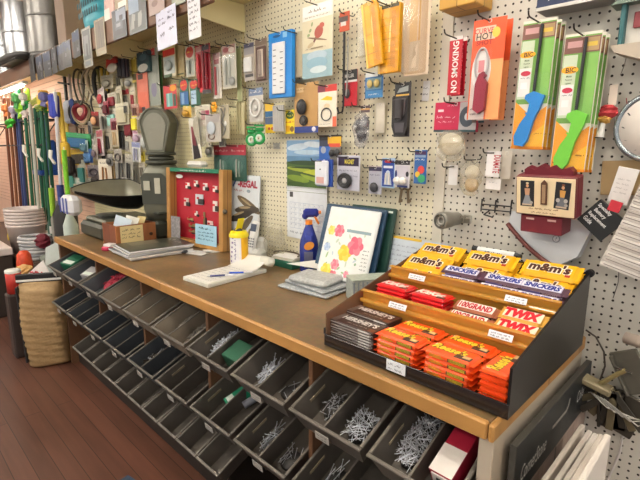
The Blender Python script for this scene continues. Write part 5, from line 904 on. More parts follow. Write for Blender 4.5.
# drive belts and coils
def belt(px, py, rx, rz, y, m, lab, tr=.008, tilt=0, name='drive_belt'):
    p = at(px, py, y); q = MB(); q.tube([(rx*math.cos(a*.2618), .01*math.sin(a*.52), rz*math.sin(a*.2618)) for a in range(24)], tr, M(m, .5), 7, True); q.solo(name, lab, 'belt', p, (0, tilt, R(35)), 'belts and coils on the far pegboard')
belt(79, 87, .045, .14, -.16, '4A4436', 'long dark olive belt hanging leftmost of the belt loops'); belt(84, 86, .05, .13, -.13, '8A7E5E', 'tan belt loop hanging second from left among the belts', .007); belt(90, 85, .08, .13, -.1, 'B9AE96', 'pale cord loop hanging in the middle of the belts', .008, .2); belt(96, 84, .075, .135, -.08, 'D6C8A8', 'cream cord loop hanging third of the belts', .012, -.15); belt(101, 86, .06, .14, -.06, '23221E', 'thick black belt hanging rightmost of the belts', .018)
belt(80, 114, .1, .105, -.1, '3A3A38', 'dark coiled cable below the belts, outer loop of three', .014); belt(81, 114, .08, .085, -.13, 'C8B89A', 'beige coiled cable below the belts, middle loop of three', .01); belt(80, 112, .05, .055, -.15, '8C2430', 'dark red coiled cable below the belts, inner loop of three', .02)
belt(97, 106, .05, .1, -.08, '3C3A38', 'black narrow loop hanging right of the coiled cables', .007)
for k, (px, py) in enumerate(((99, 77), (102, 76), (105, 77), (107, 79))): q = MB(); p = at(px, py, -.1); q.cyl((0, 0, -.09), (.01*(k-1.5), 0, .06), .006, M('C4A028' if k % 2 else '6A6420', .5), .012, 8); q.solo('paint_stick', ['mustard', 'olive', 'golden', 'moss'][k]+' tipped stick hanging behind the thick black belt', 'brush', p, (0, .1*(k-1), 0), 'sticks behind the black belt')
items = [ # px, py, w, h, y, base, header, product colour, product kind, words
 (101, 97, 9, 18, -.12, 'E8E0D8', 'D8C8C4', 'B42838', 'S', 'white card with a red oval product near the belts'),
 (112, 100, 7, 15, -.1, 'C8C0B0', 'D8D0B8', '8C1A2C', 'B', 'clear card with a dark red grip beside the white oval card'),
 (119, 97, 7, 22, -.08, 'D8D0B4', 'E0D8C0', 'A8A48C', 'C', 'cream card with a grey rod beneath the black fabric goods'),
 (126, 99, 6, 20, -.08, 'DCD4BC', 'C04A50', '8E9088', 'C', 'cream card with a small red header stripe and grey rod'),
 (133, 99, 6, 24, -.09, 'CFC6A8', 'E4DCC4', 'B04048', 'C', 'tan card with a thin red rod left of the salmon card'),
 (107, 82, 9, 14, -.07, 'BDB59A', 'A8A088', '8C8878', 'S', 'grey bagged knob under the red tape dispenser'),
 (119, 80, 8, 14, -.07, 'D4CCB0', 'DCD6BE', '6E6A5C', 'C', 'pale card with short dark pins under the black fabric goods'),
 (129, 82, 7, 12, -.07, 'E0D8BC', 'E8E2CC', '9A9A94', 'S', 'pale card with a grey ball beneath the olive yellow pack'),
 (95, 119, 8, 15, -.13, '5A3A30', 'A82A30', 'E0A878', 'S', 'dark pack with a copper cap below the black narrow loop'),
 (104, 120, 7, 22, -.09, 'D0CCC0', 'C8C4B4', 'B8BCB4', 'C', 'grey white card with a pale rod left of the mint card'),
 (112, 118, 9, 18, -.1, 'C8C8BC', 'D4D0C0', '9CD8CC', 'B', 'card with a mint green scrubber'),
 (122, 114, 9, 22, -.09, 'D8D2B4', 'DAD4BA', 'C8C0A0', 'B', 'cream ribbed card right of the mint card'),
 (129, 128, 8, 18, -.1, '9A2434', 'C89A94', '7C1A28', 'B', 'crimson mesh pack in the middle of the far goods'),
 (135, 122, 5, 20, -.08, 'D8D0C8', 'E6DC48', 'E8D820', 'B', 'narrow card with a bright yellow tag'),
 (140, 124, 6, 22, -.08, 'C4BCA8', 'D8D0C0', 'A89C7C', 'C', 'tan narrow card left of the weighing scale head'),
 (137, 137, 6, 14, -.1, 'D4C4CC', 'C890A8', 'B89CB0', 'S', 'pinkish card with a mauve knob'),
 (145, 140, 7, 20, -.08, 'D8D4C8', 'D0CCC0', 'C8CCC8', 'S', 'white card with pale round fittings'),
 (78, 141, 15, 16, -.12, '2E8A54', '4CB070', '2C6CA0', 'B', 'green pack with a teal foot beside the brooms'),
 (91, 141, 9, 14, -.1, 'B8B4A8', 'C8C4B8', 'E6E4E0', 'O', 'card of white rings right of the green pack'),
 (78, 157, 12, 16, -.12, 'D8B840', 'C8A030', '3A3020', 'B', 'mustard yellow pack with dark window below the green pack'),
 (88, 156, 7, 14, -.1, '2A5A9C', '3A6AAC', '5C8CC4', 'B', 'cobalt blue pack right of the mustard pack'),
 (100, 143, 9, 26, -.13, 'D8C8C8', 'B8606C', '9C1E38', 'C', 'card with crimson and white handled tool'),
 (108, 140, 6, 22, -.08, 'C0B8A4', 'CCC4B0', '34342E', 'C', 'tan card with a black rod right of the crimson tool'),
 (115, 136, 8, 22, -.09, 'CCC0A4', 'D8CCB0', 'C8AC84', 'C', 'beige card with a wooden handle'),
 (122, 137, 6, 26, -.1, '3C3834', 'A8A090', '2A2826', 'C', 'black cord pack with a tan header'),
 (128, 144, 7, 16, -.08, 'D0C8B4', 'D8D0BC', '9C9C98', 'C', 'pale pack of grey pins under the crimson mesh pack'),
 (136, 152, 7, 20, -.09, 'D0D0CC', '8890B8', 'A8A8C0', 'C', 'lilac printed card left of the weighing scale'),
 (142, 157, 6, 10, -.1, 'D8C848', 'E8DC60', 'C0A828', 'B', 'small lemon yellow card beside the weighing scale'),
 (70, 178, 8, 22, -.1, 'A8C8B8', '98B8A8', '4C9C8C', 'B', 'sea green pack beside the lime broom handle'),
 (82, 172, 8, 24, -.1, 'B8B8A4', 'C0C0B0', '3C8C84', 'B', 'grey pack with teal blocks under the mustard pack'),
 (94, 171, 9, 12, -.14, '6C6468', '8C8488', '48404A', 'O', 'dark grey wire bundle above the scoop pan'),
 (96, 182, 9, 18, -.12, '3A3030', '4A4040', '221C1C', 'B', 'black work glove pack hanging above the scoop pan'),
 (105, 172, 9, 26, -.1, 'D8CCB8', 'E0D8C8', '9A6A3C', 'C', 'white framed card with a brown wooden handle'),
 (114, 168, 7, 26, -.09, 'C8BCA0', 'D4CAB0', 'D8B070', 'C', 'tan card with an ochre rod right of the wooden handle card'),
 (121, 168, 8, 28, -.1, '8C8880', 'A8A49A', '5C5A58', 'C', 'grey card with a dark steel rod'),
 (129, 168, 7, 28, -.1, 'A8A498', 'B8B4A8', '3A3A3A', 'C', 'grey card with black pliers handles'),
 (135, 175, 7, 28, -.09, 'CCCABC', 'D8D6CA', 'B0B0AC', 'C', 'light grey long pack beside the scale column'),
 (102, 189, 10, 9, -.14, 'A84838', 'B85848', '8C3028', 'S', 'rust red bundle lying above the scoop pan'),
 (85, 186, 10, 16, -.1, 'C8C8BC', 'D0D0C4', 'A8B0A8', 'B', 'pale grey bagged pack above the scoop tip'),
]
items2 = [
 (66, 148, 7, 16, -.1, '4A4A48', '8C8C84', '2E2E30', 'C', 'black scraper card beside the yellow broom'),
 (72, 128, 9, 12, -.1, 'C8A890', 'D8B8A0', '8C6A54', 'B', 'pinkish tan card under the coiled cables'),
 (83, 130, 8, 10, -.09, 'B89C84', 'A88C74', '6C5444', 'C', 'brown card between the coiled cables and the green pack'),
 (90, 128, 6, 14, -.11, '8C8C88', 'A4A4A0', '54545A', 'C', 'steel grey card right of the coiled cables'),
 (84, 146, 6, 12, -.13, '9CB4B8', 'B4C8CC', '5C8494', 'B', 'pale blue card between the green pack and white rings'),
 (95, 152, 6, 14, -.12, 'B4A8A0', 'C8BCB4', '74646C', 'S', 'taupe card right of the cobalt pack'),
 (104, 155, 5, 14, -.1, 'A8A49A', 'C0BCB2', '3E3E40', 'C', 'slim grey card under the crimson handled tool'),
 (110, 160, 6, 12, -.12, '8C8A86', 'B0AEA8', '484644', 'S', 'dull silver card above the tan ochre card'),
 (118, 156, 6, 14, -.11, 'A49C90', 'B8B0A4', '5C5854', 'O', 'grey ring card above the dark steel rod card'),
 (75, 171, 6, 14, -.12, '7C6C58', '8C7C68', '3C3428', 'B', 'dark olive card left of the teal blocks'),
 (75, 190, 8, 12, -.1, 'C8B498', 'B8A488', '8C7454', 'B', 'sandy card low beside the scoop tip'),
 (90, 190, 6, 12, -.11, '9C9C94', 'B4B4AC', '4C4C4C', 'C', 'ash grey card above the scoop edge'),
 (110, 186, 6, 10, -.11, 'A8A498', 'BCB8AC', '6C6862', 'C', 'stone grey card above the middle of the scoop'),
 (117, 186, 5, 10, -.12, '6C6A66', '8C8A86', '2C2C2E', 'C', 'charcoal card above the scoop inside'),
 (126, 184, 6, 12, -.12, 'B0ACA4', 'C4C0B8', '7C7A76', 'S', 'silver grey card near the scale column'),
 (142, 170, 6, 14, -.1, 'C0B8A8', 'D0C8B8', '847C6C', 'C', 'buff card beside the scale column'),
 (114, 124, 5, 12, -.12, '8C3440', 'B8848C', '6C1C2C', 'C', 'maroon slim card under the mint card'),
 (106, 108, 5, 14, -.11, '7A2030', 'A84C58', '5C1420', 'B', 'wine red grip card below the white oval card'),
 (117, 108, 5, 12, -.1, 'CCC8B0', 'DCD8C0', '8C8874', 'O', 'ivory ring card beneath the cream card'),
 (126, 108, 5, 12, -.11, 'B8B4A0', 'C8C4B0', '585850', 'C', 'khaki card under the small red stripe card'),
 (135, 110, 5, 12, -.1, 'A87C6C', 'C09C8C', '6C4438', 'C', 'copper brown card left of the salmon card foot'),
 (148, 116, 6, 12, -.07, 'C8B078', 'D8C088', '9C8448', 'B', 'honey coloured card above the scale head'),
 (158, 112, 5, 12, -.06, 'D0C8A8', 'E0D8B8', 'A49C74', 'C', 'light khaki card above right of the scale head'),
 (187, 112, 7, 12, -.08, 'E8C058', 'F0D068', 'C89828', 'S', 'amber tag card below the narrow blue card'),
 (210, 150, 8, 14, -.07, 'B8B4A4', 'CCC8B8', '74706A', 'S', 'grey bagged fitting under the silver disc pack'),
 (222, 140, 6, 14, -.07, 'A4A094', 'B8B4A8', '5C5A54', 'C', 'dark pin card below the grey wire bundle pack'),
]
items = items + items2
for i, (px, py, w, h, y, bs, hd_, pc, kd, words) in enumerate(items):
    sp = [('r', .04, .74, .96, .98, hd_), ('w', .15, .82, .85, .06, '5A5450')]
    if kd == 'S': sp += [('S', 'product', .5, .38, .34, .28, .014, pc)]
    elif kd == 'B': sp += [('B', 'product', .14, .08, .86, .68, .018, pc, .006)]
    elif kd == 'O': sp += [('O', 'product', .5, .4, .3, .26, .006, pc)]
    else: sp += [('C', 'product', .36, .08, .4, .68, .007, pc), ('C', 'product', .66, .1, .62, .66, .006, pc)]
    sp += [('K', .04, .03, .96, .72, .024)]
    nm = 'carded_product'
    pk(nm, words, 'package', px, py, w, h, y-.02*(i % 3), sp, bs, .003, 1, roll=(i*37 % 9)-4, yaw=(i*53 % 21)-6, hk=None, group=None)
for i, (px, py, lab) in enumerate(((100, 86, 'the white oval card'), (119, 85, 'the cream card with grey rod'), (112, 108, 'the mint scrubber card'), (129, 118, 'the crimson mesh pack'), (100, 129, 'the crimson handled tool'), (78, 132, 'the green pack'), (105, 158, 'the wooden handle card'), (121, 153, 'the dark steel rod card'), (135, 160, 'the light grey long pack'))):
    p = at(px, py, 0); hook(p.x, p.z, -.16, 'steel peg hook holding '+lab)
# --- between scale and red packs
pk('blade_pack', 'clear folded pack with a dark red and black blade beside the scale head', 'package', 195, 138, 9, 42, -.12, [('P', [(.1, 0), (.9, 0), (.6, .5), (.2, .75)], '2A2226'), ('P', [(.15, .35), (.6, .3), (.4, .78), (.2, .8)], '7A2434'), ('r', .05, .82, .95, 1, 'E0DCD0'), CP(.0, 0, 1, 1, .012)], 'D8D4C6', .003, hk='the dark blade pack', roll=-8)
pk('plastic_bag', 'clear hanging bag with a pink label right of the blade pack', 'bag', 203, 126, 15, 42, -.1, [('r', .4, .64, .95, .86, 'B8486A'), ('r', .3, .45, .8, .62, 'E4D0CC'), ('r', .1, .1, .7, .5, 'D0D0BC'), ('G', 0, 0, 1, .9, .015)], 'D4D0BC', .001, hk='the pink labelled bag')
pk('disc_pack', 'clear pack with a round silver disc below an orange flower tag', 'package', 213, 128, 15, 28, -.12, [('r', .05, .7, .95, 1, 'B8B0AC'), ('S', 'silver_disc', .42, .5, .28, .24, .006, 'C4CCD4'), ('O', 'wire_ring', .4, .2, .2, .1, .003, '8A7468'), CP(.02, .03, .98, .9, .02)], 'C4BEB4', .003, hk='the silver disc pack')
q = MB(); p = at(214, 107, -.15)
for k in range(6): q.sph((.018*math.cos(k*1.047), 0, .018*math.sin(k*1.047)), (.012, .006, .012), M('F0A41E', .5), 8, 5)
q.sph((0, -.003, 0), (.01, .006, .01), M('E8C040', .5), 8, 5); q.solo('hanging_flower_tag', 'orange flower shaped tag hanging above the silver disc pack', 'tag', p)
pk('spring_pack', 'grey wire bundle pack hanging right of the orange flower tag', 'package', 224, 122, 10, 34, -.1, [('T', 'wire_bundle', [(.3, .9), (.6, .7), (.3, .5), (.7, .3), (.4, .1)], .004, '8C8A84'), ('T', 'wire_bundle', [(.7, .9), (.4, .6), (.7, .4), (.5, .2)], .003, 'A8A49A'), ('S', 'tag', .7, .45, .12, .08, .004, 'E8E8E4'), CP(.05, .05, .95, .9, .02)], 'C4BCA4', .003, hk='the grey wire bundle pack')
pk('rod_pack', 'sheaf of olive clear rods hanging left of the pulley card', 'package', 240, 117, 8, 36, -.05, [('C', 'rod', .3, .02, .3, .95, .004, 'A8A078'), ('C', 'rod', .6, .02, .6, .95, .004, 'B4AC84')], 'C8C098', .002, hk='the olive rods')
# ------------------------------------------------------------------ overhead shelf along the far wall
SX0, SX1 = -9.6, -1.44
BEAM = plankmat('shelf_edge_wood', '6E4C36', '60422E', .5, 5, '3A261C', .5)
sh = thing('overhead_shelf', 'long overhead wooden shelf with a brown front edge and cream brackets', 'shelf', ((SX0+SX1)/2, -.17, 2.257)); sox = (SX0+SX1)/2
q = MB(); q.box((0, 0, .012), (SX1-SX0, .325, .022), CREAM); q.part('shelf_board', sh, 'cream painted board')
q = MB(); q.box((0, -.172, -.04), (SX1-SX0, .02, .135), BEAM, .004); q.part('front_edge', sh, 'brown wooden front edge')
for x in (-1.68, -2.90, -4.12):
    q = MB(); X = Matrix(((0, 1, 0, x-sox), (1, 0, 0, .17), (0, 0, 1, -2.257), (0, 0, 0, 1))); q.prism([(-.33, 2.256), (-.33, 2.15), (-.002, 2.118), (-.002, 2.256)], .014, CREAM, X); q.part('bracket', sh, 'cream painted bracket')
# fluorescent strip under the far end
fx = thing('strip_light', 'long white fluorescent strip light under the far end of the overhead shelf', 'light', (-6.9, -.30, 2.145))
q = MB(); q.box((0, 0, -.012), (4.2, .05, .024), WHITE, .003); q.part('housing', fx); q = MB(); q.cyl((-2.05, -.012, -.038), (2.05, -.012, -.038), .014, M('FFF4E6', .4, 0, 0, emit=26)); q.part('tube', fx)
# pictures and notes hanging from the front edge
def hung(px, py0, py1, w, lab, base, pics, name='hanging_photo', cat='photo', group='prints hanging from the overhead shelf', y=-.36, rz=0):
    pk(name, lab, cat, px, (py0+py1)/2, w, py1-py0, y, pics, base, .0025, group=group, yaw=rz)
def bwpic(seed, sky='757B88'):
    g = random.Random(seed); o = [('r', .06, .04, .94, .96, '393A3F'), ('r', .06, .62, .94, .96, sky)]
    for k in range(7): u = g.uniform(.1, .7); v = g.uniform(.08, .55); o.append(('r', u, v, u+g.uniform(.1, .28), v+g.uniform(.08, .3), g.choice(['22242A', '33353B', '15161B', '75767C', '3C3E45'])))
    return o
for i, (px, y0, y1, w, sky, lab) in enumerate(((32, 56, 82, 7, '434342', 'leftmost pale grey print hanging from the shelf edge, with a dark foot'), (39.5, 55, 80, 7, '213255', 'blue and grey print hanging second from left on the shelf edge'), (47, 51, 77, 7, '1B2E53', 'blue topped grey print hanging third from left on the shelf edge'), (54, 47, 74, 7, '393E49', 'grey print hanging fourth from left on the shelf edge'), (60.5, 44, 71, 7, '293857', 'blue grey print hanging fifth from left on the shelf edge'), (67, 40, 68, 7.5, '192F55', 'blue printed sheet hanging left of the larger blue street print'), (76, 30, 58, 9.5, '162E55', 'blue skied street print hanging below the teal basket'))):
    hung(px, y0, y1, w, lab, '4D4C4C', bwpic(i, sky), rz=-4+3*(i % 3))
hung(87, 27, 68, 9, 'tall grey print in a pale frame hanging right of the street print', '8B877C', [('r', .1, .2, .9, .94, '3F4247'), ('r', .2, .3, .7, .8, '686A6D'), ('r', .4, .24, .6, .6, '3C3F45'), ('r', .15, .04, .8, .16, '6A7073')])
hung(100, 18, 56, 10.5, 'tall tan print of bare trees hanging from the shelf edge', '8B7E62', [('r', .1, .12, .9, .94, '5F4F3C'), ('P', [(.3, .14), (.4, .14), (.5, .9), (.42, .9)], '504133'), ('P', [(.6, .14), (.68, .14), (.55, .8), (.5, .8)], '45382D'), ('P', [(.75, .2), (.8, .2), (.7, .9), (.66, .9)], '584839'), ('r', .1, .12, .9, .2, '88755B')])
hung(119, 8, 39, 14, 'dark blue grey print of a machine hanging from the shelf edge', '61646A', [('r', .04, .04, .96, .96, '222736'), ('r', .3, .55, .98, .95, '7F889B'), ('r', .2, .3, .75, .6, '454A58'), ('r', .3, .4, .6, .52, '8B8E98'), ('e', .4, .2, .2, .12, '1A1E2C'), ('r', .55, .6, .8, .75, '2C303E'), ('r', .06, .04, .9, .12, '393A3F')])
hung(137, -10, 33, 18, 'large grey print of pale horses hanging from the shelf edge', '5C6265', [('r', .04, .04, .96, .98, '3E454A'), ('r', .04, .5, .6, .98, '7C8EA4'), ('P', [(.1, .1), (.3, .1), (.4, .45), (.2, .5)], '858581'), ('P', [(.5, .1), (.7, .15), (.8, .5), (.55, .45)], '91918D'), ('r', .3, .05, .5, .3, '2D3235'), ('r', .75, .4, .95, .9, '383E42'), ('r', .04, .04, .96, .12, '424748')])
hung(156, -14, 14, 16, 'pinkish brown printed sheet hanging above the left price note', '8B7670', [('r', .04, .05, .96, .95, '987F79'), ('e', .4, .4, .2, .12, '795E58'), ('e', .7, .6, .15, .1, 'AA9891'), ('e', .3, .7, .12, .1, '6A504C')])
hung(178, -16, 5, 14, 'greenish printed sheet hanging above the right price note', '767F70', [('r', .05, .05, .95, .95, '858B79'), ('e', .5, .5, .2, .2, '525E48')])
hung(166, 8, 48, 24, 'large lilac white handwritten price note hanging from the shelf edge', 'D2D4EA', [('w', .12, .76, .42, .07, '5A5A80'), ('w', .12, .62, .5, .08, '3A3A60'), ('w', .62, .84, .85, .07, '5A5A80'), ('w', .6, .7, .96, .08, '3A3A60'), ('w', .2, .34, .46, .1, '4A4460'), ('w', .64, .4, .92, .1, '4A4460')], 'price_note', 'note', 'handwritten notes on the shelf edge', -.365, -5)
hung(194, -4, 39, 14, 'narrow white handwritten note with six lines hanging at the shelf end', 'DCDCE2', [('w', .1, .88-.135*k, .9-.1*(k % 2), .07, '4A4A5A') for k in range(6)], 'handwritten_note', 'note', 'handwritten notes on the shelf edge', -.365, -4)
# on top of the shelf
ZS = 2.2805
def galv(x, r, h, lab, m, n=24):
    q = MB(); vs = []; N = n*2
    for z in (0, h):
        for i in range(N): a = 6.28319*i/N; rr = r*(1 if i % 2 else .955); vs.append((rr*math.cos(a), rr*math.sin(a), z))
    q.add(vs, [(i, (i+1) % N, N+(i+1) % N, N+i) for i in range(N)], m, True); q.lathe([(0, .004), (r*.94, .004)], m, 24)
    for z in (.02, .045, h*.55): q.lathe([(r*.99, z-.008), (r*1.03, z), (r*.99, z+.008)], m, 32)
    q.solo('galvanized_can', lab, 'trash can', (x, -.175, ZS+.0005), (0, 0, .1), 'galvanized cans on the overhead shelf')
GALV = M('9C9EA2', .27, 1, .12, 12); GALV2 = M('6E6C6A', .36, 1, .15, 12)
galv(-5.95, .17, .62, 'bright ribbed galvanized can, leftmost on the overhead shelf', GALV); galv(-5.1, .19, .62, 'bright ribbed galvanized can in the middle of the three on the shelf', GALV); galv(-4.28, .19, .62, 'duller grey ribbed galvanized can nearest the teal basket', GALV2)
galv(-6.9, .17, .62, 'dull dark grey ribbed galvanized can at the far left shelf end', GALV2)  # same dull grey metal as the can nearest the basket
p = at(39, 49, -.24); q = MB(); q.sph((0, 0, 0), (.42, .1, .045), M('3E3C3A', .5, 0, .2), 18, 8); q.box((0, 0, -.03), (.6, .14, .02), M('33302E', .5), .008); q.solo('roasting_pan', 'dark grey oval pan lying on the shelf edge before the galvanized cans', 'pan', (-4.72, -.385, ZS+.04), (0, 0, R(2)))
# teal laundry basket
bk0, bk1 = at(71, 5, -.19), at(107, 5, -.19)
kx_ = at(90, 8, -.3).x
bk = thing('laundry_basket', 'teal plastic laundry basket with rows of oval holes on the overhead shelf', 'basket', (kx_+.06, -.205, ZS+.0005))
TEAL = M('2E97A8', .4, 0, .06, 15); bw_, bd_ = .42, .14
q = MB(); N = 40
def bring(z, s, off=0): return [((bw_*.5*s+off)*math.copysign(abs(math.cos(6.28319*i/N))**.6, math.cos(6.28319*i/N)), (bd_*s+off)*math.copysign(abs(math.sin(6.28319*i/N))**.6, math.sin(6.28319*i/N)), z) for i in range(N)]
prof = [(.0, .55), (.004, .8), (.04, .9), (.08, .94), (.3, 1.04), (.305, 1.08), (.29, 1.1)]
rings = [bring(z, s) for z, s in prof]; vs = [v for r0 in rings for v in r0]
q.add(vs, [(i*N+j, i*N+(j+1) % N, (i+1)*N+(j+1) % N, (i+1)*N+j) for i in range(len(prof)-1) for j in range(N)], TEAL, True); q.add(rings[0], [tuple(range(N))[::-1]], TEAL)
for row in range(3):
    for i in range(9):
        x = -bw_*.38+bw_*.76*i/8; s = .94+(.115+.06*row-.08)/.22*.1; X = Tr(x, -bd_*s-.001-.004*(1-abs(x)/bw_*2), .115+.06*row) @ FRONT; q.disc(0, 0, .013, .022, M('16505C', .6), X, 14)
    for i in range(4):
        y = -bd_*.6+bd_*1.2*i/3; s = .94+(.115+.06*row-.08)/.22*.1; q.disc(0, 0, .013, .022, M('16505C', .6), Tr(bw_*.5*s+.0015, y, .115+.06*row) @ RIGHT, 14)
q.part('body', bk)
for i, (px, w, cc, lab) in enumerate(((111, .22, 'D8B8B0', 'pale pink box on the overhead shelf beside the teal basket'), (127, .24, 'B8A890', 'tan cardboard box on the overhead shelf above the machine print'))):
    p = at(px, 5, -.2); q = MB(); q.box((0, 0, .08), (w, .2, .16), M(cc, .6, 0, .1), .004); q.rect(-w*.3, .03, w*.2, .1, M('E8E4DC', .5), Tr(0, -.1006, 0) @ FRONT); q.solo('carton', lab, 'box', (p.x+.17, -.2, ZS+.0005), (0, 0, 0), 'cartons on the overhead shelf')
p = at(86, 20, -.2); q = MB(); q.box((0, 0, .2), (.2, .24, .4), M('8A7668', .65, 0, .15, 8), .004); q.solo('carton', 'tall brown cardboard carton on the shelf between the cans and basket', 'box', (-3.72, -.15, ZS+.0005), (0, 0, 0), 'cartons on the overhead shelf')
# ------------------------------------------------------------------ broom and handle rack at the far end
rk0 = thing('tool_rack', 'black wire rack rails on the far wall holding broom handles', 'rack', (-5.2, -.2, 1.78))
for zz, yy in ((0, -.1), (0, .06), (-.24, -.1)): q = MB(); q.tube([(-1.5, yy, zz), (.75, yy, zz)], .009, BLACK); q.part('rail', rk0)
for x in (-1.4, -.3, .7): q = MB(); q.tube([(x, .19, 0), (x, -.1, 0)], .008, BLACK); q.tube([(x, .06, 0), (x, -.1, -.24)], .006, BLACK); q.part('arm', rk0)
def pole(px, py0, py1, y, cm, lab, r=.014, tip=None, top=None, name='broom_pole', lean=None):
    a, b_ = at(px, py0, y), at(lean if lean else px+(py1-py0)*.085, py1, y); b_.y = y
    c_ = b_; L = (a-c_).length; t = thing(name, lab, 'handle', c_, (0, 0, 0), 'handles and brooms in the far rack'); d = a-c_
    q = MB(); q.cyl((0, 0, 0), d, r, M(cm, .4, 0, .1, 10), n=10); q.part('pole', t)
    if tip: q = MB(); q.cyl(-d.normalized()*.07, (0, 0, 0), r*.9, M(tip, .4), n=10); q.part('threaded_tip', t, 'pale threaded tip')
    q = MB(); q.tube([d+V((.01*math.cos(k*.785), 0, .012+.012*math.sin(k*.785))) for k in range(8)], .0025, WHITE, 4, True); q.part('hanging_loop', t)
    if top: q = MB(); q.box(d+V((0, 0, .05)), (.07, .04, .12), M(top, .45), .01); q.part('grip', t)
    return t
P = [(19, 100, 222, '1F5A44', 'dark green handle hanging leftmost of the green handles', 'E4E2DA', '2A7A4A'), (24, 101, 216, '2A6A4C', 'mid green handle hanging second of the green handles', 'DAD8D0', None), (30, 104, 218, 'C8C8BC', 'white handle hanging between the green handles', 'E4E2DA', None), (28, 100, 226, '1E5E46', 'deep green handle hanging third of the green handles', 'E4E2DA', '9AC83A'), (35, 108, 230, '236650', 'teal green handle hanging with a long white tip', 'E8E6E0', None), (41, 108, 226, '1C5440', 'forest green handle hanging fifth of the green handles', 'E8E6E0', 'D8C23A'), (38, 106, 224, '2E7A56', 'light green handle hanging just left of the forest green one', 'E4E2DA', None), (46, 112, 220, '1F5C46', 'dark green handle hanging rightmost of the green handles', 'E4E2DA', '3A9A4A')]
for i, (px, y0, y1, cm, lab, tip, top) in enumerate(P): pole(px, y0, y1, -.26-.05*(i % 3), cm, lab, .016, tip, top)
for i, (px, cm, lab) in enumerate(((4, '7A4A34', 'reddish brown wooden handle at the far left of the rack'), (8, '8C5A3C', 'tan brown wooden handle beside the reddish one'), (12, '6A4030', 'dark brown wooden handle third from the far left'), (15, '2E3C6C', 'navy blue handle beside the brown wooden handles'), (17, '3A4A7C', 'slate blue handle left of the green handles'))): pole(px, 98, 214-i*2, -.3, cm, lab, .016)
pole(55, 92, 190, -.34, 'D8DAE0', 'white handle with a cobalt blue grip at its foot', .015, None, None, lean=61); q = MB(); p = at(54, 106, -.34); q.box((0, 0, 0), (.12, .06, .2), M('2E3FA8', .4), .02); q.solo('scrub_brush', 'cobalt blue brush head above the white handle in the rack', 'brush', p, (0, .1, 0))
q = MB(); a, b_ = at(60, 185, -.36), at(62, 205, -.36); q.cyl(b_-a, (0, 0, 0), .028, M('2E3C7C', .4)); q.solo('rubber_sleeve', 'navy grip at the foot of the white handle', 'handle', a)
pole(64, 150, 212, -.4, '7ABF2C', 'lime green handle standing right of the white handle', .018); pole(51, 188, 216, -.36, '9ACB3A', 'short lime handle among the green handles', .022)
# coloured heads standing along the top of the rack
hd = [(6, 108, .16, .16, 'E0884A', 'orange brush head at the far left top of the rack'), (13, 110, .1, .14, 'A89AB0', 'lilac grey brush head beside the orange one'), (10, 122, .2, .1, '3CB02E', 'bright green block brush at the far left rail'), (19, 107, .1, .2, '8CC82C', 'lime green squeegee head standing on the rack'), (23, 97, .06, .14, 'E8E6DC', 'white stick end standing on the rack behind the lime head'), (16, 98, .1, .18, '4C9A54', 'leaf green broom head at the top of the rack'), (27, 104, .14, .07, '2C9A4C', 'green oval scrub head on the rack'), (35, 101, .2, .05, 'D8E07C', 'pale lime flat head lying across the rack'), (44, 97, .12, .14, '5C5A8C', 'violet grey brush with a yellow crown'), (43, 92, .1, .05, 'E8B02C', 'amber cap on top of the violet brush'), (50, 104, .1, .09, 'E8B822', 'yellow round brush head on the rack'), (40, 107, .14, .06, '8CA84C', 'olive green flat head on the rack'), (32, 111, .14, .09, 'D8C8BC', 'beige bristle head on the rack'), (25, 113, .12, .08, 'E0D4D0', 'pale pink bristle head on the rack')]
for i, (px, py, w, h, cm, lab) in enumerate(hd):
    p = at(px, py, -.3-.03*(i % 3)); q = MB(); q.box((0, 0, 0), (w, .07, h*.55), M(cm, .45), .02)
    for k in range(5): q.cyl((-w*.35+w*.7*k/4, 0, -h*.2), (-w*.45+w*.9*k/4, -.01, -h*.55), .009, M(cm, .7, 0, .3, 60), .012, 6)
    q.solo('scrub_brush', lab, 'brush', p, (0, .2*math.sin(i*1.7), 0), 'brush heads along the top of the rack')
# cotton gloves tied on the handles
for i, (px, py, lab) in enumerate(((25, 151, 'white cotton glove shaped hook tied at the left green handles'), (40, 155, 'white glove shaped hook tied at the middle green handles'), (52, 157, 'white glove shaped hook tied near the blue dustpan'))):
    p = at(px, py, -.42); q = MB(); mg_ = M('E8E4DC', .5)
    for k in range(3): q.tube([(-.045+.03*k, 0, .055), (-.03+.02*k, -.01, .0), (.005, 0, -.03)], .009, mg_)
    q.tube([(.005, 0, -.03), (.05, 0, -.05)], .012, mg_); q.solo('hanging_glove', lab, 'clip', p, (0, 0, 0), 'white clips on the handles')
p = at(50, 162, -.2); q = MB(); q.box((0, 0, .06), (.26, .08, .3), M('1E4C9C', .4), .02); q.box((0, -.05, -.1), (.28, .16, .05), M('1A4490', .4), .01); q.cyl((0, 0, .2), (0, 0, .45), .016, M('1E4C9C', .4)); q.solo('dustpan', 'royal blue upright dustpan hanging among the handles', 'dustpan', (p.x, -.2, p.z))
p = at(66, 160, -.3); q = MB(); q.box((0, 0, .05), (.12, .06, .2), M('E0B83A', .6), .02); q.box((.06, .0, -.05), (.12, .08, .16), M('241E1C', .6), .03); q.cyl((0, 0, .15), (-.03, 0, .55), .02, M('E8C44A', .5)); q.solo('push_broom', 'yellow broom with black bristles hanging right of the dustpan', 'broom', p)
p = at(43, 137, -.12); q = MB(); q.box((0, 0, 0), (.16, .03, .38), M('B8744C', .6, 0, .1), .004); q.solo('carded_sign', 'tan brown card hanging behind the green handles', 'card', p)
p = at(66, 128, -.15); q = MB(); q.box((0, 0, 0), (.1, .05, .34), M('E8C860', .5), .02); q.solo('hanging_mop', 'pale yellow mop head above the yellow broom', 'mop', p)
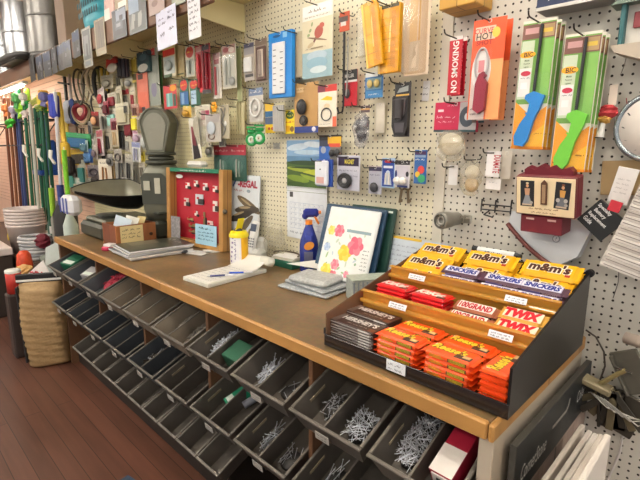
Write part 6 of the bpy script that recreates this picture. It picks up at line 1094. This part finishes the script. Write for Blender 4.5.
p = at(68, 112, -.15); q = MB(); q.box((0, 0, 0), (.14, .04, .2), M('C8CCD8', .5), .02); q.box((.09, .01, 0), (.08, .04, .22), M('2A4488', .5), .02); q.solo('mop_refill', 'white and blue mop refill left of the coiled cables', 'mop', p)
p = at(66, 93, -.12); q = MB()
for k in range(2): q.box((.0+.12*k, 0, .0), (.035, .02, .3), M('2A2826' if k == 0 else 'D8C8C0', .5), .004)
q.tube([(-.12, -.02, .1), (.16, -.02, .06)], .008, BLACK); q.solo('squeegee_hook', 'black strip and pale strip crossed on the pink wall left of the belts', 'tool', p)
# blue striped package right of the handles
p = at(71, 205, -.42); q = MB(); q.box((0, 0, 0), (.24, .1, .15), M('E6E6EC', .4), .03)
for k in range(3): q.rect(-.105+.075*k, -.06, -.07+.075*k, .06, M('24409C', .4), Tr(0, -.0515, 0) @ FRONT)
q.solo('hanging_wipe_package', 'white package with navy blue stripes left of the scoop pan', 'package', (p.x, -.42, p.z))
for i, (px, py, cm, w, h, lab) in enumerate(((60, 214, '8C8C84', .16, .24, 'grey bagged goods standing behind the far counter end'), (70, 220, 'C8D4CC', .12, .2, 'pale green bottle standing behind the far counter end'), (55, 222, '3C5C4C', .14, .22, 'dark green jug standing behind the far counter end'), (64, 205, '2A2624', .2, .2, 'black bagged bundle below the lime handle'))):
    p = at(px, py, -.3); h = max(.2, p.z+h*.5-.5); q = MB(); q.lathe([(0, 0), (w*.48, 0), (w*.5, .02), (w*.5, h*.7), (w*.2, h*.9), (w*.18, h), (0, h)], M(cm, .45, 0, .15), 16); q.solo('bottle' if 'bottle' in lab else 'jug' if 'jug' in lab else 'bag', lab, 'container', (p.x, -.3, .5008))
# low bench behind the counter end that carries the containers above
# ------------------------------------------------------------------ floor goods left of the counter
ew = MB(); ew.box((-5.65, -.38, .25), (3.0, .5, .5), M('5A463A', .6, 0, .2), .01); ew.solo('low_bench', 'dark brown low bench along the far wall under the handle rack', 'bench', (0, 0, 0))
for i in range(6):
    q = MB(); r0 = .17; z0 = .502+i*.03; q.lathe([(0, 0), (r0*.86, 0), (r0*.98, .26), (r0*1.04, .262), (r0*1.04, .285), (r0*.985, .285), (r0*.855, .01), (0, .01)], M('E0D2CE', .45, 0, .05), 26)
    if i == 0: q.box((-.05, -.148, .15), (.08, .014, .06), M('E0C428', .5), .004)
    q.solo('plastic_bucket', 'white plastic bucket, %s from the bottom of the nested stack' % ORD[i], 'bucket', (-4.72, -.45, z0), (0, 0, 0), 'nested white buckets')
hc = at(36, 250, -.62); hcz = .52
for i in range(7):
    q = MB(); q.tube([((.13+.006*(i % 3))*math.cos(a*.2618), (.11)*math.sin(a*.2618), 0) for a in range(24)], .018, M(['B4B4B6', '9A9CA0', 'C4C2C2'][i % 3], .4), 7, True); q.solo('hose_coil', 'grey hose coil, %s from bottom of the pile by the buckets' % ORD[i], 'hose', (-4.34, -.48, .52+.03*i), (0, 0, .1*i), 'grey hose coils')
q = MB(); q.tube([(.19*math.cos(a*.19), 0, .19*math.sin(a*.19)) for a in range(17)], .012, M('C8C8C8', .35), 7); q.solo('metal_hoop', 'large pale hoop standing behind the grey hose coil', 'hoop', (-4.4, -.34, .515))
q = MB(); q.crumple((0, 0, 0), (.075, .07, .07), M('6E1428', .7), 3); q.solo('hanging_rag', 'dark crimson rag bundle at the far counter corner', 'rag', at(43, 241, -.45))
q = MB(); q.box((0, 0, .28), (.8, .26, .56), M('3E332E', .6), .01); q.box((0, -.01, .6), (.84, .29, .07), M('E6D8D4', .5), .01); q.solo('white_shelf', 'white topped low shelf unit at the far left of the floor', 'shelf', (-4.74, -.80, 0))
q = MB(); q.crumple((0, 0, .08), (.13, .09, .09), M('3C64A8', .5), 8); q.solo('goods_bag', 'blue bag lying on the white topped low shelf', 'bag', (-4.95, -.80, .637)); q = MB(); q.crumple((0, 0, .06), (.13, .09, .06), M('E4C42C', .5), 9); q.solo('goods_bag', 'yellow bag lying on the white topped low shelf', 'bag', (-4.6, -.82, .637))
# pet food bag leaning on the counter end
pb = thing('grain_sack', 'large tan paper sack leaning on the far end of the counter', 'sack', (-3.045, -.765, 0), (0, R(-1), R(58)))
TANB = M('A88A60', .6, 0, .25, 9, 0, 0, 1.0, 16); q = MB(); vs = []; nu, nv = 20, 40; g = random.Random(9)
for j in range(nv+1):
    v = j/nv
    for i in range(nu):
        a = 6.28319*i/nu; w_ = .138*(1-.06*math.cos(v*6.28)); d_ = .1*(.55+.45*math.sin(math.pi*min(1, max(0, v*.97+.03)))**.5)*(1 if v < .9 else 1-(v-.9)*7)
        cx_ = math.copysign(abs(math.cos(a))**.55, math.cos(a)); sy_ = math.copysign(abs(math.sin(a))**.8, math.sin(a)); vs.append((w_*cx_+g.uniform(-.004, .004), d_*sy_+.007*math.sin(v*75+cx_*3), .01+.6*v))
q.add(vs, [(j*nu+i, j*nu+(i+1) % nu, (j+1)*nu+(i+1) % nu, (j+1)*nu+i) for j in range(nv) for i in range(nu)]+[tuple(range(nu))[::-1], tuple(range(nv*nu, (nv+1)*nu))], TANB, True); q.part('sack_body', pb)
q = MB(); q.box((0, -.005, .635), (.285, .03, .06), M('17161A', .5), .005); q.rect(-.14, -.02, .14, -.005, WHITE, Tr(0, -.021, .635) @ FRONT); q.part('sewn_top', pb, 'black and white sewn top')
q = MB(); q.box((-.136, 0, .31), (.014, .1, .55), M('23262A', .5, 0, .4, 20), .005); q.box((-.1445, .0, .33), (.003, .07, .18), M('5C7A9C', .5, 0, .5, 30)); q.part('side_panel', pb, 'black side gusset')
# papers and cans behind the sack
q = MB(); q.box((0, 0, .27), (.6, .42, .54), M('4A3A32', .6, 0, .2), .01); q.solo('side_stand', 'brown side stand behind the tan sack', 'stand', (-3.62, -.60, 0), (0, 0, 0))
q = MB(); q.add([(-.1, 0, 0), (.09, 0, .0), (.07, 0, .29), (-.08, 0, .21), (-.1, .003, 0), (.09, .003, .0), (.07, .003, .29), (-.08, .003, .21)], [(0, 1, 2, 3), (7, 6, 5, 4), (0, 4, 5, 1), (1, 5, 6, 2), (2, 6, 7, 3), (3, 7, 4, 0)], M('D4DEDA', .5)); q.solo('paper_sign', 'pale green white card leaning on the counter end above the sack', 'card', (-3.42, -.56, .542), (R(-4), 0, R(50)))
q = MB(); q.prism([(-.1, 0), (.12, .02), (.06, .15)], .006, M('EEEAE8', .5)); q.scribble(-.03, .05, .07, .02, M('C8283C', .5), Tr(0, -.001, 0) @ FRONT, .003, 5); q.solo('sale_card', 'white triangular card with red print behind the tan sack', 'card', (-3.36, -.74, .542), (R(-15), 0, R(50)))
q = MB(); q.lathe([(0, 0), (.055, 0), (.06, .04), (.05, .12), (.03, .15), (0, .155)], M('E0502C', .4, 0, .35, 30), 16); q.solo('oil_bottle', 'orange red plastic bottle standing left of the pale card', 'bottle', (-3.78, -.7, .542))
q = MB(); q.crumple((0, 0, .04), (.08, .06, .045), M('D8A868', .6), 5); q.solo('bread_bag', 'tan wrapped bundle beside the orange red bottle', 'package', (-3.56, -.75, .542))
q = MB(); q.box((0, 0, .24), (.12, .12, .48), M('3C302C', .6), .01); q.solo('small_crate', 'small dark crate under the red can', 'crate', (-3.34, -.87, 0))
q = MB(); q.lathe([(0, 0), (.05, 0), (.05, .17), (0, .17)], M('C83A30', .4, 0, .1), 18); q.lathe([(.051, .15), (.051, .17), (0, .172)], WHITE, 18); q.solo('paint_can', 'red can standing at the left of the tan sack', 'can', (-3.34, -.87, .482))
q = MB(); q.sph((0, 0, .05), (.09, .07, .05), M('6E766C', .4, .3, .3, 40), 12, 7); q.solo('metal_bowl', 'small dark metal bowl between the orange bottle and the red can', 'bowl', (-3.80, -.52, .542))
# ------------------------------------------------------------------ right end of the wall
# framed double picture set in a maroon box
a0, a1 = at(516, 192, -.13), at(577, 205, -.13); zt, zb = at(548, 176, -.13).z, at(548, 217, -.13).z; w = a1.x-a0.x; h = zt-zb; cx, cz = (a0.x+a1.x)/2, (zt+zb)/2
MAR = M('6E1E2C', .5, 0, .12, 20)
bx_ = thing('display_picture', 'cream framed pair of small figure pictures on a maroon box on the pegboard', 'picture', (cx, -.13, cz), (R(10), R(0), R(-4)))
q = MB(); q.box((0, .025, 0), (w*1.0, .038, h*1.02), MAR, .003); q.part('box', bx_, 'maroon box')
q = MB(); n = 14; pts = [(-w*.4, 0)]+[(-w*.4+w*.8*i/n, .016+.006*math.sin(i*1.6)+.01*math.sin(math.pi*i/n)) for i in range(n+1)]+[(w*.4, 0)]; q.prism(pts, .03, MAR, Tr(0, .014, h*.5)); q.part('scalloped_top', bx_, 'maroon scalloped top')
q = MB(); q.box((0, 0, 0), (w, .012, h), M('6A2A28', .45), .003); q.box((0, -.0035, 0), (w*.965, .008, h*.94), M('E8D6B0', .5, 0, .04), .001); q.part('frame', bx_, 'cream panel in a thin maroon frame')
F_ = Tr(0, -.0078, 0) @ FRONT
for s_, lab, rot in ((-1, 'dark picture of a seated woman', 0), (1, 'dark picture of a seated child', R(-4))):
    q = MB(); X = Tr(s_*w*.29, -.0078, h*.06) @ FRONT @ Matrix.Rotation(rot, 4, 'Z'); pw_, ph_ = w*.24, h*.66; q.rect(-pw_/2, -ph_/2, pw_/2, ph_/2, M('20262C', .4), X); Y = X @ Tr(0, 0, .0003)
    sk = M('D8A67C', .5); q.disc(0, ph_*.3, pw_*.1, pw_*.12, sk, Y); q.disc(0, ph_*.4, pw_*.11, pw_*.07, M('D8C8A0' if s_ < 0 else '7A4A34', .5), Y @ Tr(0, 0, .0001))
    q.add([(-pw_*.2, ph_*.2, 0), (pw_*.2, ph_*.2, 0), (pw_*.14, -ph_*.08, 0), (-pw_*.14, -ph_*.08, 0)], [(3, 2, 1, 0)], M('C89A78' if s_ < 0 else 'C8964C', .5), False, Y)
    q.add([(-pw_*.14, -ph_*.06, 0), (pw_*.14, -ph_*.06, 0), (pw_*.34, -ph_*.4, 0), (-pw_*.34, -ph_*.4, 0)], [(3, 2, 1, 0)], M('8E949C' if s_ < 0 else '6C7078', .5), False, Y @ Tr(0, 0, .0001))
    if s_ > 0:
        for t_ in (-1, 1): q.disc(t_*pw_*.26, -ph_*.18, pw_*.13, pw_*.15, M('B8B4B0', .5), Y @ Tr(0, 0, .0002))
    q.disc(pw_*.3, -ph_*.34, pw_*.12, ph_*.06, M('A8A49C', .5), Y @ Tr(0, 0, .0002)); q.rect(-pw_*.36, -ph_*.46, pw_*.36, -ph_*.4, M('C8B49C', .5), Y @ Tr(0, 0, .0002)); q.part('picture_card', bx_, lab)
q = MB(); q.prism([(-.009, -.035), (.009, -.035), (.009, .03), (0, .04), (-.009, .03)], .003, M('5A3A28', .5), Tr(0, -.012, h*.1)); q.rect(-.005, -.03, .005, .026, M('A88C6C', .5, 0, .4, 80), Tr(0, -.0126, h*.1) @ FRONT); q.part('thermometer', bx_, 'small brown arched plaque')
q = MB(); q.scribble(-w*.26, -h*.33, w*.24, .006, M('8A6A4C', .5), F_, .0006, 3); q.scribble(-w*.22, -h*.42, w*.2, .005, M('8A6A4C', .5), F_, .0005, 4); q.part('inscription', bx_, 'faint brown lettering')
# maroon carton under it, on a white tray lid
p = at(547, 224, -.1); q = MB(); q.box((0, 0, 0), (.125, .07, .055), MAR, .002); q.rect(-.045, .014, -.02, .02, M('D8B8B0', .5), Tr(0, -.0356, 0) @ FRONT); q.rect(.02, .014, .045, .02, M('D8B8B0', .5), Tr(0, -.0356, 0) @ FRONT); mb_ = q.solo('maroon_box', 'plain maroon box under the framed pair of pictures', 'box', (cx-.01, -.075, p.z), (R(6), 0, R(-4)))
tr = thing('face_shield', 'white visor shaped box with a red brown curved lower rim behind the candy display', 'visor', (cx-.045, -.05, at(545, 262, -.06).z), (R(-8), R(8), R(-6)))
q = MB(); n = 14; pts = [(-.115, .135)]+[(-.115+.19*i/n, .09*(1-(i/n))**1.5+.0) for i in range(n+1)]+[(.125, .05), (.14, .16)]; q.prism(pts, .03, M('C4C8CE', .35, 0, .05), Tr(0, 0, 0)); q.disc(.05, .085, .012, .012, M('8A8E98', .5), Tr(0, -.0006, 0) @ FRONT); q.disc(.05, .085, .009, .009, M('D8DAE0', .5), Tr(0, -.0008, 0) @ FRONT); q.text('?', .05, .085, .011, M('3A3E48', .5), Tr(0, -.001, 0) @ FRONT); q.part('shell', tr)
q = MB(); q.tube([V((x, -.004, z)) for x, z in pts[1:-2]], .008, M('6A3430', .4), 6); q.part('rim', tr, 'red brown rim')
# --- ornament with string
p = at(613, 95, -.05); s0 = p
orn = thing('hanging_ornament', 'small wire and red cloth ornament hanging by a thread', 'ornament', (p.x, -.05, p.z))
q = MB(); q.tube([(.02, .03, .16), (.014, .02, .08), (.012, 0, .052)], .0012, M('7A7068', .5), 4); q.part('thread', orn)
q = MB(); q.tube([(.012*math.cos(a*.449)-.008, 0, .012*math.sin(a*.449)+.012) for a in range(14)], .002, STEEL, 5, True); q.tube([(-.03, 0, .012), (.022, 0, .016)], .002, STEEL); q.tube([(-.008, 0, .045), (-.008, 0, -.03)], .002, STEEL); q.tube([(.012, 0, .05), (.018, 0, .02), (.008, 0, -.05)], .0015, M('8A3A34', .5)); q.part('wire_figure', orn, 'bent wire figure')
q = MB(); q.crumple((-.008, 0, -.045), (.025, .014, .02), M('B03238', .6), 2); q.crumple((-.012, 0, -.062), (.018, .012, .016), M('C89A4C', .6), 6); q.part('cloth', orn, 'red and gold cloth')
q = MB(); q.cyl((-.016, 0, -.075), (-.02, 0, -.115), .006, WHITE, .011, 10); q.cyl((-.02, 0, -.115), (-.0202, 0, -.118), .013, M('2A2A2A', .5), n=10); q.part('bell', orn, 'white bell')
q = MB(); q.box((0, 0, 0), (.02, .002, .055), M('E4D4C4', .5)); q.part('tag', orn); orn.children[-1].location = (.02, .005, -.06)
# --- round dial at right edge
dl = at(641, 127, -.06); q = MB(); dt = thing('wall_dial', 'large white round dial with a chrome rim at the right edge', 'dial', (dl.x+.028, -.03, dl.z))
q.lathe([(.0, -.012), (.083, -.012), (.088, .02), (.0, .02)], M('E4DCD4', .45), 36, Matrix.Rotation(R(90), 4, 'X')); dial_ = q
q = MB(); q.tube([(.088*math.cos(a*.1745), -.016, .088*math.sin(a*.1745)) for a in range(36)], .008, M('9AA2A8', .25, .8), 7, True); q.part('rim', dt, 'chrome rim')
q = dial_
for k in range(12): a = R(30*k); q.add([(.068*math.cos(a)-.002, .068*math.sin(a)-.002, 0), (.068*math.cos(a)+.002, .068*math.sin(a)-.002, 0), (.074*math.cos(a)+.002, .074*math.sin(a)+.002, 0), (.074*math.cos(a)-.002, .074*math.sin(a)+.002, 0)], [(0, 1, 2, 3)], BLACK, False, Tr(0, -.0205, 0) @ FRONT)
q.part('face', dt)
p = at(627, 118, -.05); q = MB(); q.box((0, 0, 0), (.02, .006, .045), M('D8B8B8', .5), .002); q.solo('small_tag', 'small pink and white tag beside the white round dial', 'tag', (p.x-.002, -.04, p.z), (0, .5, 0))
# --- birdhouse ornament and red sign at the top right
p = at(632, 24, -.07); bh = thing('birdhouse', 'teal framed birdhouse ornament with a grey ledge at the upper right corner', 'ornament', (p.x+.01, -.06, p.z))
TG = M('2F6468', .5, 0, .12)
q = MB(); q.box((-.03, 0, 0), (.012, .05, .11), TG, .002); q.part('post', bh); q = MB(); q.box((.05, 0, 0), (.012, .05, .11), TG, .002); q.part('post', bh); q = MB(); q.prism([(-.06, .05), (.09, .05), (.015, .1)], .07, M('6A7C70', .5, 0, .2), Tr(0, -.035, 0)); q.part('roof', bh)
q = MB(); q.box((.01, .01, 0), (.07, .02, .1), M('D0CCC4', .5)); q.box((.012, -.003, .01), (.04, .01, .04), M('8A3A40', .5), .002); q.part('panel', bh)
q = MB(); q.prism([(-.045, 0), (.12, .0), (.12, -.06), (.02, -.04), (-.035, -.018)], .07, M('B8AC9C', .6, 0, .15, 20), Tr(0, -.05, -.055)); q.part('ledge', bh, 'grey carved ledge')
p = at(640, 4, -.03); q = MB(); q.box((0, 0, 0), (.07, .004, .09), M('E8DCD8', .5)); q.text('E', -.012, -.012, .04, M('C8303C', .5), Tr(0, -.0026, 0) @ FRONT); q.rect(-.035, -.045, -.028, .045, M('A8C88C', .5), Tr(0, -.0026, 0) @ FRONT); q.solo('red_letter_sign', 'white sign with a red letter cut off at the upper right corner', 'sign', (p.x+.025, -.01, p.z))
# --- catalogues hanging at right
p = at(624, 178, -.02); q = MB(); q.box((0, 0, 0), (.12, .003, .1), M('B4986C', .65, 0, .12), .001); q.solo('kraft_card', 'kraft brown card pinned on the pegboard behind the white sheet', 'card', (p.x, -.008, p.z), (0, R(-3), 0))
def slab(name, lab, cat, c, uv, y, t, m, fn=None):   # flat item given by three photo points: top-left, top-right, bottom-left
    A, B_, C_ = (at(*k_, y) for k_ in uv); w_ = (B_-A).length; h_ = (A-C_).length; ang = math.atan2(-(B_.z-A.z), B_.x-A.x)
    q = MB(); q.box((w_/2, 0, -h_/2), (w_, t, h_), m, .001)
    if fn: fn(q, w_, h_)
    return q.solo(name, lab, cat, A, (0, ang, 0))
def sheet(q, w, h):
    X = Tr(0, -.0016, 0) @ FRONT
    for k in range(4): q.scribble(w*.15, -h*(.35+.12*k), w*.8, .005, M('B8B4B4', .5), X, .0004, k)
slab('white_sheet', 'white printed sheet hanging tilted above the black battery guide', 'paper', None, ((619, 166), (640, 170), (603, 200)), -.05, .0025, M('E4E0DE', .5), sheet)
def guide(q, w, h):
    X = Tr(0, -.0086, 0) @ FRONT
    for k, t_ in enumerate(('Specialty', 'Battery', 'Replacement', 'Guide')): q.text(t_, w*(.34 if k < 2 else .42 if k == 2 else .24), -h*(.15+.2*k), h*.16, M('EDEDED', .5), X, w*(.5, .42, .68, .3)[k], .02)
slab('battery_guide', 'black booklet with white lettering hanging under the white sheet', 'booklet', None, ((601, 199), (626, 222), (583, 223)), -.07, .015, M('1B1E20', .4, 0, .1), guide)
A = at(601, 263, -.09); H_ = (at(637, 173, -.09)-A).length; tb = thing('hanging_catalog', 'thick tabbed paper catalogue hanging at the right edge', 'catalogue', A)
Xc = Matrix.Rotation(R(15), 4, 'Y'); nk = 17
for k in range(nk):
    z = H_*(k+.5)/nk; q = MB(); q.X = Xc; q.box((.1+.0006*k, .0, z), (.2, .05-.001*k, H_/nk*.93), M(['D2CCC6', 'C2BAB4', 'DCD6D0'][k % 3], .55, 0, .1), .0015); q.rect(.01, z-.001, .17, z+.0014, M('8A807C', .5), Tr(0, -.0262+.0005*k, 0) @ FRONT); q.part('page_tab', tb)
q = MB(); q.X = Xc; q.box((.1, .033, H_/2), (.2, .012, H_*1.02), M('A89A92', .6), .002); q.part('backing_board', tb)
q = MB(); q.box((0, 0, 0), (.03, .004, .03), M('B02434', .5), .001); p = at(616, 206, -.115); q.solo('hanging_tab', 'small red tab between the black guide and the catalogue', 'tag', (p.x, -.125, p.z), (0, R(15), 0))
# --- pipe, cable and bundled hangers at the lower right
p = at(632, 339, -.1); q = MB(); X = Matrix.Rotation(R(90), 4, 'Y'); q.lathe([(.013, 0), (.017, 0), (.017, .16), (.013, .16), (.013, 0)], M('C4B4A8', .4), 18, X); q.solo('plastic_pipe', 'short beige pipe lying on a hook at the lower right edge', 'pipe', (at(625, 339, -.1).x, -.1, p.z), (0, 0, R(-12)))
hook(p.x+.03, p.z-.019, -.13, 'steel peg hook carrying the short beige pipe')
pts = [at(586, 330, -.03), at(596, 337, -.04), at(604, 352, -.05), at(605, 366, -.05), at(601, 378, -.05), at(596, 386, -.04)]
q = MB(); q.tube(pts, .0028, M('4A4038', .5), 7); q.solo('brown_cable', 'thin brown cable curving down the pegboard past the counter corner', 'cable', (0, 0, 0))
pts = [at(640, 398, -.02), at(634, 410, -.03), at(630, 420, -.03), at(628, 428, -.02), at(622, 438, -.03), at(620, 452, -.03), at(612, 470, -.02), at(606, 484, -.02)]
q = MB(); q.tube(pts, .0035, M('D8D4D0', .5), 7); q.solo('hanging_cable', 'white cable hanging down the pegboard at the lower right', 'cable', (0, 0, 0))
pts = [at(619, 270, -.004), at(618, 283, -.006), at(615, 292, -.006), at(613, 298, -.004)]
q = MB(); q.tube(pts, .0012, M('5A5654', .5), 5); q.solo('hanging_wire', 'thin dark wire hanging on the pegboard below the catalogue', 'wire', (0, 0, 0))
p = at(618, 382, -.05); hk = thing('bundled_brackets', 'bundle of dull metal brackets tied on the pegboard at lower right', 'bracket', (p.x, -.06, p.z), (0, 0, 0))
OL = M('7A7058', .45, .4, .25, 20); OD = M('4A4640', .45, .5, .2, 20)
for k in range(9):
    a = R(-70+14*k); q = MB(); dx, dz = math.sin(a), -math.cos(a); c_ = V((.0+dx*.06, -.015*(k % 3), -.02+dz*.06)); q.box(c_, (.02, .004, .12), OL if k % 2 else OD, .001, Matrix.Rotation(-a, 4, 'Y')); q.part('metal_strip', hk)
for k in range(5): q = MB(); q.tube([(-.06+.01*k, -.03-.004*k, -.04), (-.01+.02*k, -.045, -.065-.006*k), (.05+.01*k, -.03, -.075)], .0018, STEEL); q.part('wire', hk, 'bright steel wire')
q = MB(); q.box((-.05, -.02, -.015), (.09, .05, .02), M('9A8E70', .5, .2, .2), .004, Matrix.Rotation(R(12), 4, 'Y')); q.part('channel', hk)
q = MB(); q.tube([(-.04, -.02, -.01), (.005, -.03, .045), (.02, -.03, .06)], .007, M('8A7C54', .5), 7); q.tube([(-.01, -.03, .062), (.035, -.03, .055)], .004, OD); q.part('wing_bolt', hk)
for i, (px, py, dx, cm, lab) in enumerate(((632, 372, 0, '6A665C', 'folded grey metal plate hanging right of the bracket bundle'), (612, 408, -.01, '3E3A34', 'dark brown plate hanging under the bracket bundle'), (626, 415, .0, '4C463E', 'dark plate hanging under the folded grey plate'))):
    p = at(px, py, -.05); q = MB(); q.box((0, 0, 0), (.075, .012, .13), M(cm, .5, .4, .2, 20), .003); q.box((-.03, -.014, 0), (.008, .03, .12), M(cm, .5, .4, .2, 20), .002); q.solo('hanging_bracket', lab, 'bracket', (p.x, -.05, p.z), (0, R(-28+22*i), 0), 'metal brackets at the lower right')
# --- flat cabinet carton leaning on the counter end and white boards
A, B_, C_ = atz(560, 330, ZC), None, None
bxx = XR+.012
def onX(px, py, x0): d = ray(px, py); return CAM + d*((x0-CAM.x)/d.x)
ct2 = thing('sink_carton', 'flat cardboard sink carton with a dark printed band leaning on the counter end', 'carton', (bxx+.006, 0, 0), (0, 0, 0))
y0, y1, zt = -.612, -.012, .85; L = y1-y0
BX = M('4A4844', .6, 0, .1, 12); q = MB(); q.box((0, (y0+y1)/2, zt/2), (.016, L, zt), BX, .001); q.part('box', ct2)
q = MB(); X = Tr(.0083, 0, 0) @ RIGHT; DKG = M('23282A', .45, 0, .08); q.rect(y0, zt-.15, y1, zt-.001, DKG, X); Y = X @ Tr(0, 0, .0003); LT = M('D8D8D4', .5)
q.text('CornerStone', -.485, .757, .042, LT, Y, .17, 0, .3); q.text('Collection', -.075, .775, .036, LT, Y, .13, 0, .3); q.rect(y0, .05, y1, zt-.151, M('A89488', .55, 0, .25, 8), X)
for k in range(6): q.rect(y0+L*(.02+.165*k), .35, y0+L*(.02+.165*k)+.06+.01*(k % 3), zt-.16, M(['8A7268', '9C877C', 'B4A196'][k % 3], .55, 0, .2, 10), Y)
q.rect(y0+.3, .35, y0+.308, zt-.152, M('3A3634', .5), Y @ Tr(0, 0, .0002)); q.part('printed_side', ct2, 'dark green band with white lettering over wood print')
q = MB(); X2 = Tr(.0088, -.285, .785) @ RIGHT; q.add([(-.075, -.01, 0), (.04, -.012, 0), (.062, .0, 0), (.07, .022, 0), (.058, .024, 0), (.05, .006, 0), (.036, -.002, 0), (-.075, -.001, 0)], [(0, 1, 2, 6, 7), (2, 3, 4, 5, 6)], M('9C9890', .5), False, X2); q.part('hand_hole', ct2, 'pale hand hole')
for i in range(5):
    xx = bxx+.06+.025*i; P0 = onX((583, 590, 596, 602, 608)[i], (424, 430, 433, 434, 434)[i], xx)
    q = MB(); zt_ = P0.z; ye = P0.y; q.box((0, 0, zt_/2), (.012, .46, zt_), M(['D8CEC4', 'E0D8D0', 'E4DCD4'][i % 3], .5, 0, .03, 8), .002)
    if i == 4:
        X = Tr(.0064, 0, 0) @ RIGHT; q.disc(-.1, zt_-.12, .02, .03, M('6A5450', .5), X); q.scribble(.0, zt_-.1, .1, .016, M('9A7C74', .5), X, .0015, 5)
    q.solo('white_board', 'cream white shelf board leaning beside the sink carton, %s from the counter' % ORD[i], 'board', (xx, ye-.23, 0), (0, 0, 0), 'white shelf boards at the counter end')
# floor mat corner at the front
q = MB(); A = [atz(122, 476, 0), atz(150, 466, 0), atz(175, 468, 0), atz(195, 482, 0)]
mx_ = atz(155, 478, 0); q.box((0, 0, .006), (.5, .5, .012), M('3E5068', .95, 0, .5, 120), .004); c_ = atz(150, 466, .012); q.solo('floor_mat', 'dark blue grey floor mat corner in front of the counter', 'mat', (c_.x+.27, c_.y-.3, 0), (0, 0, R(10)))
# ------------------------------------------------------------------ light
wd = bpy.data.worlds.new('world'); scene.world = wd; wd.use_nodes = True
bg = wd.node_tree.nodes['Background']; bg.inputs[0].default_value = lin('FFFAF2'); bg.inputs[1].default_value = .8
vs = scene.view_settings; vs.view_transform = 'Standard'; vs.look = 'None'; vs.exposure = .12; vs.gamma = 1; vs.use_curve_mapping = False
